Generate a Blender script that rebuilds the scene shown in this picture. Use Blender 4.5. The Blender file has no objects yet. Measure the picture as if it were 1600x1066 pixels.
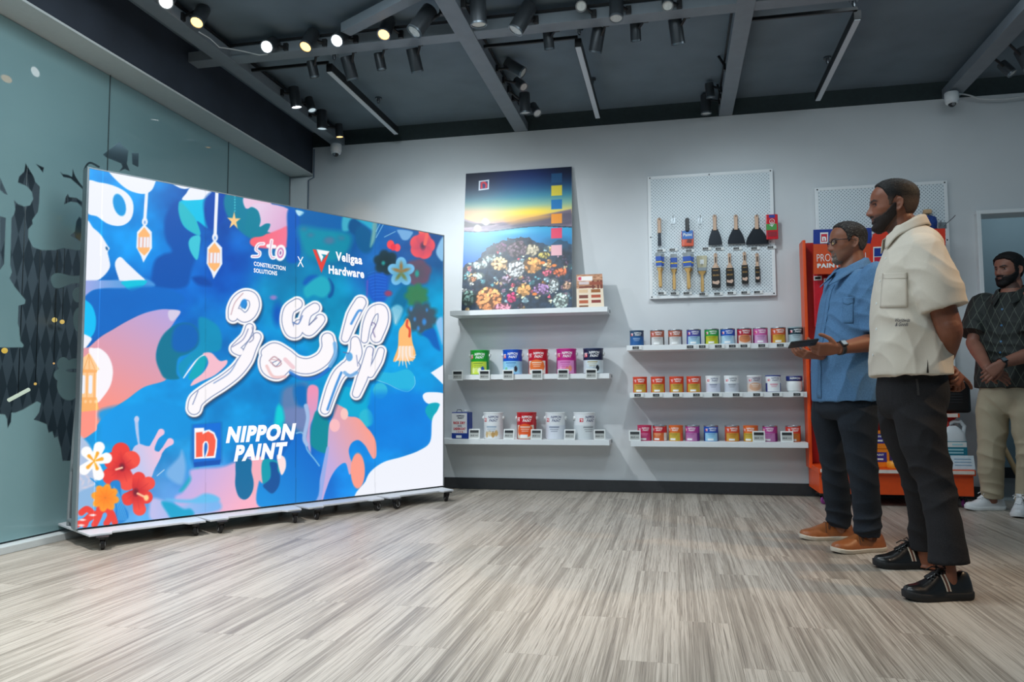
import bpy, bmesh, math, random
import numpy as np
from mathutils import Vector, Matrix, Quaternion
from mathutils.bvhtree import BVHTree

random.seed(7)
rng = np.random.default_rng(11)
SC = bpy.context.scene
COL = SC.collection
PI = math.pi

# ------------------------------------------------------------------ camera
FPX, PITCH, ROLL, YAW = 1195.59, .0696254, -.00515918, .20836578
CAMP = Vector((0, 0, .82))
_fw = Vector((-math.sin(YAW) * math.cos(PITCH), math.cos(YAW) * math.cos(PITCH), math.sin(PITCH)))
_rt = Vector((math.cos(YAW), math.sin(YAW), 0))
_up = _rt.cross(_fw)
_r2 = math.cos(ROLL) * _rt + math.sin(ROLL) * _up
_u2 = -math.sin(ROLL) * _rt + math.cos(ROLL) * _up
cam = bpy.data.objects.new('camera', bpy.data.cameras.new('camera'))
COL.objects.link(cam)
cam.data.sensor_width = 36.0
cam.data.lens = FPX * 36 / 1600
cam.data.clip_start = .05
cam.matrix_world = Matrix(((_r2.x, _u2.x, -_fw.x, CAMP.x), (_r2.y, _u2.y, -_fw.y, CAMP.y),
                           (_r2.z, _u2.z, -_fw.z, CAMP.z), (0, 0, 0, 1)))
SC.camera = cam

def at(px, py, ax, v):
    """a photograph pixel carried out to the plane (axis ax) = v, in metres"""
    d = _fw * FPX + _r2 * (px - 800) - _u2 * (py - 533)
    t = (v - CAMP[ax]) / d[ax]
    return CAMP + d * t

def atp(px, py, p0, n):
    d = _fw * FPX + _r2 * (px - 800) - _u2 * (py - 533)
    t = (p0 - CAMP).dot(n) / d.dot(n)
    return CAMP + d * t

# ------------------------------------------------------------------ view, world, big lights
SC.view_settings.view_transform = 'Standard'
SC.view_settings.look = 'None'
SC.view_settings.gamma = 1
SC.view_settings.use_curve_mapping = False
SC.view_settings.exposure = 0.0
w = bpy.data.worlds.new('world'); SC.world = w; w.use_nodes = True
w.node_tree.nodes['Background'].inputs[0].default_value = (.40, .62, .78, 1)
w.node_tree.nodes['Background'].inputs[1].default_value = .21

def light(name, kind, loc, target, power, color, parent=None, size=.1, sizey=None, spot=60, blend=.6):
    l = bpy.data.lights.new(name, kind)
    l.energy = power; l.color = color
    if kind == 'AREA':
        l.shape = 'RECTANGLE'; l.size = size; l.size_y = sizey or size
    else:
        l.shadow_soft_size = size
    if kind == 'SPOT':
        l.spot_size = math.radians(spot); l.spot_blend = blend
    o = bpy.data.objects.new(name, l); COL.objects.link(o)
    d = Vector(target) - Vector(loc)
    q = d.to_track_quat('-Z', 'Y')
    o.matrix_world = Matrix.Translation(loc) @ q.to_matrix().to_4x4()
    if parent is not None:
        o.parent = parent
        o.matrix_parent_inverse = parent.matrix_world.inverted()
    return o

COOL = (.80, .93, 1.0); NEUT = (1, .96, .90); WARM = (1.0, .70, .42)
# unseen area fills added at ceiling height for general room light
light('shop_light', 'AREA', (-1.5, .5, 3.2), (-1.5, 1.0, 0), 92, COOL, size=3.4, sizey=1.8)
light('shop_light', 'AREA', (-1.0, 3.3, 3.2), (-1.0, 3.6, 0), 62, COOL, size=3.2, sizey=1.0)
light('shop_light', 'AREA', (1.9, 4.6, 3.2), (1.7, 5.6, 0), 18, COOL, size=1.6, sizey=.8)
# track spots
light('spot_key', 'SPOT', (-2.9, 5.35, 3.05), (-1.45, 6.5, 1.05), 62, (.90, .97, 1.0), size=.025, spot=92, blend=1.0)
light('spot_key', 'SPOT', (-2.1, 4.9, 3.0), (-1.15, 6.4, 1.2), 130, (.92, .97, 1.0), size=.025, spot=88, blend=.9)
light('spot_key', 'SPOT', (-2.0, 4.95, 3.05), (-2.1, 6.5, 1.75), 36, COOL, size=.03, spot=110, blend=1.0)
light('spot_key', 'SPOT', (.2, 4.9, 3.05), (.6, 6.5, 1.2), 45, COOL, size=.04, spot=95, blend=.9)
light('spot_floor', 'SPOT', (-2.6, 2.3, 3.1), (-1.85, 3.1, 0), 460, (.97, .98, 1.0), size=.05, spot=82, blend=.8)
light('spot_floor', 'SPOT', (.1, 3.0, 3.1), (-.3, 3.7, 0), 60, NEUT, size=.05, spot=48, blend=.9)
light('spot_warm', 'SPOT', (3.1, 3.4, 3.1), (1.08, 3.65, 1.0), 170, WARM, size=.05, spot=50, blend=.8)
light('spot_warm', 'SPOT', (1.8, 1.6, 3.1), (1.5, 2.6, 0), 34, (1, .80, .62), size=.05, spot=85, blend=.9)

# ------------------------------------------------------------------ colour and materials
def lin(c):
    c = np.asarray(c, float) / 255.0
    return np.where(c <= .04045, c / 12.92, ((c + .055) / 1.055) ** 2.4)

MATS = {}
def mat(name, c, rough=.5, metal=0.0, var=.06, scale=30, bump=0.0, spec=.5, trans=0.0, alpha=1.0, coat=0.0, stretch=None):
    """principled material whose colour and height vary with a noise texture"""
    if name in MATS: return MATS[name]
    m = bpy.data.materials.new(name); m.use_nodes = True
    nt = m.node_tree; b = nt.nodes['Principled BSDF']
    l = lin(c)
    tc = nt.nodes.new('ShaderNodeTexCoord')
    n = nt.nodes.new('ShaderNodeTexNoise'); n.inputs['Scale'].default_value = scale
    n.inputs['Detail'].default_value = 4
    if stretch:
        mp = nt.nodes.new('ShaderNodeMapping'); mp.inputs['Scale'].default_value = stretch
        nt.links.new(tc.outputs['Object'], mp.inputs[0]); nt.links.new(mp.outputs[0], n.inputs['Vector'])
    else:
        nt.links.new(tc.outputs['Object'], n.inputs['Vector'])
    r = nt.nodes.new('ShaderNodeValToRGB')
    r.color_ramp.elements[0].position = .3; r.color_ramp.elements[1].position = .7
    r.color_ramp.elements[0].color = (*[max(0, x * (1 - var)) for x in l], 1)
    r.color_ramp.elements[1].color = (*[min(1, x * (1 + var)) for x in l], 1)
    nt.links.new(n.outputs['Fac'], r.inputs[0]); nt.links.new(r.outputs[0], b.inputs['Base Color'])
    b.inputs['Roughness'].default_value = rough; b.inputs['Metallic'].default_value = metal
    b.inputs['Specular IOR Level'].default_value = spec
    b.inputs['Transmission Weight'].default_value = trans
    b.inputs['Alpha'].default_value = alpha
    b.inputs['Coat Weight'].default_value = coat
    if bump:
        bp = nt.nodes.new('ShaderNodeBump'); bp.inputs['Strength'].default_value = bump
        bp.inputs['Distance'].default_value = .01
        nt.links.new(n.outputs['Fac'], bp.inputs['Height']); nt.links.new(bp.outputs[0], b.inputs['Normal'])
    MATS[name] = m
    return m

def glow(name, c, s=1.0):
    if name in MATS: return MATS[name]
    m = bpy.data.materials.new(name); m.use_nodes = True
    b = m.node_tree.nodes['Principled BSDF']
    b.inputs['Base Color'].default_value = (.02, .02, .02, 1)
    b.inputs['Emission Color'].default_value = (*lin(c), 1); b.inputs['Emission Strength'].default_value = s
    MATS[name] = m
    return m

def attr_mat(name, attr='col', rough=.5, emit=0.0, bump=0.0, bscale=200, spec=.5, coat=0.0, sss=0.0):
    """colour read from the mesh's own colour attribute (printed or lit artwork, skin, hair)"""
    if name in MATS: return MATS[name]
    m = bpy.data.materials.new(name); m.use_nodes = True
    nt = m.node_tree; b = nt.nodes['Principled BSDF']
    a = nt.nodes.new('ShaderNodeAttribute'); a.attribute_name = attr
    if emit:
        b.inputs['Base Color'].default_value = (.01, .01, .01, 1)
        nt.links.new(a.outputs['Color'], b.inputs['Emission Color']); b.inputs['Emission Strength'].default_value = emit
    else:
        nt.links.new(a.outputs['Color'], b.inputs['Base Color'])
    b.inputs['Roughness'].default_value = rough; b.inputs['Specular IOR Level'].default_value = spec
    b.inputs['Coat Weight'].default_value = coat
    if sss:
        b.inputs['Subsurface Weight'].default_value = sss
        b.inputs['Subsurface Radius'].default_value = (.012, .005, .003); b.inputs['Subsurface Scale'].default_value = .5
    if bump:
        n = nt.nodes.new('ShaderNodeTexNoise'); n.inputs['Scale'].default_value = bscale
        tc = nt.nodes.new('ShaderNodeTexCoord'); nt.links.new(tc.outputs['Object'], n.inputs['Vector'])
        bp = nt.nodes.new('ShaderNodeBump'); bp.inputs['Strength'].default_value = bump; bp.inputs['Distance'].default_value = .004
        nt.links.new(n.outputs['Fac'], bp.inputs['Height']); nt.links.new(bp.outputs[0], b.inputs['Normal'])
    MATS[name] = m
    return m

# ------------------------------------------------------------------ mesh builder
class MB:
    def __init__(s): s.v = []; s.f = []; s.m = []; s.mi = 0
    def add(s, vs, fs, M=None):
        o = len(s.v)
        if M is not None: vs = [M @ Vector(v) for v in vs]
        s.v += [tuple(v) for v in vs]
        s.f += [tuple(i + o for i in f) for f in fs]; s.m += [s.mi] * len(fs)
        return s
    def box(s, c, d, M=None):
        x, y, z = c; a, b, h = d[0] / 2, d[1] / 2, d[2] / 2
        vs = [(x - a, y - b, z - h), (x + a, y - b, z - h), (x + a, y + b, z - h), (x - a, y + b, z - h),
              (x - a, y - b, z + h), (x + a, y - b, z + h), (x + a, y + b, z + h), (x - a, y + b, z + h)]
        return s.add(vs, [(0, 3, 2, 1), (4, 5, 6, 7), (0, 1, 5, 4), (1, 2, 6, 5), (2, 3, 7, 6), (3, 0, 4, 7)], M)
    def lathe(s, prof, n=24, M=None, cap=True):
        """prof: (radius, z) from bottom to top"""
        vs = []; fs = []
        for r, z in prof:
            for k in range(n):
                a = 2 * PI * k / n; vs.append((r * math.cos(a), r * math.sin(a), z))
        for i in range(len(prof) - 1):
            for k in range(n):
                k2 = (k + 1) % n
                fs.append((i * n + k, i * n + k2, (i + 1) * n + k2, (i + 1) * n + k))
        if cap:
            fs.append(tuple(reversed(range(n)))); fs.append(tuple((len(prof) - 1) * n + k for k in range(n)))
        return s.add(vs, fs, M)
    def cyl(s, p0, p1, r0, r1=None, n=16):
        p0 = Vector(p0); p1 = Vector(p1); d = p1 - p0
        M = Matrix.Translation(p0) @ d.to_track_quat('Z', 'Y').to_matrix().to_4x4()
        return s.lathe([(r0, 0), (r0 if r1 is None else r1, d.length)], n, M)
    def tube(s, pts, r, n=10, ref=None, flat=1.0, cap=True):
        """swept tube; r a number or one radius (or (ru, rv)) per point"""
        pts = [Vector(p) for p in pts]
        rs = r if isinstance(r, (list, tuple)) and len(r) == len(pts) else [r] * len(pts)
        u = None; vs = []; fs = []
        for i, p in enumerate(pts):
            t = (pts[min(i + 1, len(pts) - 1)] - pts[max(i - 1, 0)]).normalized()
            if u is None:
                u = Vector(ref) if ref is not None else (Vector((0, 0, 1)) if abs(t.z) < .9 else Vector((1, 0, 0)))
            u = (u - t * u.dot(t))
            u.normalize(); v = t.cross(u)
            ru, rv = rs[i] if isinstance(rs[i], (list, tuple)) else (rs[i], rs[i] * flat)
            for k in range(n):
                a = 2 * PI * k / n; vs.append(p + u * (ru * math.cos(a)) + v * (rv * math.sin(a)))
        for i in range(len(pts) - 1):
            for k in range(n):
                k2 = (k + 1) % n; fs.append((i * n + k, i * n + k2, (i + 1) * n + k2, (i + 1) * n + k))
        if cap:
            fs.append(tuple(reversed(range(n)))); fs.append(tuple((len(pts) - 1) * n + k for k in range(n)))
        return s.add(vs, fs)
    def sphere(s, c, r, n=16, m=10, M=None):
        r3 = r if isinstance(r, (list, tuple)) else (r, r, r)
        vs = [(c[0], c[1], c[2] - r3[2])]; fs = []
        for i in range(1, m):
            a = -PI / 2 + PI * i / m
            for k in range(n):
                b = 2 * PI * k / n
                vs.append((c[0] + r3[0] * math.cos(a) * math.cos(b), c[1] + r3[1] * math.cos(a) * math.sin(b), c[2] + r3[2] * math.sin(a)))
        vs.append((c[0], c[1], c[2] + r3[2])); L = len(vs) - 1
        for k in range(n):
            k2 = (k + 1) % n
            fs.append((0, 1 + k2, 1 + k)); fs.append((L, L - n + k, L - n + k2))
            for i in range(m - 2):
                a = 1 + i * n; fs.append((a + k, a + k2, a + n + k2, a + n + k))
        return s.add(vs, fs, M)
    def prism(s, poly, h, M=None):
        """2-D polygon in local XY, extruded from z=0 to z=h"""
        n = len(poly)
        vs = [(x, y, 0) for x, y in poly] + [(x, y, h) for x, y in poly]
        fs = [tuple(reversed(range(n))), tuple(range(n, 2 * n))] + [(i, (i + 1) % n, n + (i + 1) % n, n + i) for i in range(n)]
        return s.add(vs, fs, M)
    def loft(s, rings, cap=True):
        """rings: lists of equally many points"""
        n = len(rings[0]); vs = [p for r in rings for p in r]; fs = []
        for i in range(len(rings) - 1):
            for k in range(n):
                k2 = (k + 1) % n; fs.append((i * n + k, i * n + k2, (i + 1) * n + k2, (i + 1) * n + k))
        if cap:
            fs.append(tuple(reversed(range(n)))); fs.append(tuple((len(rings) - 1) * n + k for k in range(n)))
        return s.add(vs, fs)
    def build(s, name, m, parent=None, smooth=35, bevel=0, seg=2):
        me = bpy.data.meshes.new(name); me.from_pydata(s.v, [], s.f)
        for k in (m if isinstance(m, (list, tuple)) else [m]): me.materials.append(k)
        if any(s.m): me.polygons.foreach_set('material_index', s.m)
        if smooth:
            me.shade_smooth()
            me.set_sharp_from_angle(angle=math.radians(smooth))
        me.update()
        o = bpy.data.objects.new(name, me); COL.objects.link(o)
        if parent is not None: o.parent = parent
        if bevel:
            bv = o.modifiers.new('bevel', 'BEVEL'); bv.width = bevel; bv.segments = seg; bv.limit_method = 'ANGLE'
        return o

def thing(name, label, cat, loc=(0, 0, 0), rz=0, group=None):
    o = bpy.data.objects.new(name, None); COL.objects.link(o)
    o.empty_display_size = .05
    o.location = loc; o.rotation_euler = (0, 0, rz)
    return tag(o, label, cat, group)

def tag(o, label, cat, group=None):
    o['label'] = label; o['category'] = cat
    if group: o['group'] = group
    return o

def struct(o, label=None, cat=None):
    o['kind'] = 'structure'
    if label: o['label'] = label
    if cat: o['category'] = cat
    return o

def dup(root, loc, label=None, group=None, rz=None):
    r = root.copy(); COL.objects.link(r); r.location = loc
    if rz is not None: r.rotation_euler = (0, 0, rz)
    if label: r['label'] = label
    if group: r['group'] = group
    for ch in list(root.children):
        c = ch.copy(); COL.objects.link(c); c.parent = r
        for g in ch.children:
            d = g.copy(); COL.objects.link(d); d.parent = c
    return r

def frame(o, x, y, z=None):
    """4x4 from an origin and two axis directions"""
    x = Vector(x).normalized(); y = Vector(y).normalized()
    z = x.cross(y) if z is None else Vector(z).normalized()
    return Matrix(((x.x, y.x, z.x, o[0]), (x.y, y.y, z.y, o[1]), (x.z, y.z, z.z, o[2]), (0, 0, 0, 1)))

# ------------------------------------------------------------------ lettering
_T = {}
def text2d(s, bold=0.0):
    """triangulated outline of a line of text: unit cap size, origin at its left baseline"""
    k = (s, bold)
    if k not in _T:
        c = bpy.data.curves.new('t', 'FONT'); c.body = s; c.size = 1; c.offset = bold; c.space_character = 1 + max(0, bold) * 2.4; c.resolution_u = 3
        o = bpy.data.objects.new('t', c); COL.objects.link(o)
        dg = bpy.context.evaluated_depsgraph_get(); e = o.evaluated_get(dg); me = e.to_mesh()
        V = [(v.co.x, v.co.y) for v in me.vertices]; F = [tuple(p.vertices) for p in me.polygons]
        e.to_mesh_clear(); bpy.data.objects.remove(o); bpy.data.curves.remove(c)
        xs = [v[0] for v in V]; x0 = min(xs); wd = max(xs) - x0
        # the font's capitals stand about .73 high: scale so a capital is 1
        V = [((x - x0) / .73, y / .73) for x, y in V]
        _T[k] = (V, F, wd / .73)
    return _T[k]

def put_text(mb, s, fn, bold=0.02, width=None, height=1.0, slant=0.0):
    """add text to mb, mapping (x across, y up) through fn to a 3-D point"""
    V, F, wd = text2d(s, bold)
    k = (width / wd) if width else height
    mb.add([fn(x * k + y * height * slant, y * height) for x, y in V], F)
    return wd * k

# ------------------------------------------------------------------ noise on arrays
def _hash(ix, iy, iz, seed):
    h = (ix * 374761393 + iy * 668265263 + iz * 2147483647 + seed * 1274126177) & 0xffffffff
    h = ((h ^ (h >> 13)) * 1274126177) & 0xffffffff
    return ((h ^ (h >> 16)) & 0xffff) / 32767.5 - 1
def vnoise(P, scale=1.0, seed=0, octaves=1):
    P = np.asarray(P, float)
    if P.shape[-1] == 2: P = np.concatenate([P, np.zeros(P.shape[:-1] + (1,))], -1)
    out = 0; amp = 1; tot = 0; P = P * scale
    for o in range(octaves):
        I = np.floor(P).astype(np.int64); f = P - I; f = f * f * (3 - 2 * f)
        r = 0
        for dx in (0, 1):
            for dy in (0, 1):
                for dz in (0, 1):
                    wt = (f[..., 0] if dx else 1 - f[..., 0]) * (f[..., 1] if dy else 1 - f[..., 1]) * (f[..., 2] if dz else 1 - f[..., 2])
                    r = r + wt * _hash(I[..., 0] + dx, I[..., 1] + dy, I[..., 2] + dz, seed + o * 17)
        out = out + r * amp; tot += amp; amp *= .5; P = P * 2.03
    return out / tot

# ------------------------------------------------------------------ a painter for flat artwork (lit screens, prints, films)
def crom(pts, n=8, closed=True):
    P = np.asarray(pts, float); N = len(P); out = []
    for i in range(N if closed else N - 1):
        g = (lambda j: P[j % N]) if closed else (lambda j: P[min(max(j, 0), N - 1)])
        a, b, c, d = g(i - 1), g(i), g(i + 1), g(i + 2)
        for t in np.arange(n) / n:
            out.append(.5 * (2 * b + (c - a) * t + (2 * a - 5 * b + 4 * c - d) * t * t + (3 * b - a - 3 * c + d) * t ** 3))
    if not closed: out.append(P[-1])
    return np.array(out)

class Canvas:
    """colours at a set of points (X, Y) of a flat sheet"""
    def __init__(s, X, Y, base=(0, 0, 0)):
        s.X = X.ravel(); s.Y = Y.ravel(); s.C = np.tile(np.asarray(base, float), (len(s.X), 1)); s.T = (0, 0, 1)
    def at(s, ox, oy, k): s.T = (ox, oy, k); return s
    def _t(s, pts):
        p = np.asarray(pts, float); return p / s.T[2] + np.array(s.T[:2])
    def _mix(s, idx, a, color):
        c = color(s.X[idx], s.Y[idx]) if callable(color) else np.asarray(color, float)
        s.C[idx] = s.C[idx] * (1 - a[:, None]) + c * a[:, None]
    @staticmethod
    def _segd(x, y, A, B, WA, WB):
        best = np.full(len(x), 1e9)
        for (ax, ay), (bx, by), wa, wb in zip(A, B, WA, WB):
            dx, dy = bx - ax, by - ay; L = dx * dx + dy * dy + 1e-12
            t = np.clip(((x - ax) * dx + (y - ay) * dy) / L, 0, 1)
            d = np.hypot(x - ax - t * dx, y - ay - t * dy) - (wa + (wb - wa) * t)
            np.minimum(best, d, out=best)
        return best
    def poly(s, pts, color, f=.8, smooth=True, a=1.0):
        P = s._t(pts)
        if smooth: P = crom(P, 6)
        pad = f * 2 + 1
        idx = np.nonzero((s.X > P[:, 0].min() - pad) & (s.X < P[:, 0].max() + pad) & (s.Y > P[:, 1].min() - pad) & (s.Y < P[:, 1].max() + pad))[0]
        if not len(idx): return s
        x, y = s.X[idx], s.Y[idx]; Q = np.roll(P, -1, 0)
        ins = np.zeros(len(x), bool)
        for (ax, ay), (bx, by) in zip(P, Q):
            if ay == by: continue
            c = ((ay > y) != (by > y)) & (x < (bx - ax) * (y - ay) / (by - ay) + ax)
            ins ^= c
        d = s._segd(x, y, P, Q, np.zeros(len(P)), np.zeros(len(P)))
        sd = np.where(ins, -d, d)
        s._mix(idx, np.clip(.5 - sd / (2 * f), 0, 1) * a, color); return s
    def stroke(s, pts, wd, color, f=.7, smooth=True, a=1.0, off=0.0, shift=(0, 0)):
        P = s._t(pts) + np.array(shift); k = 1 / s.T[2]
        W = np.asarray(wd if isinstance(wd, (list, tuple)) else [wd] * len(P), float) * k / 2
        if smooth and len(P) > 2:
            n = 8; W = np.interp(np.linspace(0, len(W) - 1, (len(P) - 1) * n + 1), np.arange(len(W)), W); P = crom(P, n, False)
        W = W + off; pad = W.max() + f * 2 + 1
        idx = np.nonzero((s.X > P[:, 0].min() - pad) & (s.X < P[:, 0].max() + pad) & (s.Y > P[:, 1].min() - pad) & (s.Y < P[:, 1].max() + pad))[0]
        if not len(idx): return s
        d = s._segd(s.X[idx], s.Y[idx], P[:-1], P[1:], W[:-1], W[1:])
        s._mix(idx, np.clip(.5 - d / (2 * f), 0, 1) * a, color); return s
    def ell(s, cx, cy, rx, ry, color, ang=0, f=.8, a=1.0):
        (c,) = s._t([(cx, cy)]); k = 1 / s.T[2]; rx *= k; ry *= k
        R = max(rx, ry) + 2 * f + 1
        idx = np.nonzero((abs(s.X - c[0]) < R) & (abs(s.Y - c[1]) < R))[0]
        if not len(idx): return s
        x = s.X[idx] - c[0]; y = s.Y[idx] - c[1]; ca, sa = math.cos(ang), math.sin(ang)
        u = (x * ca + y * sa) / rx; v = (-x * sa + y * ca) / ry; q = np.hypot(u, v)
        d = (q - 1) * min(rx, ry)
        s._mix(idx, np.clip(.5 - d / (2 * f), 0, 1) * a, color); return s

def grad(x0, y0, c0, x1, y1, c1):
    c0 = np.asarray(c0, float); c1 = np.asarray(c1, float); L = (x1 - x0) ** 2 + (y1 - y0) ** 2
    def fn(X, Y):
        t = np.clip(((X - x0) * (x1 - x0) + (Y - y0) * (y1 - y0)) / L, 0, 1)[:, None]
        return c0 * (1 - t) + c1 * t
    return fn

def grid_mesh(name, P, m, parent=None, cols=None, attr='col', flip=False, smooth=True):
    """P: rows x columns x 3"""
    R, Cn = P.shape[:2]
    i = np.arange(R - 1)[:, None] * Cn + np.arange(Cn - 1)[None]
    q = np.stack([i, i + 1, i + Cn + 1, i + Cn], -1).reshape(-1, 4)
    if flip: q = q[:, ::-1]
    return arr_mesh(name, P.reshape(-1, 3), q, m, parent, cols, attr, smooth)

def arr_mesh(name, V, Q, m, parent=None, cols=None, attr='col', smooth=True):
    me = bpy.data.meshes.new(name)
    nv, nq = len(V), len(Q); k = Q.shape[1]
    me.vertices.add(nv); me.vertices.foreach_set('co', np.ascontiguousarray(V, np.float32).ravel())
    me.loops.add(nq * k); me.loops.foreach_set('vertex_index', np.ascontiguousarray(Q, np.int32).ravel())
    me.polygons.add(nq); me.polygons.foreach_set('loop_start', np.arange(0, nq * k, k, dtype=np.int32))
    me.update(calc_edges=True)
    if smooth: me.polygons.foreach_set('use_smooth', np.ones(nq, bool))
    if cols is not None:
        a = me.attributes.new(attr, 'FLOAT_COLOR', 'POINT')
        c = np.ones((nv, 4), np.float32); c[:, :3] = cols if np.ndim(cols) > 1 and cols.shape[1] == 3 else np.asarray(cols)[:, None]
        a.data.foreach_set('color', c.ravel())
    me.materials.append(m); me.validate(); me.update()
    o = bpy.data.objects.new(name, me); COL.objects.link(o)
    if parent is not None: o.parent = parent
    return o
# ------------------------------------------------------------------ the room shell
YB = 6.53; ZW = 3.15; ZC = 3.29; XG = -3.505; XBH = -3.29; ZG = 2.88; XR = 4.6; YF = -3.0

def floor_mat():
    m = bpy.data.materials.new('grey wood vinyl planks'); m.use_nodes = True
    nt = m.node_tree; N = nt.nodes; L = nt.links; b = N['Principled BSDF']
    tc = N.new('ShaderNodeTexCoord')
    mp = N.new('ShaderNodeMapping'); mp.inputs['Rotation'].default_value = (0, 0, PI / 2)
    L.new(tc.outputs['Object'], mp.inputs[0])
    br = N.new('ShaderNodeTexBrick'); br.offset = .37; br.offset_frequency = 2
    br.inputs['Scale'].default_value = 1; br.inputs['Brick Width'].default_value = 1.22; br.inputs['Row Height'].default_value = .183
    br.inputs['Mortar Size'].default_value = .0012; br.inputs['Mortar Smooth'].default_value = 0; br.inputs['Bias'].default_value = 0
    br.inputs['Color1'].default_value = (0, 0, 0, 1); br.inputs['Color2'].default_value = (1, 1, 1, 1); br.inputs['Mortar'].default_value = (.5, .5, .5, 1)
    L.new(mp.outputs[0], br.inputs['Vector'])
    # each plank shifts its own grain
    off = N.new('ShaderNodeVectorMath'); off.operation = 'MULTIPLY_ADD'
    sc = N.new('ShaderNodeVectorMath'); sc.operation = 'SCALE'; sc.inputs['Scale'].default_value = 7.3
    L.new(br.outputs['Color'], sc.inputs[0])
    off.inputs[1].default_value = (1, 1, 1); L.new(tc.outputs['Object'], off.inputs[0]); L.new(sc.outputs[0], off.inputs[2])
    def nz(scale, det, rough, dist=0.0):
        mm = N.new('ShaderNodeMapping'); mm.inputs['Scale'].default_value = scale
        L.new(off.outputs[0], mm.inputs[0])
        n = N.new('ShaderNodeTexNoise'); n.inputs['Scale'].default_value = 1; n.inputs['Detail'].default_value = det
        n.inputs['Roughness'].default_value = rough; n.inputs['Distortion'].default_value = dist
        L.new(mm.outputs[0], n.inputs['Vector']); return n
    wide = nz((11, .55, 1), 3, .5)
    streak = nz((62, .45, 1), 3, .6)
    fine = nz((250, 1.7, 1), 2, .6, 2.2)
    lines = N.new('ShaderNodeValToRGB'); lines.color_ramp.elements[0].position = .36; lines.color_ramp.elements[1].position = .50
    def mul(a, k, add):
        x = N.new('ShaderNodeMath'); x.operation = 'MULTIPLY_ADD'; L.new(a, x.inputs[0]); x.inputs[1].default_value = k
        if isinstance(add, (int, float)): x.inputs[2].default_value = add
        else: L.new(add, x.inputs[2])
        return x.outputs[0]
    L.new(fine.outputs['Fac'], lines.inputs[0])
    v = mul(br.outputs['Color'], .06, .02)
    v = mul(wide.outputs['Fac'], .55, v); v = mul(streak.outputs['Fac'], .62, v); v = mul(lines.outputs[0], .17, v); v = mul(fine.outputs['Fac'], .30, v)
    r = N.new('ShaderNodeValToRGB'); e = r.color_ramp.elements
    e[0].position = .56; e[0].color = (*lin((108, 99, 89)), 1)
    e[1].position = 1.0; e[1].color = (*lin((188, 178, 165)), 1)
    k = e.new(.80); k.color = (*lin((138, 128, 116)), 1)
    k = e.new(.90); k.color = (*lin((160, 150, 137)), 1)
    L.new(v, r.inputs[0])
    mx = N.new('ShaderNodeMixRGB'); mx.blend_type = 'MULTIPLY'; mx.inputs[2].default_value = (.82, .80, .78, 1)
    L.new(br.outputs['Fac'], mx.inputs[0]); L.new(r.outputs[0], mx.inputs[1])
    L.new(mx.outputs[0], b.inputs['Base Color'])
    b.inputs['Roughness'].default_value = .36; b.inputs['Specular IOR Level'].default_value = .45
    bp = N.new('ShaderNodeBump'); bp.inputs['Strength'].default_value = .25; bp.inputs['Distance'].default_value = .002
    L.new(v, bp.inputs['Height']); L.new(bp.outputs[0], b.inputs['Normal'])
    return m

m_wall = mat('white wall paint', (208, 211, 213), .6, scale=6, var=.015, bump=.04)
m_dark = mat('charcoal ceiling paint', (106, 121, 131), .8, scale=3, var=.12, bump=.1)
m_bulk = mat('charcoal bulkhead paint', (46, 54, 66), .75, scale=4, var=.15, bump=.1)
m_soffit = mat('white soffit', (200, 205, 204), .55, var=.02)
m_beam = mat('grey painted steel', (124, 133, 140), .5, metal=.1, scale=12, var=.05)
m_black = mat('black powder coat', (16, 17, 19), .45, var=.1)
m_skirt = mat('dark grey skirting', (52, 53, 55), .5, var=.08)
m_white = mat('white powder coat', (228, 231, 232), .4, var=.01)

o = MB().box(((XR + XG) / 2, (YB + YF) / 2, -.05), (XR - XG + .4, YB - YF + .3, .1)).build('floor', floor_mat(), smooth=0); struct(o)
o = MB().box(((XR + XBH) / 2, (YB + YF) / 2, ZC + .05), (XR - XBH, YB - YF + .4, .1)).build('ceiling', m_dark, smooth=0); struct(o)
# back wall with a doorway at the right end
DX0, DX1, DZ = 2.35, 3.45, 2.2
b = MB()
b.box(((DX0 - 3.7) / 2, YB + .075, ZW / 2), (DX0 + 3.7, .15, ZW)); b.box(((DX1 + XR) / 2, YB + .075, ZW / 2), (XR - DX1, .15, ZW))
b.box(((DX0 + DX1) / 2, YB + .075, (ZW + DZ) / 2), (DX1 - DX0, .15, ZW - DZ))
o = b.build('wall_back', m_wall, smooth=0); struct(o)
o = MB().box(((XR + XBH) / 2, YB + .06, (ZW + ZC) / 2), (XR - XBH, .13, ZC - ZW)).build('trim_1', mat('dark band above wall', (44, 56, 58), .8, var=.1), smooth=0)
struct(o, 'dark green-grey band between the white wall and the ceiling', 'band')
o = MB().box((XBH - .1, (YB + YF) / 2, (ZC + ZG) / 2 + .01), (.2, YB - YF, ZC - ZG - .02)).build('wall_left', m_bulk, smooth=0); struct(o)
o = MB().box(((XBH + XG) / 2 - .02, (YB + YF) / 2, ZG + .005), (XBH - XG + .06, YB - YF, .014)).build('trim_2', m_soffit, smooth=0)
struct(o, 'white soffit strip between the glass front and the dark bulkhead', 'soffit')
o = MB().box((XG + .03, (YB + YF) / 2, .02), (.09, YB - YF, .04)).build('trim_3', m_soffit, smooth=0, bevel=.003)
struct(o, 'pale sill at the foot of the frosted glass front', 'sill')
o = MB().box((XG + .09, YB - .012, 1.43), (.17, .03, 2.86)).build('trim_4', m_white, smooth=0)
struct(o, 'white corner post where the glass front meets the back wall', 'post')
o = MB().box(((DX0 - .05 + XG) / 2, YB - .008, .05), (DX0 - XG + .05, .016, .094)).build('baseboard_back', m_skirt, smooth=0, bevel=.002); struct(o)
b = MB()
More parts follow.
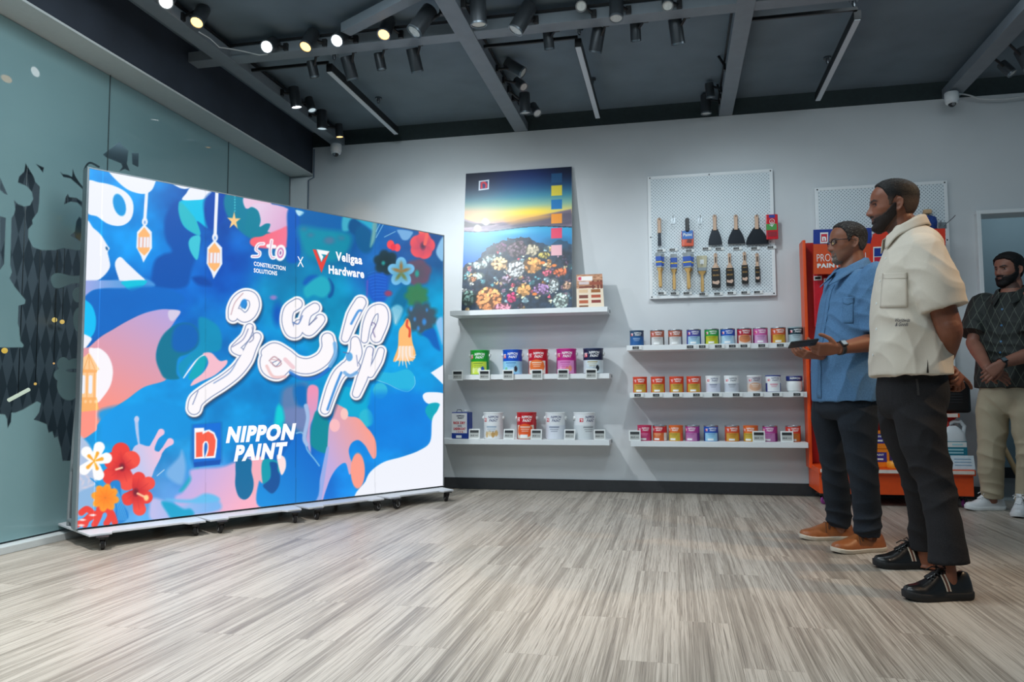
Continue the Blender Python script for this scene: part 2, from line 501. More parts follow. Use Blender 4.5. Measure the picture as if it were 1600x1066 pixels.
b.box((DX0 - .012, YB + .05, DZ / 2), (.03, .2, DZ)); b.box((DX1 + .012, YB + .05, DZ / 2), (.03, .2, DZ)); b.box(((DX0 + DX1) / 2, YB + .05, DZ + .012), (DX1 - DX0 + .06, .2, .03))
o = b.build('trim_5', m_white, smooth=0, bevel=.003); struct(o, 'white frame around the doorway at the right', 'door frame')
o = MB().box(((DX0 + DX1) / 2, YB + .03, .006), (DX1 - DX0, .1, .014)).build('trim_6', mat('aluminium threshold', (205, 208, 208), .3, metal=.8), smooth=0, bevel=.002)
struct(o, 'bright metal threshold strip in the doorway', 'threshold')
# the room beyond the doorway
m_bey = mat('teal grey wall paint', (108, 128, 136), .7, scale=5, var=.03)
o = MB().box((3.6, 8.26, 1.4), (4.4, .12, 2.9)).build('wall_beyond', m_bey, smooth=0); struct(o)
o = MB().box((3.6, 7.45, -.05), (4.4, 1.55, .1)).build('floor_beyond', MATS.get('x') or mat('dark vinyl floor', (92, 92, 92), .5, scale=20, var=.12), smooth=0); struct(o)
o = MB().box((3.6, 8.19, .05), (4.4, .016, .1)).build('baseboard_beyond', mat('black skirting', (22, 22, 24), .5), smooth=0); struct(o)
light('beyond_light', 'POINT', (3.3, 7.4, 2.6), (3.3, 7.4, 0), 14, COOL, size=.15)
# a wooden pole leaning on the far wall
t = thing('wooden_pole', 'pale wooden pole leaning on the wall in the room beyond the doorway', 'pole', (0, 0, 0))
p0 = at(1596, 762, 1, 7.75); p0.z = .014; p1 = Vector((p0.x - .36, 8.17, 1.25))
MB().tube([p0, p0.lerp(p1, .5), p1], .022, 14).build('shaft', mat('pale timber', (196, 158, 112), .55, scale=8, stretch=(1, 1, .1), var=.1), t)

# ------------------------------------------------------------------ glass shop front with frosted film
def glass_mat():
    m = bpy.data.materials.new('shop front glass'); m.use_nodes = True
    nt = m.node_tree; b = nt.nodes['Principled BSDF']
    b.inputs['Base Color'].default_value = (.78, .9, .9, 1); b.inputs['Roughness'].default_value = .01
    b.inputs['Transmission Weight'].default_value = 1; b.inputs['IOR'].default_value = 1.06
    return m
m_glass = glass_mat()
seams = [-1.0, .62, at(172, 118, 0, XG).y - 1.31, at(172, 118, 0, XG).y, at(357, 222, 0, XG).y, YB - .03]
for k in range(len(seams) - 1):
    y0, y1 = seams[k] + .004, seams[k + 1] - .004
    o = MB().box((XG - .012, (y0 + y1) / 2, (ZG + .03) / 2), (.012, y1 - y0, ZG - .035)).build('window_%d' % (k + 1), m_glass, smooth=0)
    struct(o)

def film_mat():
    m = bpy.data.materials.new('frosted window film'); m.use_nodes = True
    nt = m.node_tree; N = nt.nodes; L = nt.links; out = N['Material Output']; b = N['Principled BSDF']
    tc = N.new('ShaderNodeTexCoord'); n = N.new('ShaderNodeTexNoise'); n.inputs['Scale'].default_value = 2
    L.new(tc.outputs['Object'], n.inputs['Vector'])
    r = N.new('ShaderNodeValToRGB'); r.color_ramp.elements[0].color = (*lin((128, 163, 167)), 1); r.color_ramp.elements[1].color = (*lin((138, 172, 174)), 1)
    L.new(n.outputs['Fac'], r.inputs[0]); L.new(r.outputs[0], b.inputs['Base Color'])
    b.inputs['Roughness'].default_value = .5; b.inputs['Coat Weight'].default_value = 1; b.inputs['Coat Roughness'].default_value = .02
    tr = N.new('ShaderNodeBsdfTransparent'); gl = N.new('ShaderNodeBsdfGlossy'); gl.inputs['Roughness'].default_value = .02
    fz = N.new('ShaderNodeFresnel'); fz.inputs['IOR'].default_value = 1.35
    clear = N.new('ShaderNodeMixShader'); L.new(fz.outputs[0], clear.inputs[0]); L.new(tr.outputs[0], clear.inputs[1]); L.new(gl.outputs[0], clear.inputs[2])
    a = N.new('ShaderNodeAttribute'); a.attribute_name = 'film'
    mx = N.new('ShaderNodeMixShader'); L.new(a.outputs['Fac'], mx.inputs[0]); L.new(clear.outputs[0], mx.inputs[1]); L.new(b.outputs[0], mx.inputs[2])
    L.new(mx.outputs[0], out.inputs['Surface'])
    return m

def film():
    """vinyl sheet on the room side of the glass, with cut-outs (a mask value of 0 where the vinyl is cut away)"""
    n = Vector((1, 0, 0)); p0 = Vector((XG, 0, 0))
    y0 = at(0, 300, 0, XG).y - .06; y1 = at(215, 300, 0, XG).y; z0, z1 = .05, ZG - .006
    NY, NZ = 300, 620
    yy = np.linspace(y0, y1, NY); zz = np.linspace(z0, z1, NZ)
    Yg, Zg = np.meshgrid(yy, zz)
    d = np.stack([np.full_like(Yg, XG - CAMP.x), Yg - CAMP.y, Zg - CAMP.z], -1)
    dep = d @ np.array(_fw)
    X = 800 + FPX * (d @ np.array(_r2)) / dep; Y = 533 - FPX * (d @ np.array(_u2)) / dep
    c = Canvas(X, Y, (1,)); K = (0,)
    c.at(0, 200, 4.44)
    c.poly([(716, 185), (825, 100), (890, 160), (880, 250), (900, 300), (866, 285), (830, 300), (850, 270), (840, 245), (740, 205)], K, smooth=False)
    c.poly([(915, 175), (965, 178), (990, 160), (970, 210), (985, 255), (955, 270), (918, 250)], K, smooth=False)
    c.poly([(250, 250), (305, 275), (298, 310)], K, smooth=False)
    c.poly([(418, 305), (435, 320), (470, 325), (500, 340), (505, 285), (520, 330), (545, 370), (588, 425), (580, 430), (530, 385), (490, 350), (440, 340)], K, smooth=False)
    c.poly([(470, 458), (480, 480), (530, 485), (580, 520), (600, 580), (570, 550), (540, 520), (490, 510), (445, 530), (455, 485)], K, smooth=False)
    c.stroke([(584, 380), (584, 320), (592, 275), (625, 242), (685, 270)], 13, K)
    c.poly([(550, 615), (590, 650), (580, 790), (555, 785), (490, 745), (520, 720), (530, 650)], K, smooth=False)
    c.poly([(0, 345), (52, 465), (30, 455), (0, 430)], K, smooth=False)
    c.poly([(0, 612), (40, 625), (28, 945), (0, 985)], K, smooth=False)
    c.at(0, 0, 1)
    c.poly([(40, 255), (53, 277), (55, 284), (62, 292), (61, 317), (59, 331), (50, 344), (51, 350), (44, 358), (44, 371), (51, 386), (65, 391), (86, 391), (99, 388), (119, 391),
            (140, 391), (140, 720), (98, 720), (95, 700), (90, 682), (85, 684), (82, 674), (76, 676), (73, 663), (60, 658), (53, 656), (61, 645), (64, 630), (58, 627),
            (36, 640), (24, 645), (18, 645), (17, 660), (12, 669), (11, 655), (8, 648), (0, 647), (-20, 647), (-20, 543), (36, 543), (37, 539), (32, 533), (30, 512), (28, 505), (29, 478), (39, 475),
            (40, 469), (22, 447), (15, 435), (19, 425), (16, 415), (18, 341), (22, 335), (24, 327), (22, 313), (28, 319), (38, 323), (47, 321), (52, 311), (50, 300), (42, 291), (28, 285), (30, 276), (38, 268)], K, smooth=False)
    F = (1,)
    c.poly([(79, 436), (84, 428), (95, 427), (112, 431), (135, 431), (135, 441), (112, 444), (95, 450), (84, 449)], F)
    c.ell(122, 461, 9, 12, F); c.ell(126, 500, 12, 21, F)
    c.ell(99, 569, 10, 11, F); c.ell(95, 586, 11, 10, F); c.ell(108, 602, 19, 24, F); c.ell(118, 572, 16, 12, F); c.ell(115, 579, 10, 2.2, K)
    # beyond the cut-out part the sheet is plain: carry it on to both ends of the glass
    P = np.stack([np.full_like(Yg, XG), Yg, Zg], -1)
    t = thing('window_film', 'frosted teal vinyl film with cut-out lamp and foliage shapes on the glass front', 'window film', (0, 0, 0))
    m = film_mat()
    grid_mesh('cut_out_sheet', P, m, t, c.C[:, 0], 'film')
    one = MB()
    for a, bb in ((-1.0, y0), (y1, YB - .04)):
        Pp = np.array([[(XG, a, z0), (XG, bb, z0)], [(XG, a, z1), (XG, bb, z1)]], float)
        grid_mesh('plain_sheet', Pp, m, t, np.ones(4), 'film')
film()
for k, y in enumerate(seams[1:-1]):
    o = MB().box((XG + .0022, y, (ZG + .05) / 2), (.004, .006, ZG - .05)).build('trim_%d' % (11 + k), mat('grey silicone joint', (70, 84, 86), .5), smooth=0); struct(o, 'thin grey joint between two panes of the glass front', 'joint')
# the mall outside: dark floor, dark wall clad in lozenges, a few lamps, two glows standing for reflections
def lozenge_mat():
    m = bpy.data.materials.new('lozenge cladding'); m.use_nodes = True
    nt = m.node_tree; N = nt.nodes; L = nt.links; b = N['Principled BSDF']
    tc = N.new('ShaderNodeTexCoord'); mp = N.new('ShaderNodeMapping'); mp.inputs['Scale'].default_value = (1, 2.6, 1.5); mp.inputs['Rotation'].default_value = (PI / 4, 0, 0)
    sep = N.new('ShaderNodeMapping'); sep.inputs['Scale'].default_value = (1, 3.2, .95)
    L.new(tc.outputs['Object'], sep.inputs[0]); mp.inputs['Scale'].default_value = (1, 1.6, 1.6); L.new(sep.outputs[0], mp.inputs[0])
    ch = N.new('ShaderNodeTexChecker'); ch.inputs['Scale'].default_value = 2
    ch.inputs['Color1'].default_value = (*lin((112, 118, 126)), 1); ch.inputs['Color2'].default_value = (*lin((72, 79, 87)), 1)
    L.new(mp.outputs[0], ch.inputs['Vector']); L.new(ch.outputs[0], b.inputs['Base Color']); b.inputs['Roughness'].default_value = .4
    return m
o = MB().box((-6.9, 6.2, 1.6), (.1, 8, 3.4)).build('wall_outside', lozenge_mat(), smooth=0); struct(o)
o = MB().box((-5.2, 4.0, -.06), (3.3, 13, .1)).build('floor_outside', mat('dark mall floor', (40, 46, 50), .25, var=.1), smooth=0); struct(o)
o = MB().box((-5.25, 4.0, 3.3), (3.35, 13, .1)).build('ceiling_outside', m_dark, smooth=0); struct(o)
light('outside_light', 'AREA', (-5.0, 6.0, 3.2), (-6.6, 6.6, 1.4), 60, COOL, size=1.2)  # area light added to brighten the dark space outside
for k, (px, py, X, s, c) in enumerate([(85, 500, -6.75, .05, (255, 214, 120)), (97, 503, -6.75, .045, (255, 206, 110)), (7, 548, -6.3, .05, (255, 205, 90)), (28, 617, -6.0, .04, (235, 240, 220)),
                                       (55, 600, -6.2, .025, (255, 200, 110)), (84, 568, -6.6, .02, (255, 190, 120))]):
    p = at(px, py, 0, X)
    t = thing('mall_lamp', ['warm glowing mall lamp seen through the cut-out beside the screen, left of two', 'warm glowing mall lamp seen through the cut-out beside the screen, right of two',
              'amber mall lamp at the left edge under the lamp-post shape', 'slanting white tube lamp seen low through the dark glass', 'tiny amber lamp beside the white tube lamp',
              'tiny amber lamp just left of the clover shape'][k], 'lamp', p, 0, 'lamps in the mall outside')
    b = MB()
    if k == 3: b.tube([(0, -.1, -.05), (0, .12, .05)], .018, 10)
    else: b.sphere((0, 0, 0), s * .55, 12, 8)
    b.build('bulb', glow('mall lamp %d' % k, c, .8), t)  # the first two balls imitate a yellow reflection, no lamp hangs there
    MB().cyl((0, 0, .01), (0, 0, 3.25 - p.z), .004, n=6).build('drop_rod', m_black, t)
# ------------------------------------------------------------------ ceiling steel, pendant bars, track spots, cameras
def beam(name, label, x0, x1, y0, y1, z0=ZW, z1=ZW + .075):
    o = MB().box(((x0 + x1) / 2, (y0 + y1) / 2, (z0 + z1) / 2), (x1 - x0, y1 - y0, z1 - z0)).build(name, m_beam, smooth=0, bevel=.002)
    return tag(o, label, 'beam', 'grey steel ceiling beams')
beam('ceiling_beam', 'grey steel ceiling beam along the dark bulkhead, first from the left', -3.085, -2.965, 1.0, 6.56)
beam('ceiling_beam', 'grey steel ceiling beam running to the wall above the reef poster', -1.345, -1.225, 1.0, 6.56)
beam('ceiling_beam', 'grey steel ceiling beam running to the wall above the tool pegboard', .41, .52, 1.0, 6.56)
beam('ceiling_beam', 'grey steel ceiling beam at the right, ending above the right security camera', 2.13, 2.25, 1.0, 6.56)
o = MB().box((.2, 4.69, ZW + .042), (7.0, .115, .07)).build('cross_beam', m_beam, smooth=0, bevel=.002)
tag(o, 'long grey steel cross beam carrying most of the track spots', 'beam', 'grey steel ceiling beams')
p0 = at(549, 51, 2, 3.16); p1 = at(655, -3, 2, 3.16); d = (p1 - p0)
M = frame((p0 + p1) / 2, d, Vector((0, 0, 1)).cross(d))
o = MB().box((0, 0, .04), (d.length + .12, .08, .06), M).build('diagonal_beam', m_beam, smooth=0, bevel=.002)
tag(o, 'short diagonal grey beam crossing above the lit spots', 'beam', 'grey steel ceiling beams')

# linear pendant lamps (switched off): black profile, pale diffuser, wires
def bar_lamp(label, x, y0, y1, z, zoff):
    t = thing('pendant_bar', label, 'lamp', (x, (y0 + y1) / 2, z), 0, 'black linear pendant lamps')
    h = (y1 - y0) / 2
    MB().box((0, 0, .031), (.044, 2 * h, .058)).build('profile', m_black, t, 0, bevel=.002)
    MB().box((0, 0, .0005), (.036, 2 * h - .01, .006)).build('diffuser', mat('opal diffuser', (196, 204, 210), .4, var=.01), t, 0)
    for y in (-h + .08, h - .42):
        MB().cyl((0, y, .06), (0, y, ZC - z - .02), .0018, n=6).build('wire', mat('steel wire', (150, 155, 158), .3, metal=.9), t)
        MB().lathe([(.028, ZC - z - .012), (.028, ZC - z), ], 20, Matrix.Translation((0, y, 0))).lathe([(.008, ZC - z - .05), (.013, ZC - z - .03), (.013, ZC - z - .012)], 14, Matrix.Translation((0, y, 0))).build('canopy', mat('chrome canopy', (120, 124, 128), .25, metal=.9), t)
    return t
for lab, x in (('black pendant bar lamp left of the reef poster, ending above the screen', -2.362), ('black pendant bar lamp between the two middle beams', -.582), ('black pendant bar lamp right of the third beam', 1.152)):
    bar_lamp(lab, x, 4.92, 6.27, 3.12, 0)
for lab, x in (('thin black conduit joining the first beam to the left pendant bar', -2.362), ('thin black conduit joining the second beam to the middle pendant bar', -.582), ('thin black conduit joining the third beam to the right pendant bar', 1.152)):
    o = MB().box((x - .36, 4.915, 3.185), (.72, .016, .02)).build('conduit', m_black, smooth=0); tag(o, lab, 'conduit', 'thin black conduits')

m_can = mat('black spot housing', (66, 70, 74), .36, metal=.35, var=.06)
m_lens0 = mat('unlit lens', (205, 208, 205), .15, var=.1, scale=90)
m_dim = glow('dim lens', (210, 232, 240), .75)
m_lensW = glow('lit white lens', (255, 255, 255), 6.0)
m_lensA = glow('lit warm lens', (255, 190, 110), 4.0)
m_rim = mat('spot bezel', (120, 128, 134), .3, metal=.7)
def spot(px, py, depth, big, aim, state, label, attach, ax=1):
    """px,py: middle of the can in the photo; depth: its real position on axis ax; aim: direction of the light"""
    r, ln = (.05, .19) if big == 2 else (.043, .155) if big == 1 else (.034, .112)
    p = at(px, py, ax, depth)
    d = Vector(aim).normalized()
    t = thing('track_spot', label, 'spotlight', p, 0, 'ceiling track spots')
    q = d.to_track_quat('-Z', 'Y')
    t.rotation_mode = 'QUATERNION'; t.rotation_quaternion = q
    h = ln / 2
    MB().lathe([(r * .55, -h + .014), (r * .92, -h), (r, -h), (r, h - .006), (r * .94, h), (r * .3, h)], 28).build('housing', m_can, t, 40)
    lens = {'off': m_lens0, 'dim': m_dim, 'white': m_lensW, 'warm': m_lensA}[state]
    MB().lathe([(r * .83, -h + .002), (r * .83, -h + .01)], 24).build('lens', lens, t)
    MB().lathe([(r * .84, -h + .004), (r * .86, -h - .003), (r * 1.02, -h - .003), (r * 1.02, -h + .008)], 28, cap=False).build('bezel', m_rim, t)
    # bracket: from the can's side to the track adapter
    iq = q.inverted(); a = iq @ (Vector(attach) - p)
    near = Vector((a.x, a.y, 0)); near = near.normalized() * r if near.length > 1e-4 else Vector((r, 0, 0))
    near.z = min(h * .4, h)
    MB().tube([near * .9, near.lerp(a, .5), a], .009, 8).build('bracket', m_black, t)
    ab = MB().box((0, 0, 0), (.032, .032, .05) if ax == 1 else (.032, .032, .05), Matrix.Translation(a) @ iq.to_matrix().to_4x4()).build('adapter', m_black, t, 0, bevel=.003)
    return t, p, d
YN = 4.55; YK = 4.84
def row(px, py, big, aim, state, lab, near=True):
    y = YN if near else YK
    p = at(px, py, 1, y)
    return spot(px, py, y, big, aim, state, lab, (p.x + .07, 4.63 if near else 4.752, 3.185))
CAMD = lambda px, py: (CAMP - at(px, py, 1, 4.5)).normalized()
lit = []
lit.append(row(423, 70, 1, (.10, -.9, -.62), 'white', 'brightly lit white spot at the left end of the cross beam'))
lit.append(row(484, 62, 1, (-.15, -.6, -1), 'warm', 'warm lit spot between the two bright white spots on the cross beam'))
lit.append(row(533, 58, 1, (-.05, -.85, -.75), 'white', 'brightly lit white spot right of the warm one on the cross beam'))
lit.append(row(604, 43, 1, (-.05, -.6, -1), 'warm', 'warm lit spot just left of the second beam on the cross beam'))
spot(660, 32, 4.35, 2, (-.55, -.35, -1), 'off', 'large unlit black spot tilted left at the second beam', (-1.36, 4.4, 3.19))
spot(747, 14, 4.35, 2, (.02, .1, -1), 'off', 'large unlit black spot hanging straight at the top edge, right of the second beam', (-1.21, 4.35, 3.19))
row(817, 28, 2, (-.55, -.15, -1), 'off', 'large unlit black spot tilted left on the front of the cross beam')
row(908, 6, 0, (.1, -1, -.9), 'off', 'small unlit spot facing the camera at the top edge, left of the straight black one')
row(963, 12, 1, (-.02, -.2, -1), 'off', 'unlit black spot pointing straight down at the top edge of the cross beam')
row(1043, 2, 0, (0, -.7, -1), 'off', 'small unlit spot cut by the top edge, rightmost on the front of the cross beam')
row(489, 108, 0, (.1, .35, -1), 'off', 'small spot behind the cross beam, leftmost of the rear row', False)
row(546, 106, 1, (.15, .5, -1), 'off', 'long spot behind the cross beam beside the left pendant bar', False)
row(594, 96, 0, (.12, .35, -1), 'off', 'small spot behind the cross beam, left of a long one', False)
row(648, 94, 1, (.12, .5, -1), 'off', 'long spot behind the cross beam nearest the second beam on its left', False)
row(857, 63, 0, (.05, .4, -1), 'off', 'small spot behind the cross beam, first right of the second beam', False)
row(933, 62, 1, (-.25, .4, -1), 'off', 'long tilted spot behind the cross beam beside the middle pendant bar', False)
row(993, 50, 0, (.02, .4, -1), 'off', 'small spot behind the cross beam between two long ones', False)
row(1057, 49, 1, (.14, .4, -1), 'off', 'long spot behind the cross beam, rightmost of the rear row', False)
# spots on the first beam
def on_x(px, py, x, big, aim, state, lab, xa):
    p = at(px, py, 0, x)
    return spot(px, py, x, big, aim, state, lab, (xa, p.y - .06, 3.185), 0)
lit.append(on_x(262, -2, -2.88, 1, (.4, -.75, -.7), 'white', 'brightly lit white spot cut by the top edge on the first beam', -2.965))
lit.append(on_x(313, 24, -2.88, 1, (.05, -.6, -1), 'warm', 'warm lit spot on the first beam above the cable', -2.965))
lit.append(on_x(461, 152, -2.88, 1, (.12, .15, -1), 'white', 'lit white spot on the first beam behind the cross beam, nearest to it', -2.965))
lit.append(on_x(485, 163, -2.86, 0, (.35, -.1, -1), 'dim', 'small half-lit tilted spot on the first beam', -2.965))
on_x(503, 187, -2.88, 1, (.0, .05, -1), 'dim', 'straight dim spot on the first beam near the back wall', -2.965)
lit.append(on_x(530, 204, -2.86, 0, (.05, .1, -1), 'warm', 'small warm spot at the wall end of the first beam', -2.965))
# second beam
on_x(804, 106, -1.1, 1, (.9, .0, -.62), 'off', 'unlit spot tilted right on the second beam, nearest the cross beam', -1.225)
on_x(813, 131, -1.1, 0, (.65, -.5, -.8), 'off', 'small unlit spot showing its lens under the tilted one on the second beam', -1.225)
on_x(820, 161, -1.1, 1, (.02, .1, -1), 'off', 'unlit spot hanging straight on the second beam', -1.225)
on_x(836, 171, -1.05, 0, (.5, -.55, -.9), 'off', 'small unlit spot showing its lens at the wall end of the second beam', -1.225)
# third beam
on_x(1108, 77, .3, 0, (-.55, -.7, -.85), 'off', 'small unlit spot facing left on the third beam, nearest the cross beam', .41)
on_x(1103, 113, .3, 1, (-.45, .1, -1), 'off', 'unlit spot tilted left on the third beam', .41)
on_x(1109, 141, .32, 0, (.1, .2, -1), 'off', 'small spot half hidden between two long ones on the third beam', .41)
on_x(1103, 163, .3, 1, (.0, .05, -1), 'off', 'unlit spot hanging straight at the wall end of the third beam', .41)
# fourth beam
on_x(1573, 107, 2.36, 0, (.5, -.25, -.8), 'off', 'small unlit spot tilted right on the fourth beam by the security camera', 2.25)
on_x(1602, 92, 2.38, 1, (.3, -.2, -1), 'off', 'dark spot cut by the right edge on the fourth beam', 2.25)
# the track adaptors' pale rails
for lab, c, s in (('black lighting track on the front of the cross beam', (-.4, 4.624, 3.236), (5.4, .014, .014)), ('black lighting track on the right side of the first beam', (-2.958, 5.0, 3.236), (.014, 2.8, .014)),
                  ('black lighting track on the right side of the second beam', (-1.218, 5.0, 3.236), (.014, 2.8, .014)), ('black lighting track on the left side of the third beam', (.403, 5.6, 3.236), (.014, 1.6, .014)),
                  ('black lighting track on the right side of the fourth beam', (2.257, 5.4, 3.236), (.014, 1.8, .014))):
    o = MB().box(c, s).build('lighting_track', m_black, smooth=0); tag(o, lab, 'track', 'lighting tracks')
# light of the lit spots
for (t, p, d), pw, c in zip(lit, (14, 8, 14, 8, 14, 8, 30, 10, 6), (COOL, WARM, COOL, WARM, COOL, WARM, COOL, COOL, WARM)):
    q = p + d * .1
    l = light('spot_lamp', 'SPOT', q, q + d, pw, c, size=.03, spot=70, blend=.8)
# white cable along the first beam
pts = [at(311, 50, 0, -2.9), at(328, 60, 0, -2.92), at(343, 74, 0, -2.93), at(352, 75, 0, -2.93), at(380, 80, 1, 4.6), at(405, 86, 1, 4.6), at(418, 85, 1, 4.6)]
o = MB().tube(pts, .004, 6).build('cable', mat('white cable', (205, 208, 208), .5)); tag(o, 'thin white cable sagging from the first beam to the first bright spot', 'cable')
for k, (px, py, y0) in enumerate([(380, 62, 0), (1020, 25, 0)]):
    p = at(px, py, 1, 4.8)

# dome security cameras
def dome(px, py, y, label):
    p = at(px, py, 1, y)
    t = thing('security_camera', label, 'security camera', p, 0, 'dome security cameras')
    MB().lathe([(.044, -.012), (.05, .0), (.05, .055), (.046, .062)], 28).build('housing', m_white, t)
    MB().lathe([(.030, -.032), (.043, -.022), (.0465, -.010), (.0455, .0)], 28).build('collar', m_white, t)
    MB().sphere((0, -.006, -.024), (.03, .03, .03), 20, 12).build('dome', mat('smoked dome', (22, 24, 28), .06, var=.02), t)
    MB().cyl((0, -.026, -.036), (0, -.037, -.042), .012).build('lens', mat('camera lens', (150, 155, 160), .1, metal=.6), t)
    return t, p
dome(525, 236, 6.36, 'white dome security camera in the corner above the screen')
t2, p2 = dome(1487, 157, 6.36, 'white dome security camera at the right, under the end of the fourth beam')
pts = [p2 + Vector((.045, 0, .05))] + [at(a, b, 1, 6.46) for a, b in ((1505, 147), (1515, 149), (1530, 154), (1550, 155), (1575, 154), (1600, 151), (1640, 146))]
o = MB().tube(pts, .006, 8).build('cable', mat('white cable', (205, 208, 208), .5)); tag(o, 'white cable running right from the security camera along the wall top', 'cable')
pts = [Vector((XBH + .02, YB - .014, 3.13)), Vector((XBH + .02, YB - .014, 2.86)), Vector((XG + .19, YB - .03, 2.83)), Vector((XG + .185, YB - .03, 2.3)), Vector((XG + .185, YB - .03, 1.9))]
o = MB().tube(pts, .006, 8).build('cable', mat('blue grey cable', (92, 110, 128), .5)); tag(o, 'thin blue-grey cable down the corner beside the glass front', 'cable')
# ------------------------------------------------------------------ the rolling LED video wall
SZ = .10
SA = at(121, 826, 2, SZ); SB = at(692, 759, 2, SZ)
SE = (SB - SA); SE.z = 0; SW = SE.length; SE.normalize()          # along the screen
SN = Vector((SE.y, -SE.x, 0))                                      # out of the screen, into the room
SH = (atp(140, 262, SA, SN).z + atp(693, 370, SA, SN).z) / 2 - SZ
SM = frame(SA, SE, Vector((0, 0, 1)), SN)                          # local: x along, y up, z towards the room
wall_t = thing('video_screen', 'large freestanding LED display on casters showing blue tropical artwork', 'LED screen', (SA.x, SA.y, 0))
SL = SM.copy(); SL.translation = (0, 0, SZ)                       # the same frame relative to the thing
SMi = SM.inverted()
def on_screen(px, py, lift=.0012):
    p = atp(px, py, SA, SN); q = SMi @ p
    return SL @ Vector((q.x, q.y, lift))

def paint_screen():
    NX, NY = 600, 560
    xs = np.linspace(0, SW, NX); ys = np.linspace(0, SH, NY)
    Xg, Yg = np.meshgrid(xs, ys)
    A = np.array(SA); E = np.array(SE)
    W = A + Xg[..., None] * E + Yg[..., None] * np.array([0, 0, 1.])
    d = W - np.array(CAMP); dep = d @ np.array(_fw)
    X = 800 + FPX * (d @ np.array(_r2)) / dep; Y = 533 - FPX * (d @ np.array(_u2)) / dep
    c = Canvas(X, Y)
    # soft ground of blues
    G = [(180, 290, 0, 152, 240), (250, 380, 0, 150, 238), (305, 350, 0, 82, 175), (265, 450, 0, 100, 205), (350, 420, 0, 92, 200), (200, 480, 0, 98, 188), (250, 640, 0, 158, 236),
         (330, 520, 0, 122, 205), (345, 640, 0, 140, 215), (450, 450, 0, 140, 195), (505, 480, 0, 150, 195), (480, 385, 0, 118, 165), (545, 350, 0, 104, 172), (452, 350, 0, 92, 180),
         (600, 400, 22, 105, 195), (645, 400, 50, 90, 150), (668, 480, 0, 168, 220), (655, 560, 0, 158, 228), (600, 650, 0, 118, 216), (560, 720, 0, 142, 234), (480, 750, 0, 110, 212),
         (440, 720, 0, 98, 188), (300, 780, 105, 145, 225), (200, 690, 0, 150, 222), (400, 640, 0, 148, 220), (420, 560, 0, 140, 215), (280, 700, 20, 150, 220), (640, 700, 0, 150, 235), (560, 600, 0, 155, 215), (250, 780, 90, 170, 235)]
    G = np.array(G, float); num = 0; den = 0
    wx = c.X + 14 * vnoise(np.stack([c.X, c.Y], -1), 1 / 28, 3, 2); wy = c.Y + 14 * vnoise(np.stack([c.X, c.Y], -1), 1 / 28, 9, 2)
    for gx, gy, r, g, b in G:
        k = np.exp(-((wx - gx) ** 2 + (wy - gy) ** 2) / (2 * 34 ** 2)) + 1e-9
        num = num + k[:, None] * np.array([r, g, b]); den = den + k
    c.C = num / den[:, None]
    n = vnoise(np.stack([c.X, c.Y], -1), 1 / 34, 21, 3)[:, None]
    c.C = np.clip(c.C + n * np.array([8, 26, 26]), 0, 255)
    Wt = (240, 243, 252)
    # --- upper left
    c.at(120, 250, 5.33)
    c.poly([(865, 345), (790, 380), (740, 470), (728, 570), (745, 670), (790, 760), (720, 785), (650, 840), (625, 960), (640, 1060), (900, 1060), (960, 900), (1040, 640), (900, 560)], (0, 84, 178), 3)
    c.poly([(60, 1066), (100, 1035), (300, 1005), (560, 985), (620, 1066)], grad(130, 445, (150, 172, 232), 225, 440, (70, 150, 225)), 2)
    c.poly([(80, 185), (190, 188), (300, 212), (400, 262), (458, 330), (472, 410), (452, 490), (400, 538), (330, 550), (250, 528), (170, 472), (80, 425)], Wt)
    c.ell(355, 375, 50, 94, (0, 152, 228), ang=-.28)
    c.poly([(265, 92), (340, 180), (420, 245), (500, 276), (570, 282), (625, 250), (655, 185), (660, 160), (560, 110), (420, 80), (300, 40)], Wt, smooth=True)
    c.poly([(70, 530), (140, 570), (200, 625), (255, 712), (272, 738), (258, 770), (270, 830), (276, 890), (240, 950), (180, 1000), (120, 1020), (40, 1040)], Wt)
    c.ell(250, 738, 9, 16, (0, 90, 150), ang=-.4)
    c.poly([(360, 808), (420, 860), (500, 935), (570, 1008), (480, 1022), (380, 1035), (340, 960), (318, 860)], Wt)
    c.poly([(790, 190), (850, 230), (905, 242), (945, 225), (870, 195)], Wt)
    c.poly([(880, 335), (1075, 320), (1062, 400), (1068, 480), (1092, 570), (1000, 510), (1025, 625), (900, 560), (855, 450), (850, 380)], (0, 196, 236), 1.2)
    c.poly([(860, 350), (950, 440), (1000, 520), (1025, 625), (940, 590), (880, 530), (850, 440)], (44, 190, 206), 1.5)
    c.poly([(965, 222), (1120, 255), (1072, 320), (980, 335), (878, 332), (910, 280)], Wt)
    c.poly([(930, 690), (960, 640), (1025, 632), (1025, 720), (1002, 832), (950, 770)], (62, 200, 220), 1.2)
    c.poly([(1065, 330), (1140, 262), (1250, 285), (1260, 420), (1180, 560), (1090, 570), (1062, 440)], (0, 72, 176), 3)
    c.poly([(960, 980), (1040, 970), (1110, 1010), (1115, 1050), (1010, 1040)], (0, 74, 170), 3)
    c.poly([(1250, 280), (1410, 310), (1408, 400), (1480, 400), (1530, 450), (1530, 560), (1600, 552), (1610, 640), (1450, 655), (1300, 530), (1230, 400)], (0, 128, 160), 2)
    c.poly([(1400, 305), (1610, 345), (1610, 550), (1532, 575), (1525, 480), (1480, 402), (1405, 402)], grad(383, 310, (236, 202, 228), 420, 360, (232, 190, 215)), 1)
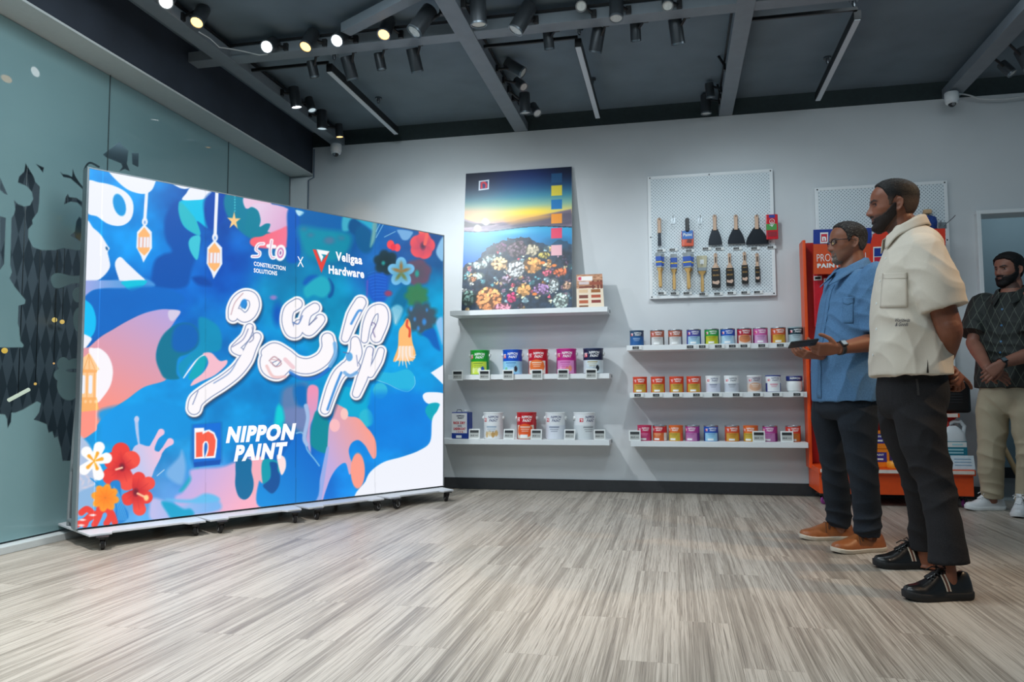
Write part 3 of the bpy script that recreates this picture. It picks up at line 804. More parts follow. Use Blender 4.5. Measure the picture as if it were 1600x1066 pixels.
    # hanging lanterns and the star
    for cx, y0, y1, top in ((562, 560, 850, 265), (1147, 690, 985, 262)):
        c.stroke([(cx + 20, top), (cx + 4, y0 - 60)], 27, Wt, smooth=False)
        c.ell(cx + 4, y0 - 45, 24, 34, Wt); c.ell(cx + 4, y0 - 40, 8, 14, (120, 170, 230))
        h = y1 - y0
        c.poly([(cx, y0 - 25), (cx + 62, y0 + 40), (cx + 64, y0 + h * .6), (cx + 18, y0 + h * .86), (cx - 8, y1 + 6), (cx - 26, y0 + h * .84), (cx - 66, y0 + h * .58), (cx - 60, y0 + 40)], Wt, smooth=False)
        O = (252, 186, 118)
        c.poly([(cx, y0), (cx + 46, y0 + 62), (cx + 44, y0 + 84), (cx - 48, y0 + 84), (cx - 50, y0 + 58)], O, smooth=False)
        c.poly([(cx - 50, y0 + 84), (cx + 44, y0 + 84), (cx + 40, y0 + 172), (cx - 50, y0 + 172)], (236, 178, 160), smooth=False)
        for k in (-28, 6, 34): c.stroke([(cx + k * .9, y0 + 92), (cx + k * .9 - 3, y0 + 162)], 18, Wt, smooth=False)
        c.poly([(cx - 56, y0 + 170), (cx + 46, y0 + 170), (cx + 40, y0 + 196), (cx, y0 + h * .82), (cx - 46, y0 + 196)], O, smooth=False)
    for k in range(6): c.ell(1316, 305 + k * 24, 5, 7, (90, 200, 215))
    st = []
    for k in range(10):
        a = -PI / 2 + .05 + k * PI / 5; r = 76 if k % 2 == 0 else 28; st.append((1308 + r * .76 * math.cos(a), 508 + r * math.sin(a)))
    c.poly(st, (252, 205, 140), smooth=False)
    # --- pink and teal at the top middle
    c.at(400, 330, 5.33)
    c.poly([(-20, -60), (265, -20), (265, 140), (150, 190), (-20, 90)], grad(400, 335, (230, 205, 232), 445, 360, (220, 170, 210)), 1.2)
    c.poly([(120, 180), (200, 150), (265, 130), (262, 250), (240, 310), (-10, 300), (-40, 230)], grad(400, 365, (250, 105, 120), 445, 375, (245, 120, 150)), 1.5)
    c.poly([(-60, -20), (10, -10), (38, 70), (30, 130), (80, 105), (118, 110), (100, 160), (60, 205), (-20, 212), (-90, 170)], (0, 130, 158), 1)
    c.poly([(265, -5), (350, 10), (372, 120), (372, 300), (350, 420), (255, 410), (262, 200)], (0, 92, 192), 2)
    c.poly([(330, -10), (400, 10), (370, 40), (345, 30)], (180, 225, 245), 1)
    c.poly([(370, 60), (450, -10), (560, 10), (740, 50), (740, 200), (560, 150), (400, 160)], (0, 98, 172), 4)
    c.poly([(360, 130), (560, 150), (780, 190), (770, 330), (640, 420), (440, 380), (372, 260)], (0, 150, 170), 5, a=.8)
    for x, y, r, k in ((455, 200, 26, .5), (610, 245, 46, .6), (400, 150, 24, .4), (710, 225, 30, .4)): c.ell(x, y, r, r * .7, (120, 110, 150), f=3, a=k)
    c.poly([(725, 45), (800, 60), (790, 150), (720, 160)], (60, 172, 200), 2)
    c.poly([(790, 70), (860, 80), (880, 150), (850, 210), (770, 150)], (0, 82, 140), 2)
    c.ell(900, 235, 72, 118, (0, 92, 146), ang=-.25, f=2)
    c.poly([(840, 68), (980, 95), (975, 160), (900, 110)], (40, 170, 205), 2)
    c.poly([(975, 95), (1010, 100), (990, 240), (950, 300), (965, 180)], (110, 170, 175), 2)
    for a, b in (((1060, 110), (1000, 220)), ((1160, 170), (1070, 215)), ((1030, 110), (1000, 170))): c.stroke([a, b], 5, (150, 205, 235), smooth=False)
    c.poly([(1180, 155), (1300, 170), (1290, 210), (1260, 240), (1220, 238), (1195, 200)], (120, 175, 225), 1.2)
    c.poly([(1500, 330), (1560, 215), (1560, 400), (1530, 400)], (140, 195, 235), 1.5)
    c.poly([(600, 560), (650, 620), (640, 700), (600, 715)], (0, 88, 158), 1.5)
    c.poly([(440, 540), (520, 540), (520, 600), (450, 630), (390, 600)], (0, 96, 186), 2.5)
    c.poly([(520, 545), (600, 570), (620, 660), (560, 720), (480, 700), (420, 720), (400, 640)], (30, 172, 196), 2.5)
    c.poly([(920, 560), (1090, 520), (1080, 740), (960, 740)], (24, 92, 200), 3)
    for k in range(9): c.stroke([(930 + k * 6, 520 + k * 25), (1000, 500 + k * 27), (1080, 520 + k * 24)], 4, (50, 130, 230), .8, a=.7)
    c.ell(145, 720, 30, 20, (140, 130, 200), f=2); c.ell(180, 860, 40, 90, (0, 90, 190), f=4)
    # flowers at the upper right
    c.at(570, 340, 4.846)
    def flower(cx, cy, r, col, col2, rot, n=5, wd=.52, f=.8, sq=1.0, a=1.0, ln=.55):
        for k in range(n):
            t = rot + 2 * PI * k / n
            cc = grad(*(np.array([cx, cy]) / c.T[2] + c.T[:2]), col2, *(np.array([cx + r * sq * math.cos(t), cy + r * math.sin(t)]) / c.T[2] + c.T[:2]), col)
            c.ell(cx + sq * r * ln * math.cos(t), cy + r * ln * math.sin(t), r * .5, r * wd * .62, cc, ang=math.atan2(math.sin(t), sq * math.cos(t)), f=f, a=a)
    flower(160, 340, 92, (30, 62, 78), (24, 48, 56), .3, 6, .7, 2)
    c.ell(140, 345, 13, 15, (40, 150, 150), f=1.5)
    flower(400, 415, 100, (110, 84, 110), (90, 88, 104), .8, 6, .8, 3)
    c.ell(395, 425, 15, 24, (50, 160, 150), f=1.5)
    flower(435, 215, 98, (244, 92, 104), (196, 84, 110), -.1, 5, .9, 1.2, .9)
    c.ell(440, 215, 18, 26, (96, 70, 96), f=2); c.stroke([(420, 110), (470, 110), (455, 200)], 26, (246, 110, 104), 1)
    c.ell(195, 205, 28, 34, (250, 78, 88)); c.ell(245, 228, 25, 30, (248, 86, 98)); c.ell(215, 225, 20, 26, (236, 60, 80))
    c.poly([(285, 520), (345, 560), (300, 700), (240, 800), (200, 660)], (0, 112, 160), 3)
    flower(392, 590, 88, (52, 130, 92), (60, 128, 84), .4, 7, .6, 2.5)
    flower(430, 760, 120, (58, 92, 108), (74, 82, 98), .2, 9, .5, 2.5)
    for x, y, q in ((350, 690, 12), (450, 790, 16), (378, 770, 9), (405, 840, 11), (470, 700, 8)): c.ell(x, y, q, q * 1.5, (60, 140, 215), f=1.5)
    flower(275, 412, 108, (118, 192, 240), (90, 160, 180), .35 - PI / 2 - .35, 5, .62, .9, .86)
    for k in range(5):
        t = -PI / 2 + 2 * PI * k / 5
        c.ell(275 + 32 * math.cos(t), 412 + 40 * math.sin(t), 34, 12, (150, 120, 70) if k in (0, 1, 4) else (110, 130, 80), ang=t, f=1.5)
    c.poly([(245, 660), (290, 700), (240, 815), (200, 760), (190, 700)], (110, 190, 220), 2)
    for k in range(5): c.stroke([(215 + k * 14, 680 + k * 6), (232, 800)], 3, (190, 225, 240), .6, a=.7)
    c.ell(178, 575, 28, 22, (150, 70, 110), f=2); c.stroke([(20, 480), (14, 620)], 10, (100, 90, 190), 1.5)
    c.poly([(430, 880), (520, 840), (560, 950), (570, 1010), (520, 980), (480, 920)], (0, 100, 190), 2)
    c.poly([(540, 790), (590, 760), (590, 960), (560, 880)], (140, 195, 240), 2)
    c.poly([(320, 765), (345, 800), (352, 880), (362, 950), (384, 1030), (360, 1085), (250, 1085), (215, 1085), (250, 980), (258, 860), (290, 810)], (254, 190, 118), .8)
    c.stroke([(322, 780), (318, 820), (340, 850), (338, 900)], 18, (226, 84, 60), .9)
    c.at(400, 500, 5.33)
    for k, (x, y) in enumerate(((1160, 350), (1190, 385), (1222, 378), (1256, 400), (1280, 370), (1305, 345), (1325, 315), (1332, 290))):
        c.stroke([(1200 + k * 14, 230), (1190 + k * 16, 300), (x, y)], [26, 18, 4], (252, 215, 175) if k % 2 else (250, 235, 225), .8)
    # --- right side
    c.poly([(1010, 435), (1140, 440), (1250, 410), (1310, 450), (1322, 530), (1270, 592), (1180, 570), (1100, 530), (1000, 500)], (36, 182, 226), 1)
    c.stroke([(1000, 500), (1100, 535), (1180, 575), (1265, 597), (1322, 540), (1318, 470)], 4, (150, 220, 240), .6)
    c.ell(1035, 590, 60, 66, (52, 186, 222), f=1)
    c.poly([(700, 560), (790, 560), (900, 515), (950, 560), (945, 690), (930, 730), (975, 800), (970, 870), (900, 890), (860, 815), (760, 790), (670, 700)], (0, 172, 214), 1.4)
    c.ell(915, 815, 58, 72, (40, 186, 214), f=1.5)
    c.poly([(960, 620), (1100, 600), (1400, 620), (1470, 850), (1400, 1066), (1000, 1066), (960, 860), (945, 740)], (0, 128, 224), 6, a=.75)
    c.poly([(1455, 440), (1580, 360), (1580, 560), (1520, 500)], Wt, smooth=False)
    c.poly([(1390, 625), (1440, 602), (1580, 622), (1580, 740), (1520, 700), (1440, 700), (1400, 670)], Wt)
    c.poly([(1440, 702), (1520, 695), (1552, 770), (1530, 830), (1490, 845), (1450, 830), (1410, 760)], (0, 168, 190), 1)
    # the dark swathe and pink drips under the lettering
    c.poly([(215, 600), (330, 540), (440, 560), (445, 1000), (330, 920), (225, 860)], (92, 128, 178), 5)
    c.poly([(190, 700), (215, 840), (230, 900), (150, 900)], (0, 190, 210), 3)
    c.poly([(320, 560), (420, 560), (410, 740), (340, 700)], (0, 110, 190), 4)
    c.poly([(428, 575), (515, 560), (515, 700), (490, 800), (450, 900), (455, 1140), (395, 1100), (430, 900)], grad(480, 610, (240, 150, 185), 480, 720, (170, 170, 225)), 1.4)
    c.poly([(500, 760), (560, 800), (605, 850), (605, 1100), (470, 1060), (455, 960), (470, 850)], (0, 140, 156), 1.4)
    c.at(0, 0, 1)
    PK = grad(515, 720, (196, 172, 222), 590, 690, (255, 160, 140))
    c.poly([(524, 632), (531, 634), (539, 639), (543, 650), (556, 652), (564, 657), (572, 667), (580, 676), (587, 690), (588, 712), (583, 717), (577, 708), (570, 696), (560, 688), (550, 692), (545, 703), (547, 716), (552, 730), (546, 742), (540, 724), (528, 730), (517, 746), (508, 770), (501, 792), (493, 792), (498, 770), (505, 740), (510, 715), (512, 690), (514, 665), (520, 650)], PK, .9)
    c.ell(523, 665, 8, 10, (250, 190, 195)); c.ell(538, 647, 6, 9, (250, 200, 195))
    c.ell(559, 736, 11, 28, (252, 158, 140))
    c.poly([(696, 632), (682, 644), (675, 657), (672, 690), (655, 704), (628, 714), (600, 722), (580, 736), (571, 752), (562, 782), (700, 775)], Wt, .9)
    c.stroke([(496, 790), (505, 740), (512, 700)], [10, 7, 4], (150, 172, 232), .9)
    # --- left side
    c.at(120, 440, 5.33)
    c.poly([(20, 10), (150, -10), (380, -5), (420, 20), (250, 50), (130, 75), (50, 130)], grad(125, 445, (168, 172, 232), 195, 445, (90, 160, 225)), 1.2)
    c.poly([(380, 0), (570, -10), (560, 30), (460, 82), (400, 40)], (0, 196, 226), 1)
    c.poly([(60, 140), (180, 70), (400, 60), (560, 40), (760, 60), (900, 140), (800, 235), (560, 265), (420, 330), (220, 440), (130, 470), (160, 330), (110, 190)], (0, 106, 200), 3, a=.85)
    c.poly([(20, 140), (80, 160), (130, 210), (158, 300), (155, 390), (130, 450), (90, 475), (20, 440)], (0, 192, 248), 1)
    c.poly([(20, 440), (120, 470), (100, 520), (40, 590), (10, 590)], Wt, 1)
    PG = grad(240, 480, (186, 166, 222), 160, 640, (255, 148, 132))
    c.poly([(862, 252), (830, 310), (770, 400), (700, 490), (662, 600), (680, 700), (745, 815), (560, 880), (420, 980), (300, 1062), (180, 1180), (150, 1250), (0, 1270), (10, 640), (110, 540), (200, 460), (300, 400), (420, 330), (560, 265), (700, 232), (800, 236)], PG, 1)
    c.poly([(770, 240), (862, 250), (800, 330), (765, 300)], (214, 206, 232), 1.2)
    c.poly([(100, 575), (150, 556), (200, 562), (265, 625), (300, 735), (282, 860), (220, 960), (165, 1000), (150, 800)], (250, 246, 252), .9)
    c.poly([(850, 350), (960, 355), (1022, 430), (1005, 540), (930, 600), (845, 640), (830, 760), (850, 810), (740, 810), (690, 740), (660, 640), (680, 520), (740, 420)], (0, 118, 150), 1.5)
    c.poly([(860, 355), (960, 360), (1015, 440), (990, 540), (900, 590), (800, 560), (800, 420)], (0, 100, 186), 3)
    c.poly([(1020, 300), (1180, 380), (1200, 560), (1080, 600), (940, 690), (880, 800), (845, 700), (930, 610), (1020, 520)], (0, 150, 186), 2, a=.8)
    c.stroke([(890, 802), (940, 730), (1000, 655), (1060, 612), (1110, 612)], [10, 14, 16, 14, 8], Wt, .8)
    c.poly([(1050, 600), (1120, 595), (1190, 660), (1250, 655), (1240, 700), (1150, 780), (1040, 830), (950, 870), (975, 820), (1050, 760), (1092, 690), (1085, 640)], (246, 190, 206), 1)
    c.poly([(1000, 660), (1060, 620), (1085, 660), (1050, 750), (980, 810), (930, 800)], (0, 170, 190), 1.2)
    O = (250, 178, 104); O2 = (255, 205, 150)
    c.poly([(100, 596), (118, 615), (190, 735), (20, 735), (20, 660)], O2, smooth=False)
    for k in (40, 85, 130): c.stroke([(100, 610), (k + 20, 730)], 6, (240, 165, 90), .6, smooth=False)
    c.poly([(0, 730), (175, 735), (168, 760), (0, 762)], O, smooth=False)
    c.poly([(0, 760), (165, 760), (158, 970), (0, 970)], O2, smooth=False)
    for k in (55, 115): c.stroke([(k, 795), (k - 3, 920)], 30, Wt, .7, smooth=False)
    for k in (22, 86, 148): c.stroke([(k, 760), (k - 4, 965)], 12, O, .7, smooth=False)
    c.poly([(0, 965), (165, 965), (185, 1070), (0, 1090)], O, smooth=False)
    for k in range(4): c.ell(30 + k * 42, 1000, 12, 14, O2)
    # --- lower left
    c.at(110, 640, 5.33)
    c.poly([(265, 0), (250, 120), (255, 260), (380, 280), (520, 320), (700, 300), (1000, 200), (1010, 0), (700, -60)], grad(150, 650, (0, 156, 238), 290, 690, (0, 146, 222)), 4, a=.9)
    c.poly([(40, 240), (130, 260), (200, 400), (210, 620), (60, 780), (40, 600)], (176, 196, 226), 2)
    c.poly([(40, 720), (200, 640), (240, 700), (180, 830), (40, 900)], (140, 182, 224), 2)
    for k in range(7): c.ell(70 + 17 * k, 540 + (k * 37) % 130, 20, 7, (214, 206, 220), ang=k, f=1.5)
    LV = grad(210, 700, (196, 200, 238), 245, 690, (240, 196, 222))
    c.stroke([(550, 85), (556, 180), (572, 300)], [34, 26, 14], (176, 200, 240), .8); c.ell(552, 80, 20, 26, (196, 206, 240))
    c.poly([(520, 330), (565, 290), (590, 290), (640, 305), (680, 290), (760, 180), (700, 330), (760, 370), (700, 500), (670, 570), (600, 620), (480, 500)], LV, .9)
    c.ell(668, 330, 10, 10, LV); c.stroke([(665, 320), (715, 240), (755, 190)], [22, 30, 58], LV, .8)
    c.stroke([(720, 400), (780, 320), (830, 270)], [30, 26, 62], LV, .8)
    c.stroke([(722, 552), (780, 503)], 7, (190, 220, 245), .6, smooth=False)
    c.poly([(800, 520), (900, 400), (930, 340), (960, 470), (930, 620), (840, 590)], (120, 178, 232), 3)
    c.poly([(940, 640), (1060, 480), (1050, 590), (960, 680), (910, 680)], (0, 170, 190), 3)
    c.poly([(1010, 500), (1250, 480), (1400, 430), (1580, 420), (1600, 820), (1240, 870), (900, 900), (870, 740), (930, 690), (1000, 590)], grad(310, 740, (196, 176, 232), 380, 790, (250, 178, 200)), 3)
    c.poly([(690, 740), (780, 760), (900, 800), (1000, 780), (1150, 720), (1220, 740), (1238, 840), (900, 900), (680, 920), (660, 800)], grad(240, 790, (190, 190, 236), 330, 790, (120, 180, 240)), 3)
    c.poly([(760, 770), (850, 780), (940, 830), (1000, 830), (1020, 880), (860, 910), (800, 850)], (0, 164, 208), 2.5)
    c.poly([(800, 745), (1000, 750), (1120, 700), (1220, 725), (1235, 760), (1100, 780), (900, 775)], (100, 190, 240), 2.5)
    # the drips below the words
    c.at(280, 640, 7.27)
    c.poly([(830, 560), (960, 560), (950, 840), (905, 830), (830, 980), (815, 700)], (246, 176, 190), 2)
    c.poly([(905, 825), (960, 830), (1110, 640), (1240, 420), (1330, 290), (1420, 300), (1470, 460), (1560, 600), (1590, 700), (1560, 1020), (1300, 1070), (905, 1100)], grad(405, 770, (0, 142, 224), 490, 700, (0, 106, 204)), 1.4)
    c.stroke([(1330, 270), (1390, 262), (1430, 320), (1450, 450), (1540, 570), (1590, 640)], 14, (130, 190, 232), .8)
    c.poly([(655, 570), (812, 570), (820, 700), (845, 820), (835, 920), (790, 1000), (730, 1024), (670, 980), (636, 860), (640, 740)], (0, 108, 160), .9)
    c.poly([(950, 580), (1115, 590), (1140, 720), (1060, 740), (1000, 830), (945, 820)], (0, 158, 178), 1)
    c.poly([(1030, 600), (1110, 610), (1120, 690), (1145, 760), (1130, 870), (1060, 955), (985, 910), (955, 860), (1030, 790), (1040, 690)], (0, 82, 156), 1.2)
    c.poly([(1110, 520), (1195, 545), (1212, 650), (1172, 742), (1142, 700)], (252, 226, 226), .9)
    c.poly([(1180, 0), (1440, -20), (1450, 130), (1420, 220), (1330, 200), (1190, 120)], (112, 132, 184), 4)
    c.poly([(1110, -20), (1170, -20), (1190, 130), (1100, 160)], (0, 206, 216), 3)
    c.stroke([(1440, -40), (1460, 100), (1420, 320), (1450, 400)], [50, 40, 44, 40], (160, 190, 232), 1)
    # white and red flowers bottom left
    c.at(110, 640, 5.33)
    def petal(cx, cy, x, y, wd, col, f=.8):
        c.stroke([(cx, cy), ((cx + x) / 2, (cy + y) / 2), (x, y)], [wd * .4, wd * .8, wd], col, f)
    def hib(cx, cy, pts, wd):
        for i, (x, y) in enumerate(pts): petal(cx, cy, x, y, wd, grad(*(np.array([cx, cy]) / 5.33 + c.T[:2]), (196, 30, 44), *(np.array([x, y]) / 5.33 + c.T[:2]), (246, 78, 66) if i % 2 else (238, 62, 56)))
        for i, (x, y) in enumerate(pts): c.stroke([(cx, cy), (x, y)], [10, 3], (206, 40, 50), 1.2, a=.6, smooth=False)
        c.ell(cx, cy, 22, 30, (120, 16, 44), f=2)
    hib(430, 480, [(420, 350), (505, 420), (340, 555), (470, 600), (355, 430)], 150)
    c.stroke([(430, 485), (380, 500)], 16, (255, 200, 170), .8, smooth=False)
    hib(545, 690, [(570, 575), (650, 615), (478, 745), (575, 830), (630, 730)], 110)
    c.stroke([(560, 700), (630, 735)], 18, (255, 190, 150), .8, smooth=False); c.ell(632, 736, 20, 24, (255, 214, 150), f=1.2)
    for k in range(12): c.stroke([(140 + k * 4, 560 + k * 2), (380 + 6 * k, 700 + 14 * k), (420 + 4 * k, 900)], 5, (0, 130 + 8 * (k % 5), 220), .8, a=.0 if k < 6 else .9)
    c.poly([(330, 620), (410, 600), (430, 760), (480, 860), (470, 920), (380, 950), (370, 780)], (20, 132, 214), 1.2)
    for k in range(6): c.stroke([(360 + 8 * k, 640 + 10 * k), (390 + 10 * k, 800), (400 + 14 * k, 920)], 5, (120, 190, 240), .7, a=.7)
    RC = (238, 62, 52)
    for pts in ([(60, 960), (200, 880), (330, 800)], [(90, 860), (140, 830), (200, 880)], [(200, 960), (240, 880), (240, 830)], [(300, 950), (330, 880), (300, 800)], [(120, 960), (150, 900), (200, 880)], [(370, 940), (340, 860), (290, 830)]):
        c.stroke(pts, 52, RC, .8)
    for x, y in ((100, 920), (90, 965), (185, 880)): c.ell(x, y, 26, 9, (250, 222, 220))
    flower(290, 735, 112, (255, 160, 40), (255, 130, 30), .2, 8, .52, .9)
    for k in range(8):
        t = .2 + k * PI / 4; c.stroke([(290, 735), (290 + 90 * math.cos(t), 735 + 95 * math.sin(t))], 4, (240, 120, 20), .7, a=.6, smooth=False)
    for x, y in ((240, 315), (300, 405), (235, 545), (115, 500), (135, 355)): petal(200, 430, x, y, 92, (252, 252, 252))
    for x, y in ((225, 365), (262, 412), (222, 492), (145, 482), (155, 388)): c.stroke([(198, 430), (x, y)], [8, 30], (250, 172, 48), 1, smooth=False)
    # --- the calligraphy
    c.at(330, 440, 4.846)
    S = [([(165, 265), (168, 205), (200, 140), (255, 105), (310, 120), (328, 180), (300, 245), (250, 272), (205, 240)], 78),
         ([(290, 350), (262, 420), (205, 480), (180, 510), (215, 530)], 66), ([(345, 420), (300, 500), (260, 590), (190, 680), (90, 760), (-30, 835), (-110, 900), (-130, 960)], [70, 90, 100, 100, 100, 105, 110, 100]),
         ([(650, 170), (590, 215), (575, 300), (600, 375), (645, 385), (665, 330)], 84), ([(785, 200), (725, 245), (705, 330), (740, 375), (800, 320), (825, 285)], 78),
         ([(470, 560), (420, 590), (430, 660), (500, 690), (560, 640)], 100), ([(420, 540), (480, 510), (560, 560), (640, 625), (740, 640), (840, 590), (885, 510), (880, 435)], [90, 95, 110, 120, 120, 112, 105, 95]),
         ([(1130, 160), (1075, 260), (1015, 430)], [90, 96, 64]), ([(1160, 440), (1180, 320), (1225, 225), (1290, 215), (1300, 300), (1250, 420)], [56, 66, 72, 80, 84, 90]),
         ([(1090, 450), (1095, 540), (1050, 630), (970, 700), (915, 810), (862, 970)], [70, 100, 96, 92, 90, 74]), ([(1010, 640), (1060, 680), (1100, 640)], 60),
         ([(1200, 520), (1170, 650), (1140, 740), (1098, 850)], [60, 80, 84, 64]), ([(1285, 525), (1260, 600), (1205, 700)], [56, 66, 60])]
    for p, wd in S: c.stroke(p, wd, (0, 60, 110), 3.2, off=3.0, shift=(2.5, 5), a=.75)
    for p, wd in S: c.stroke(p, wd, (70, 84, 110), .9, off=3.6, shift=(.6, 1.8))
    for p, wd in S: c.stroke(p, wd, (250, 250, 253), .8, off=3.4)
    for p, wd in S: c.stroke(p, wd, (92, 112, 160), .7, off=.1)
    for p, wd in S: c.stroke(p, wd, (252, 248, 252), .7, off=-1.0)
    c.ell(246, 168, 24, 36, (40, 140, 220), ang=.3)
    c.ell(1045, 570, 26, 34, (96, 170, 226)); c.stroke([(1040, 545), (1000, 535)], 8, (92, 120, 170), .7, smooth=False)
    for p, wd, k in (([(600, 690), (690, 735), (800, 725), (890, 660)], 24, (40, 120, 216)), ([(900, 640), (940, 560), (935, 470)], 30, (110, 176, 232)), ([(985, 690), (940, 800), (880, 970)], 18, (40, 130, 214)),
                     ([(1010, 690), (1050, 715), (1100, 690)], 26, (110, 170, 226)), ([(420, 640), (470, 720), (560, 720)], 22, (240, 196, 196)), ([(560, 590), (620, 650)], 30, (240, 200, 208)),
                     ([(440, 600), (480, 570), (530, 620), (490, 645), (450, 610)], 10, (190, 150, 160)), ([(460, 590), (520, 600)], 8, (214, 170, 176)), ([(620, 310), (660, 320), (690, 260)], 9, (70, 110, 180)),
                     ([(740, 330), (800, 275)], 8, (110, 120, 160)), ([(1060, 320), (1110, 230), (1135, 220)], 18, (60, 140, 220)), ([(1215, 330), (1220, 310), (1245, 330), (1225, 370), (1240, 420)], 8, (120, 110, 160)),
                     ([(150, 250), (180, 160), (240, 90)], 7, (190, 150, 160)), ([(310, 345), (320, 430), (290, 460)], 7, (110, 120, 160)), ([(200, 590), (140, 690), (20, 770)], 9, (120, 150, 200)), ([(280, 360), (240, 440), (160, 495)], 7, (110, 120, 170)),
                     ([(1230, 510), (1220, 560)], 6, (110, 120, 170)), ([(1100, 560), (1110, 640)], 8, (140, 150, 190)), ([(-100, 830), (-140, 930)], 7, (100, 120, 170))):
        c.stroke(p, wd, k, .8, a=.85)
    # --- badge with a letter
    c.at(280, 640, 7.27)
    c.poly([(150, 180), (478, 150), (480, 600), (165, 650), (130, 560)], (0, 70, 160), 3.5, smooth=False, a=.6)
    c.poly([(160, 175), (470, 150), (470, 585), (165, 615)], (0, 112, 218), .9, smooth=False)
    c.poly([(165, 600), (470, 570), (462, 625), (170, 655)], (0, 84, 182), .9, smooth=False)
    WN = [(172, 212), (280, 208), (285, 240), (340, 228), (400, 262), (432, 340), (428, 430), (410, 550), (172, 562)]
    c.poly(WN, (252, 252, 255), .8, smooth=False)
    c.poly([(190, 262), (262, 254), (268, 280), (330, 248), (390, 282), (414, 350), (410, 430), (392, 528), (310, 534), (330, 470), (332, 400), (318, 362), (290, 360), (268, 390), (264, 470), (266, 536), (190, 544)], (250, 96, 72), .8, smooth=False)
    c.poly([(300, 372), (322, 392), (322, 450), (300, 520), (284, 540), (278, 470), (282, 400)], (30, 112, 205), .8)
    c.stroke([(282, 545), (276, 460), (282, 395), (302, 368), (324, 395), (324, 455), (300, 530)], 10, (252, 252, 255), .7)
    # --- the small mark and the triangle mark at the top
    c.at(400, 330, 5.33)
    for p in ([(62, 272), (20, 278), (0, 320), (30, 345), (20, 375), (-30, 378)], [(130, 245), (118, 340), (132, 385), (152, 388)], [(100, 290), (155, 296)]):
        c.stroke(p, 30, (250, 250, 253), .7)
    for p in ([(62, 272), (20, 278), (0, 320), (30, 345), (20, 375), (-30, 378)], [(130, 245), (118, 340), (132, 385), (152, 388)]): c.stroke(p, 5, (200, 110, 170), .6)
    c.ell(204, 348, 46, 68, (250, 250, 253), ang=.12); c.ell(204, 348, 27, 44, (200, 110, 175), ang=.12); c.ell(204, 348, 17, 30, (250, 250, 253), ang=.12); c.ell(204, 348, 7, 14, (130, 80, 150), ang=.12)
    c.poly([(472, 318), (500, 320), (542, 425), (612, 335), (545, 515)], (232, 66, 58), .7, smooth=False)
    c.poly([(505, 318), (612, 335), (590, 365), (545, 358), (560, 380), (545, 422)], (250, 250, 253), .7, smooth=False)
    # LED module seams
    for x, y0, y1, k in ((462, 300, 800, .86), (153, 240, 860, 1.10), (321, 240, 860, .93), (586, 320, 800, .94)):
        m = abs(c.X - x - (c.Y - 560) * (-.028 if x == 153 else 0)) < .8; c.C[m] = np.clip(c.C[m] * k + (12 if k > 1 else 0), 0, 255)
    P = np.empty(W.shape); R3 = np.array(SL.to_3x3()); P = np.stack([Xg, Yg, np.full_like(Xg, .0004)], -1) @ R3.T + np.array(SL.translation)
    s = grid_mesh('display_face', P, attr_mat('lit LED face', 'col', .35, emit=1.0), wall_t, lin(np.clip(c.C, 0, 255)))
    s['label'] = 'lit screen face with blue and pink tropical artwork and white lettering'
paint_screen()
# lettering on the picture
mw = glow('lit white lettering', (250, 251, 255), 1.0)
def scr_text(s, p0, p1, hgt, bold=.02, slant=0.0, gap=0.0):
    """baseline from p0 to p1 in the photo, capitals hgt px high"""
    b = MB(); p0 = np.array(p0, float); p1 = np.array(p1, float); V, F, wd = text2d(s, bold)
    u = (p1 - p0) / wd; up = np.array([-.02 + slant, -1.0]) * hgt
    b.add([on_screen(*(p0 + u * x + up * y)) for x, y in V], F); b.build('lettering', mw, wall_t, 0)
scr_text('CONSTRUCTION', (396.5, 415.0), (446, 423.0), 6.6, .03)
scr_text('SOLUTIONS', (396.5, 425.5), (433, 430.5), 6.6, .03)
scr_text('X', (464.5, 416.5), (474.5, 417.5), 17, .0)
scr_text('Veligaa', (524.5, 406.5), (566, 413), 13.5, .04)
scr_text('Hardware', (513.5, 427), (569, 434.5), 13.0, .04)
scr_text('NIPPON', (353, 690.8), (458.5, 685.3), 23.5, .06, .2)
scr_text('PAINT', (365.5, 719.6), (445, 714.5), 23.5, .06, .2)

# cabinets, base plates, casters, rear stays
m_alu = mat('grey LED cabinet', (150, 158, 162), .4, metal=.5, var=.04)
m_plate = mat('silver base plate', (196, 199, 202), .5, var=.03)
for k in range(4):
    x0 = SW * k / 4
    MB().box((x0 + SW / 8, SH / 2, -.035), (SW / 4 - .0015, SH, .068), SL).build('cabinet', m_alu, wall_t, 0, bevel=.002)
m = MB()
for x in (-.006, SW + .006): m.box((x, SH / 2, -.034), (.012, SH + .01, .072), SL)
m.box((SW / 2, SH + .004, -.034), (SW + .024, .008, .072), SL)
m.build('edge_frame', m_alu, wall_t, 0, bevel=.001)
FRONT = .235; BACK = .42
def plate(x0, x1, tabs):
    """one unit's base plate: its front edge steps out where the casters are bolted on"""
    p = [(x0, BACK * -1)]
    p += [(x0, .0), (x0 + .0, .03)]
    for (a, c, zz) in tabs: p += [(a, zz[0]), (a, zz[1]), (c, zz[1]), (c, zz[0])]
    p += [(x1, .03), (x1, -BACK)]
    return p
pl_y = -.026
unit = SW / 4
cast_px = [(160, 860), (305, 838), (345, 834), (461, 818), (496, 813), (587, 799), (617, 796), (698, 784)]
cl = []
for px, py in cast_px:
    q = SMi @ at(px, py, 2, .0); cl.append((q.x, q.z))
fz = float(np.mean([z for _, z in cl]))
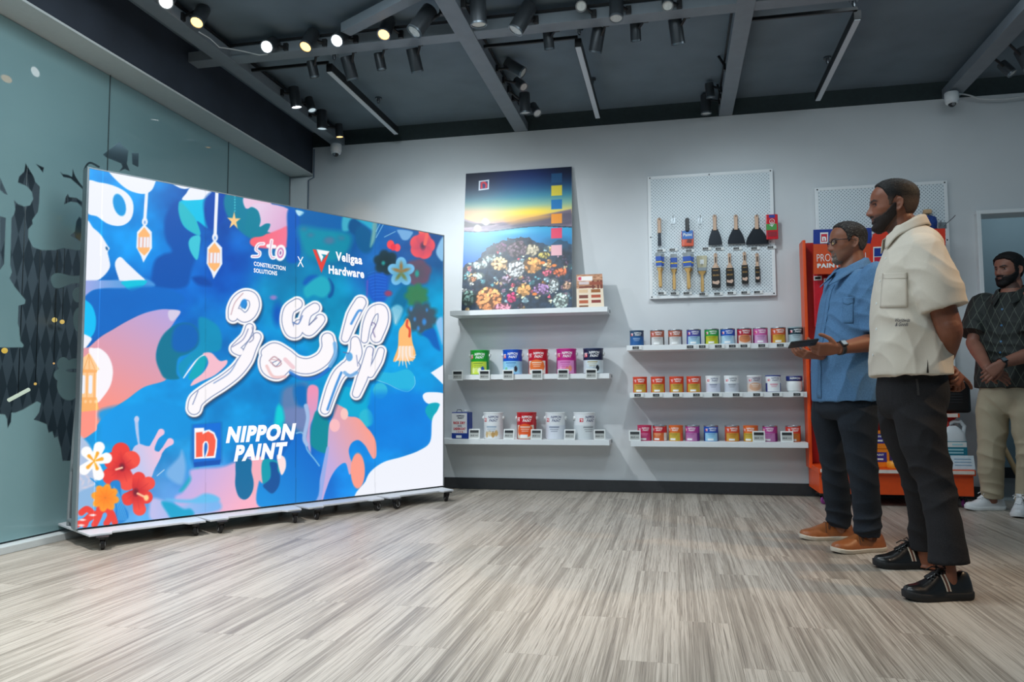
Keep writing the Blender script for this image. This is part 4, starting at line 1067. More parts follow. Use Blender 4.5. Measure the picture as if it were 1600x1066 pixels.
for k in range(4):
    x0, x1 = unit * k + .002, unit * (k + 1) - .002
    poly = [(x0, -BACK), (x0, 0), (max(x0, cl[2 * k][0] - .07), fz + .008), (cl[2 * k][0] + .05, fz + .008), (cl[2 * k][0] + .065, fz - .03),
            (cl[2 * k + 1][0] - .065, fz - .03), (cl[2 * k + 1][0] - .05, fz + .008), (min(cl[2 * k + 1][0] + .05, x1 + (.12 if k == 3 else 0)), fz + .008), (x1, 0), (x1, -BACK)]
    M = SL @ Matrix(((1, 0, 0, 0), (0, 0, 1, -.024), (0, 1, 0, 0), (0, 0, 0, 1)))
    MB().prism(poly, .012, M).build('base_plate', m_plate, wall_t, 0, bevel=.002)
m_tyre = mat('black caster rubber', (20, 20, 22), .55); m_hub = mat('caster hub', (176, 178, 180), .35, metal=.4)
def caster(x, z, yaw, parent, M, top=.077, name='caster', hub=None, r=.034):
    """fork, wheel, plate of one swivel caster; x,z in the screen's frame"""
    base = M @ Vector((x, -SZ, z))
    R = Matrix.Translation(base) @ Matrix.Rotation(yaw, 4, 'Z')
    f = MB()
    f.box((0, 0, top - .004), (.07, .06, .006), R); f.lathe([(.018, top - .02), (.022, top - .006)], 14, R)
    for s in (-1, 1):
        f.prism([(-.018, top - .012), (.02, top - .012), (.03, r - .01), (.012, r - .014)], .003, R @ frame((0, .0145 * s, 0), (1, 0, 0), (0, 0, 1)))
    fo = f.build(name, m_black, parent, 30, bevel=.001)
    wb = MB(); Wm = R @ frame((.02, 0, r), (1, 0, 0), (0, 0, 1), (0, 1, 0))
    wb.lathe([(r * .8, -.011), (r, -.007), (r, .007), (r * .8, .011)], 22, Wm)
    wb.build('wheel', hub or m_tyre, fo, 40)
    MB().lathe([(r * .55, -.0135), (r * .55, .0135)], 16, Wm).build('hub', m_hub, fo, 40)
for i, (x, z) in enumerate(cl):
    caster(x, z, math.atan2(SE.y, SE.x) + (1.2, .9, 1.4, 1.1, 1.3, .3, .2, 1.2)[i], wall_t, SL)
for k in range(4):
    for x in (unit * k + .1, unit * k + unit - .1): caster(x, -.36, math.atan2(SE.y, SE.x) + .4 * k, wall_t, SL)
    x = unit * (k + .5)
for x in (.02, unit, 2 * unit, 3 * unit, SW - .02):
    m = MB()
    M = SL @ Matrix(((0, 0, 1, x - .006), (0, 1, 0, 0), (1, 0, 0, 0), (0, 0, 0, 1)))
    # a triangular stay with an oval opening: rim strips round a hole
    m.tube([SL @ Vector((x, 1.05, -.07)), SL @ Vector((x, .5, -.17)), SL @ Vector((x, .12, -.215)), SL @ Vector((x, -.01, -.22))], (.012), 8)
    m.tube([SL @ Vector((x, .30, -.07)), SL @ Vector((x, .38, -.12)), SL @ Vector((x, .30, -.19))], .01, 8)
    m.tube([SL @ Vector((x, .02, -.07)), SL @ Vector((x, .02, -.215))], .012, 8)
    m.build('rear_stay', m_alu, wall_t, 40)
# ------------------------------------------------------------------ wall shelves, paint cans, price tags, posters
YS = 6.27                                        # front edge of the shelves
def shelf(label, pxl, pxr, pyt, grp='white wall shelves'):
    a = at(pxl, pyt[0], 1, YS); c = at(pxr, pyt[1], 1, YS); zt = (a.z + c.z) / 2; wd = c.x - a.x
    t = thing('display_shelf', label, 'shelf', ((a.x + c.x) / 2, YS, zt), 0, grp)
    MB().box((0, (YB - YS) / 2, -.021), (wd, YB - YS - .003, .042)).build('board', m_white, t, 0, bevel=.0015)
    MB().box((wd / 2 + .004, .2, -.018), (.008, .03, .024)).box((-wd / 2 - .004, .2, -.018), (.008, .03, .024)).build('bracket', mat('grey bracket', (150, 155, 158), .4, metal=.5), t, 0)
    return zt, a.x, c.x
SLT = shelf('top left white wall shelf, under the reef poster', 703, 949, (484.5, 480.5))
SLM = shelf('middle left white wall shelf, under five large colourful paint cans', 700, 952, (585, 584.5))
SLB = shelf('lowest left white wall shelf, under a tin and four white and red cans', 680, 952, (685, 689.5))
SRT = shelf('top right white wall shelf, under ten small paint cans', 979, 1243, (539.5, 535.5))
SRM = shelf('middle right white wall shelf, under four orange and five white cans', 984, 1261, (613.5, 612.5))
SRB = shelf('lowest right white wall shelf, under nine small red, pink and blue cans', 985.5, 1263, (689.5, 692))

m_print = attr_mat('printed label', 'col', .3, coat=.3)
m_tin = mat('bare tin', (196, 198, 200), .25, metal=.9, var=.03)
m_plastic = mat('white plastic', (226, 228, 226), .4, var=.02)
def mcol(name, c, rough=.35): return mat(name, c, rough, var=.03)

def paint_can(r, h, sp):
    """label artwork of a can: X in mm round the can (0 = front), Y in mm up"""
    NA, NH = 72, 40
    a = np.linspace(-PI, PI, NA); y = np.linspace(0, h, NH); Ag, Yg = np.meshgrid(a, y)
    c = Canvas(Ag * r * 1000, Yg * 1000, sp['low']); W = r * 1000; H = h * 1000; B = 400
    rect = lambda x0, x1, y0, y1, col, f=.8, al=1: c.poly([(x0, y0), (x1, y0), (x1, y1), (x0, y1)], col, f, False, al)
    rect(-B, B, H * sp.get('cut', .56), H + 5, sp['top'], .9)
    if 'side' in sp:
        rect(-B, -W * 1.0, -5, H * .56, sp['side'], 1); rect(W * 1.0, B, -5, H * .56, sp['side'], 1)
    if 'arc' in sp: c.poly([(-W * .7, H * .5), (0, H * .60), (W * .7, H * .5), (W * .8, H * .2), (0, H * .05), (-W * .8, H * .2)], sp['arc'], 1.5)
    if 'pic' in sp:
        for k, col in enumerate(sp['pic']): c.ell(W * (-.5 + .34 * k), H * (.16 + .05 * (k % 2)), W * .17, H * .13, col, f=1.2)
    tc = sp.get('txt2', (90, 96, 110))
    if not sp.get('plain'):
        for k, (x0, x1) in enumerate(((-.5, .5), (-.38, .42), (-.3, .3))): c.stroke([(W * x0, H * (.47 - .085 * k)), (W * x1, H * (.47 - .085 * k))], H * (.052 if k == 0 else .022), tc, .5, False, .8)
    if sp.get('box'): rect(-W * .5, W * .3, H * .04, H * .17, (238, 238, 236))
    # square badge
    x0 = -W * .72; s = H * .13; yb = H * .76
    rect(x0 - s * .7, x0 + s * .7, yb - s * .7, yb + s * .7, (244, 244, 244), .5); rect(x0 - s * .55, x0 + s * .55, yb - s * .55, yb + s * .55, (206, 32, 48), .5)
    c.stroke([(x0 - s * .25, yb - s * .3), (x0 - s * .25, yb + s * .25), (x0 + s * .2, yb + s * .2), (x0 + s * .25, yb - s * .3)], s * .22, (250, 240, 240), .4, True)
    R = r * 1.004
    P = np.stack([R * np.sin(Ag), -R * np.cos(Ag), Yg], -1)
    return P, lin(np.clip(c.C, 0, 255))

def can(label, pos, r, h, sp, key, big=False, group=None, rz=0):
    t = thing('paint_can', label, 'paint can', pos, rz, group)
    lidc = sp.get('lid'); mt = mcol('can ' + key, sp.get('body', sp['top']))
    tp = 1.0 if not sp.get('taper') else 1.06
    MB().lathe([(r * .96, 0), (r, .003), (r, h * .97), (r * .985, h)], 36).build('body', mt, t, 40)
    P, cc = paint_can(r, h * .93, sp); P[..., 2] += h * .025
    grid_mesh('label', P, m_print, t, cc)
    ml = m_tin if lidc is None else mcol('lid ' + key, lidc)
    MB().lathe([(r * 1.02, h - .006), (r * 1.035, h - .002), (r * 1.02, h + .003), (r * .9, h + .003), (r * .88, h - .003), (r * .5, h - .003)], 36).build('lid', ml, t, 40)
    b = MB(); tcol = sp.get('txt', (250, 250, 250))
    def wrap(x, y): a = x / r; return (r * 1.008 * math.sin(a), -r * 1.008 * math.cos(a), y)
    k = h * (.105 if sp.get('cut', .56) > .5 else .11)
    for s, yy in (('NIPPON', .79), ('PAINT', .66)):
        put_text(b, s, lambda x, y: wrap(x - r * .34 + (r * .12 if s == 'PAINT' else 0), y + h * yy), .02, width=r * (1.05 if s == 'NIPPON' else .85), height=k, slant=.2)
    b.build('lettering', mcol('print ink %d %d %d' % tuple(tcol), tcol), t, 0)
    if big:
        for s in (-1, 1):
            b = MB(); M = Matrix.Translation((s * r, 0, h * .80)) @ Matrix.Rotation(s * PI / 2, 4, 'Y')
            b.lathe([(.016, -.004), (.017, .006), (.012, .012), (.004, .014)], 18, M); b.build('handle_lug', m_plastic, t)
        pts = [(r * 1.05 * math.cos(a), r * .45 * math.sin(a), h * .80 - .03 * math.sin(a) * sp.get('drop', 1.0)) for a in np.linspace(0, PI, 17)]
        pts = [(x, y * 2.15, z) for x, y, z in pts]
        MB().tube(pts, .0028, 6).build('handle', m_tin if not sp.get('ph') else m_plastic, t)
    return t
def on_shelf(px, S, py, yc):
    p = at(px, py, 1, yc); return (p.x, yc, S[0])

RB, HB = .083, .208
BIG = [(750, dict(top=(22, 150, 40), low=(196, 214, 66), txt2=(120, 150, 60), side=(20, 120, 50), pic=[(230, 240, 160), (210, 226, 120), (240, 244, 210), (30, 80, 170)], lid=(40, 170, 60)), 'green', 'large green paint can with lime label, first on the middle left shelf'),
       (801, dict(top=(14, 76, 190), low=(150, 206, 236), txt2=(70, 120, 180), pic=[(120, 190, 150), (170, 215, 240), (190, 225, 244), (60, 50, 60)], lid=(30, 90, 190)), 'blue', 'large blue paint can with pale blue label on the middle left shelf'),
       (841, dict(top=(196, 24, 40), low=(232, 226, 214), arc=(238, 118, 50), txt2=(250, 230, 210), side=(170, 20, 36), lid=(200, 30, 44)), 'red', 'large red and orange paint can in the centre of the middle left shelf'),
       (885, dict(top=(196, 34, 130), low=(222, 140, 196), txt2=(190, 70, 150), side=(150, 30, 110), pic=[(236, 170, 200), (224, 130, 180), (230, 120, 120), (240, 150, 120)], lid=(205, 50, 140)), 'pink', 'large pink paint can on the middle left shelf'),
       (927, dict(top=(20, 28, 62), low=(206, 216, 220), txt2=(170, 150, 90), pic=[(200, 212, 218), (190, 200, 205), (170, 175, 180), (30, 32, 40)], lid=(60, 70, 100)), 'navy', 'large navy and white paint can, last on the middle left shelf')]
for px, sp, key, lab in BIG: can(lab, on_shelf(px, SLM, 560, 6.385), RB, HB, sp, key, True, 'large paint cans on the left shelves')
WH = dict(low=(226, 228, 230), top=(232, 234, 236), txt=(36, 52, 110), body=(226, 228, 230), lid=(236, 238, 238), ph=1)
LOW = [(771, dict(WH, txt2=(120, 150, 180), pic=[(206, 178, 130), (222, 200, 160), (190, 150, 90), (210, 170, 110)]), 'whiteA', 'large white paint bucket with tan pictures beside the tin on the lowest left shelf'),
       (823, dict(top=(190, 24, 34), low=(214, 206, 190), arc=(232, 92, 36), txt2=(240, 230, 220), box=1, side=(160, 24, 30), lid=(200, 40, 44)), 'redlow', 'large red and orange can in the centre of the lowest left shelf'),
       (868, dict(WH, txt2=(90, 104, 130), low=(222, 226, 234)), 'whiteB', 'large white paint bucket right of the red can on the lowest left shelf'),
       (913, dict(WH, low=(214, 220, 222), txt2=(120, 124, 130), plain=0), 'whiteC', 'large pale grey paint bucket turned right, last on the lowest left shelf')]
for k, (px, sp, key, lab) in enumerate(LOW): can(lab, on_shelf(px, SLB, 665, 6.39), RB if k < 3 else RB * 1.05, HB * 1.06, sp, key, True, 'large paint cans on the left shelves', rz=(.0, 0, 0, .55)[k])
# the rectangular tin
t = thing('paint_tin', 'rectangular white and blue tin with red lettering on the lowest left shelf', 'tin', on_shelf(722, SLB, 665, 6.39), -.12)
TW, TH = .155, .225
MB().box((0, 0, TH / 2), (TW, .10, TH)).build('body', mcol('tin navy', (26, 56, 140)), t, 0, bevel=.006)
MB().box((-.004, -.0505, TH / 2 + .02), (TW - .014, .002, TH - .055)).build('label', mcol('tin label', (232, 230, 230)), t, 0)
b = MB(); tf = lambda x0, z0: (lambda x, y: (x + x0, -.0525, y + z0))
put_text(b, 'RICK DRY', tf(-.058, .125), .05, width=.11, height=.021); put_text(b, 'UNDERCOAT', tf(-.058, .075), .05, width=.112, height=.02); put_text(b, '1 0 0 %', tf(-.03, .052), .04, width=.06, height=.012)
b.build('lettering', mcol('red ink', (204, 34, 48)), t, 0, )
b = MB(); put_text(b, 'NIPPON', tf(-.03, .188), .04, width=.07, height=.013, slant=.2); put_text(b, 'PAINT', tf(-.02, .17), .04, width=.055, height=.013, slant=.2); put_text(b, 'QUICK', tf(-.02, .103), .03, width=.04, height=.013)
b.build('lettering', mcol('dark ink', (44, 50, 80)), t, 0)
MB().box((-.008, -.0525, .018), (.05, .002, .022)).build('panel', m_plastic, t, 0)
MB().lathe([(.02, 0), (.022, .004), (.022, .014), (.018, .018)], 18, Matrix.Translation((.04, 0, TH))).build('cap', m_plastic, t)
MB().tube([(-.05, 0, TH), (-.045, 0, TH + .02), (-.01, 0, TH + .022), (0, 0, TH)], .004, 6).build('handle', m_tin, t)

# small cans
RS, HS = .057, .122
S1 = [(995, dict(top=(44, 74, 104), low=(40, 92, 150), txt2=(190, 205, 225), lid=(70, 90, 110), cut=.62), 's steel', 'small steel-blue paint can, first on the top right shelf', 0),
      (1027, dict(top=(176, 96, 74), low=(206, 206, 204), side=(70, 60, 62), txt2=(140, 130, 128), box=1), 's copper', 'small copper and grey paint can, second on the top right shelf', 0),
      (1055, None, None, 'small copper and grey paint can, third on the top right shelf beside its twin', 1),
      (1084, dict(top=(70, 66, 150), low=(160, 196, 214), side=(22, 36, 160), txt2=(70, 90, 150), box=1), 's indigo', 'small indigo paint can left of the green one on the top right shelf', 0),
      (1112, dict(top=(40, 150, 60), low=(190, 190, 40), side=(24, 92, 50), txt2=(120, 110, 40), box=1), 's green', 'small green and yellow paint can on the top right shelf', 0),
      (1137, dict(top=(20, 80, 180), low=(176, 208, 226), txt2=(80, 130, 180), box=1), 's blue', 'small bright blue paint can right of the green one on the top right shelf', 0),
      (1163, dict(top=(180, 36, 56), low=(220, 206, 194), arc=(206, 128, 80), txt2=(150, 90, 70), side=(150, 30, 44)), 's red', 'small red paint can on the top right shelf', 0),
      (1188, dict(top=(206, 90, 160), low=(206, 158, 196), side=(140, 40, 110), txt2=(150, 80, 140), box=1), 's pink', 'small pink paint can on the top right shelf', 0),
      (1216, dict(top=(206, 90, 50), low=(212, 160, 50), side=(170, 60, 60), txt2=(150, 100, 30), box=1), 's amber', 'small orange and gold paint can on the top right shelf', 0),
      (1243, dict(top=(20, 50, 62), low=(170, 190, 196), txt2=(90, 100, 110), lid=(150, 170, 175)), 's teal', 'small dark teal paint can at the right end of the top right shelf', 0)]
prev = None
for px, sp, key, lab, cp in S1:
    pos = on_shelf(px, SRT, 525, 6.36)
    if cp: dup(prev, pos, lab)
    else: prev = can(lab, pos, RS, HS, sp, key, False, 'small paint cans on the top right shelf')
OR = dict(top=(212, 70, 40), low=(196, 158, 60), side=(206, 80, 44), txt2=(120, 100, 40), box=1, lid=(220, 80, 50))
first = None
for k, (px, lab) in enumerate(((1000, 'first'), (1028, 'second'), (1057, 'third'), (1084, 'fourth'))):
    pos = on_shelf(px, SRM, 600, 6.36); lb = 'small orange and gold paint can, %s from the left on the middle right shelf' % lab
    if first is None: first = can(lb, pos, RS, HS * 1.03, OR, 's orange', False, 'small paint cans on the middle right shelf')
    else: dup(first, pos, lb)
S2 = [(1114, dict(WH, low=(206, 208, 222), txt2=(80, 90, 120), txt=(70, 80, 130), ph=0), 's white', 'small lilac-white can right of the orange ones, middle right shelf'),
      (1143, dict(WH, low=(196, 200, 208), txt2=(110, 115, 125), txt=(80, 84, 100)), 's grey', 'small pale grey can in the middle of the middle right shelf'),
      (1179, dict(WH, top=(200, 196, 200), low=(214, 196, 184), arc=(206, 160, 130), txt2=(230, 225, 220), txt=(60, 50, 90)), 's beige', 'small white and beige can left of the navy-edged one, middle right shelf'),
      (1208, dict(WH, side=(28, 44, 130), txt2=(206, 50, 90), txt=(90, 90, 130), lid=(40, 60, 140), body=(28, 44, 130)), 's framed', 'small white can with navy edges and red print, middle right shelf')]
for px, sp, key, lab in S2: can(lab, on_shelf(px, SRM, 600, 6.36), RS, HS * 1.05, sp, key, False, 'small paint cans on the middle right shelf')
t = thing('paint_jar', 'squat white jar with navy lid at the end of the middle right shelf', 'jar', on_shelf(1241, SRM, 600, 6.36))
MB().lathe([(.045, 0), (.056, .012), (.06, .045), (.058, .08), (.052, .088)], 32).build('body', m_plastic, t)
MB().lathe([(.060, .086), (.062, .09), (.062, .118), (.058, .124), (.02, .124)], 32).build('lid', mcol('jar lid', (24, 40, 110)), t)
b = MB(); put_text(b, 'NIPPON', lambda x, y: (.0628 * math.sin((x - .04) / .062), -.0628 * math.cos((x - .04) / .062), y + .097), .03, width=.08, height=.016); b.build('lettering', m_plastic, t, 0)
PKs = dict(top=(196, 40, 90), low=(190, 60, 110), side=(170, 26, 56), txt2=(220, 150, 180), box=1, lid=(190, 50, 90))
RDs = dict(top=(196, 40, 50), low=(206, 100, 50), side=(226, 216, 214), txt2=(240, 200, 160), box=1)
ORs = dict(top=(226, 110, 40), low=(200, 170, 60), side=(224, 90, 40), txt2=(130, 110, 40), box=1, lid=(226, 110, 50))
VIs = dict(top=(176, 60, 140), low=(186, 120, 170), side=(120, 40, 120), txt2=(140, 70, 130), box=1)
BLs = dict(top=(24, 84, 180), low=(150, 200, 226), side=(24, 60, 130), txt2=(90, 140, 190), box=1)
AMs = dict(top=(214, 80, 40), low=(206, 150, 50), side=(190, 70, 40), txt2=(150, 100, 40), box=1)
DRs = dict(top=(214, 60, 44), low=(206, 120, 50), side=(180, 30, 34), txt2=(150, 90, 40), box=1)
S3 = [(1007, PKs, 'm crimson', 'small crimson can behind the first price tag on the lowest right shelf', None), (1031, RDs, 'm red', 'small red and white can, second on the lowest right shelf', None),
      (1056, ORs, 'm orange', 'small orange can, third on the lowest right shelf', None), (1082, VIs, 'm violet', 'small violet can left of the blue one on the lowest right shelf', None),
      (1111, BLs, 'm blue', 'small blue can in the middle of the lowest right shelf', None), (1144, AMs, 'm amber', 'small amber can right of the blue one on the lowest right shelf', None),
      (1173, None, 'm orange', 'small orange can half behind a white price tag on the lowest right shelf', 2), (1203, None, 'm violet', 'small violet can between two price tags on the lowest right shelf', 3),
      (1239, DRs, 'm scarlet', 'small scarlet can behind the last price tag on the lowest right shelf', None)]
made = []
for px, sp, key, lab, cp in S3:
    pos = on_shelf(px, SRB, 675, 6.39)
    made.append(can(lab, pos, RS, HS, sp, key, False, 'small paint cans on the lowest right shelf', rz=-.35 if sp in (ORs, VIs, RDs) else 0) if cp is None else dup(made[cp], pos, lab))

# electronic price tags: white frame, grey display, black strip, small print
def price_tag(label, pos, w_=.094, h_=.086, lean=.18, group='electronic price tags on the shelves'):
    t = thing('price_tag', label, 'price tag', pos, 0, group)
    R = Matrix.Rotation(-lean, 4, 'X')
    MB().box((0, 0, h_ / 2), (w_, .009, h_), R).build('frame', m_plastic, t, 0, bevel=.002)
    MB().box((0, -.0048, h_ * .52), (w_ * .8, .001, h_ * .74), R).build('display', mcol('tag display', (176, 178, 174), .3), t, 0)
    b = MB(); b.box((0, -.0056, h_ * .75), (w_ * .78, .0008, h_ * .25), R); b.build('header', mcol('tag black', (34, 36, 38), .3), t, 0)
    b = MB(); f = lambda x0, z0: (lambda x, y: R @ Vector((x + x0, -.0056, y + z0)))
    put_text(b, '180.00', f(-w_ * .36, h_ * .3), .04, width=w_ * .36, height=h_ * .13, slant=.15)
    b.box((w_ * .2, -.0056, h_ * .36), (w_ * .28, .0004, h_ * .04), R)
    b.build('price', mcol('tag ink', (60, 62, 64)), t, 0)
    MB().box((0, .01, .004), (w_ * .5, .03, .006)).build('foot', m_plastic, t, 0)
    return t
who = ['beside the screen', 'below the green can', 'below the blue can', 'below the red can', 'below the pink can', 'below the navy can']
T0 = None
for k, px in enumerate((715, 757, 794, 839, 880, 924)):
    p = at(px, 595, 1, YS - .012); lb = 'white price tag clipped %s on the middle left shelf edge' % who[k]
    if T0 is None: T0 = price_tag(lb, (p.x, YS - .012, SLM[0] - .048), lean=0)
    else: dup(T0, (p.x, YS - .012, SLM[0] - .048), lb)
who = ['between the tin and the white bucket', 'between the white bucket and the red can', 'right of the red can', 'between the two white buckets', 'in front of the pale grey bucket']
T1 = None
for k, px in enumerate((741, 795, 838, 890, 937)):
    p = at(px, 690, 1, YS + .02); lb = 'white price tag %s on the lowest left shelf' % who[k]; rz = (.1, -.1, .0, -.15, .12)[k]
    if T1 is None: T1 = price_tag(lb, (p.x, YS + .02, SLB[0])); T1.rotation_euler[2] = rz
    else: dup(T1, (p.x, YS + .02, SLB[0]), lb, rz=rz)
for k, (px, w) in enumerate(((992, 'at the left end'), (1186, 'before an orange and a violet can'), (1230, 'before the scarlet can'))):
    p = at(px, 690, 1, YS + .02); dup(T1, (p.x, YS + .02, SRB[0]), 'white price tag standing %s of the lowest right shelf' % w if k == 0 else 'white price tag standing %s on the lowest right shelf' % w, rz=.05 - .06 * k)
def strip_tag(label, pos, group, w_=.058, h_=.03):
    t = thing('price_strip', label, 'price tag', pos, 0, group)
    MB().box((.006, 0, 0), (w_ + .02, .006, h_)).build('holder', m_plastic, t, 0, bevel=.001)
    MB().box((-.004, -.0034, 0), (w_ * .88, .001, h_ * .72)).build('display', mcol('tag dark', (58, 60, 62), .3), t, 0)
    b = MB(); put_text(b, '72.00', lambda x, y: (x - w_ * .3, -.0042, y - h_ * .2), .03, width=w_ * .5, height=h_ * .4); b.build('price', mcol('tag pale ink', (150, 152, 150)), t, 0)
    return t
Z0 = None; ords = ['first', 'second', 'third', 'fourth', 'fifth', 'sixth', 'seventh', 'eighth', 'ninth']
for S, xs, nm, zz in ((SRT, (994, 1079, 1098, 1123, 1145, 1163, 1191, 1220), 'top', 540), (SRM, (997, 1026, 1057, 1089, 1119, 1151, 1183, 1213, 1246), 'middle', 617)):
    for k, px in enumerate(xs):
        p = at(px, zz, 1, YS - .005); lb = 'small dark price strip, %s from the left on the %s right shelf edge' % (ords[k], nm)
        pos = (p.x, YS - .0045, S[0] - .021); g = 'price strips on the right shelf edges'
        if Z0 is None: Z0 = strip_tag(lb, pos, g)
        else: dup(Z0, pos, lb)

# ------------------------------------------------------------------ the reef print leaning on the top shelf
def lean_sheet(name, label, cat, BL, BR, TL, TR, nx, ny, painter, thick=.018, edge=None, px=None):
    """a flat board with printed front; the print is laid out in the photograph's frame of the board itself"""
    t = thing(name, label, cat, (BL + BR) / 2)
    o = (BL + BR) / 2
    u = np.linspace(0, 1, nx); v = np.linspace(0, 1, ny); U, V = np.meshgrid(u, v)
    q = lambda a: np.array(a)
    P = (q(BL) * (1 - U[..., None]) + q(BR) * U[..., None]) * (1 - V[..., None]) + (q(TL) * (1 - U[..., None]) + q(TR) * U[..., None]) * V[..., None]
    x0, x1, y0, y1 = px
    c = Canvas(x0 + (x1 - x0) * U, y1 + (y0 - y1) * V); painter(c)
    n = (BR - BL).cross(TL - BL).normalized()
    grid_mesh('print', P - q(o) + q(n) * .0008, m_gloss, t, lin(np.clip(c.C, 0, 255)))
    b = MB(); b.add([p - o - n * k for k in (0, thick) for p in (BL, BR, TR, TL)], [(0, 1, 2, 3), (7, 6, 5, 4), (0, 4, 5, 1), (1, 5, 6, 2), (2, 6, 7, 3), (3, 7, 4, 0)])
    b.build('board', edge or m_white, t, 0)
    return t
m_gloss = attr_mat('glossy print', 'col', .38, coat=.08)
def reef(c):
    X, Y = c.X, c.Y
    pts = np.stack([X, Y], -1)
    yy = np.array([260, 275, 292, 308, 322, 332, 340, 346, 352])
    cs = np.array([(14, 34, 84), (16, 48, 112), (26, 88, 140), (60, 140, 165), (140, 185, 160), (216, 206, 130), (236, 186, 110), (196, 150, 130), (150, 130, 145)])
    base = np.stack([np.interp(Y, yy, cs[:, k]) for k in range(3)], -1)
    lf = np.clip((800 - X) / 80, 0, 1)[:, None]; m = np.exp(-((Y - 332) / 11) ** 2)[:, None]
    base = base * (1 - lf * m * .7) + np.array([236, 150, 120]) * lf * m * .7
    dk = np.exp(-(((X - 728) / 55) ** 2 + ((Y - 275) / 40) ** 2))[:, None]; base = base * (1 - .55 * dk)
    dk = np.exp(-(((X - 893) / 40) ** 2 + ((Y - 268) / 26) ** 2))[:, None]; base = base * (1 - .5 * dk)
    g = np.exp(-(((X - 830) / 40) ** 2 + ((Y - 334) / 7) ** 2))[:, None]; base = base * (1 - g) + np.array([250, 214, 60]) * g
    c.C = base
    c.poly([(720, 338), (740, 345), (760, 348), (790, 347), (840, 340), (893, 332), (893, 362), (720, 362)], (128, 112, 128), 1.2, False)
    wv = vnoise(pts * np.array([1 / 14, 1 / 2.6]), 1, 5, 3)
    k = (Y > 346) & (Y < 362); c.C[k] = np.clip(c.C[k] + wv[k][:, None] * np.array([40, 34, 30]), 0, 255)
    c.poly([(810, 346), (850, 342), (893, 337), (893, 356), (850, 357), (800, 357)], (84, 78, 96), 3, a=.8)
    c.poly([(790, 340), (850, 338), (856, 344), (800, 350)], (236, 170, 70), 3, a=.6)
    c.poly([(720, 342), (735, 346), (760, 348), (770, 350), (730, 352), (716, 350)], (60, 52, 62), 1)
    # under water
    wl = 358 + 2.2 * np.sin((X - 720) / 24); dp = np.clip((Y - wl) / 60, 0, 1)[:, None]
    water = np.array([36, 158, 205]) * (1 - dp) + np.array([14, 84, 160]) * dp
    lf = np.clip((770 - X) / 60, 0, 1)[:, None]; water = water * (1 - .6 * lf) + np.array([40, 110, 205]) * .6 * lf
    k = Y > wl; c.C[k] = water[k]; k = abs(Y - wl) < .9; c.C[k] = (30, 60, 80)
    g = np.exp(-(((X - 800) / 30) ** 2 + ((Y - 362) / 5) ** 2))[:, None]; c.C = c.C * (1 - .6 * g) + np.array([150, 220, 235]) * .6 * g
    reef_top = np.interp(X, [718, 745, 765, 785, 805, 820, 840, 860, 880, 895], [416, 402, 384, 374, 370, 372, 380, 384, 380, 384]) + 5 * vnoise(pts, 1 / 7, 8, 2)
    k = Y > reef_top; n1 = vnoise(pts, 1 / 5, 31, 3)
    c.C[k] = (np.array([26, 38, 52]) + (n1[:, None] * .5 + .3) * np.array([30, 46, 62]))[k]
    c.ell(870, 384, 22, 10, (20, 90, 130), f=4, a=.6)
    pal = [(226, 150, 84), (240, 190, 130), (206, 206, 200), (150, 180, 190), (96, 76, 100), (220, 90, 110), (90, 150, 160), (236, 214, 170), (170, 130, 150), (70, 60, 84), (60, 110, 130)]
    R = np.random.default_rng(5)
    def coral(cx, cy, rx, ry, col, n=26, s=.3):
        c.ell(cx, cy, rx, ry, np.array(col) * .45, f=1.2)
        for i in range(n):
            a = R.uniform(0, 2 * PI); q = math.sqrt(R.uniform(0, 1)) * .92
            x = cx + rx * q * math.cos(a); y = cy + ry * q * math.sin(a)
            sh = R.uniform(.75, 1.15) * (1.08 - .2 * (y - cy) / ry)
            c.ell(x, y, rx * s * R.uniform(.5, .9), ry * s * R.uniform(.5, 1), np.clip(np.array(col) * sh, 0, 255), ang=R.uniform(0, 3), f=.6)
    for i in range(150):
        x = R.uniform(722, 893); y = R.uniform(np.interp(x, [718, 765, 805, 860, 893], [420, 392, 378, 390, 390]), 482)
        col = pal[R.integers(len(pal))]; s = R.uniform(1.5, 5)
        c.ell(x, y, s, s * .8, np.array(col) * R.uniform(.4, .9), f=1, ang=R.uniform(0, 3))
        for j in range(3): c.ell(x + R.uniform(-4, 4), y + R.uniform(-3, 3), R.uniform(.8, 1.8), R.uniform(.8, 1.5), np.clip(np.array(col) * R.uniform(.8, 1.3), 0, 255), f=.5)
    coral(807, 390, 16, 12, (112, 92, 104), 40, .18); coral(832, 392, 11, 9, (190, 176, 150), 20); coral(782, 386, 9, 7, (96, 60, 90), 14); coral(765, 402, 12, 6, (176, 196, 196), 16)
    coral(780, 411, 13, 10, (236, 190, 140), 34, .24); coral(832, 415, 15, 12, (226, 156, 84), 40, .22); coral(806, 420, 14, 14, (206, 206, 206), 44, .18); coral(750, 412, 12, 6, (190, 206, 206), 18)
    coral(747, 428, 9, 5, (206, 230, 216), 10, .5); coral(875, 427, 10, 6, (230, 110, 60), 20); coral(855, 428, 8, 5, (220, 96, 120), 14); coral(850, 401, 9, 5, (200, 180, 90), 12)
    coral(764, 464, 21, 18, (244, 156, 96), 70, .16); coral(800, 463, 8, 8, (224, 60, 120), 20); coral(786, 478, 14, 7, (240, 150, 170), 34, .18); coral(819, 452, 11, 9, (230, 166, 96), 24)
    coral(846, 452, 12, 9, (170, 130, 180), 26, .2); coral(876, 470, 12, 12, (196, 214, 206), 40, .16); coral(732, 462, 12, 12, (130, 160, 150), 26, .2); coral(790, 436, 8, 6, (170, 150, 170), 14); coral(738, 433, 6, 4, (220, 150, 110), 8)
    coral(866, 446, 8, 10, (206, 214, 214), 20, .2); coral(886, 448, 7, 6, (230, 180, 150), 12)
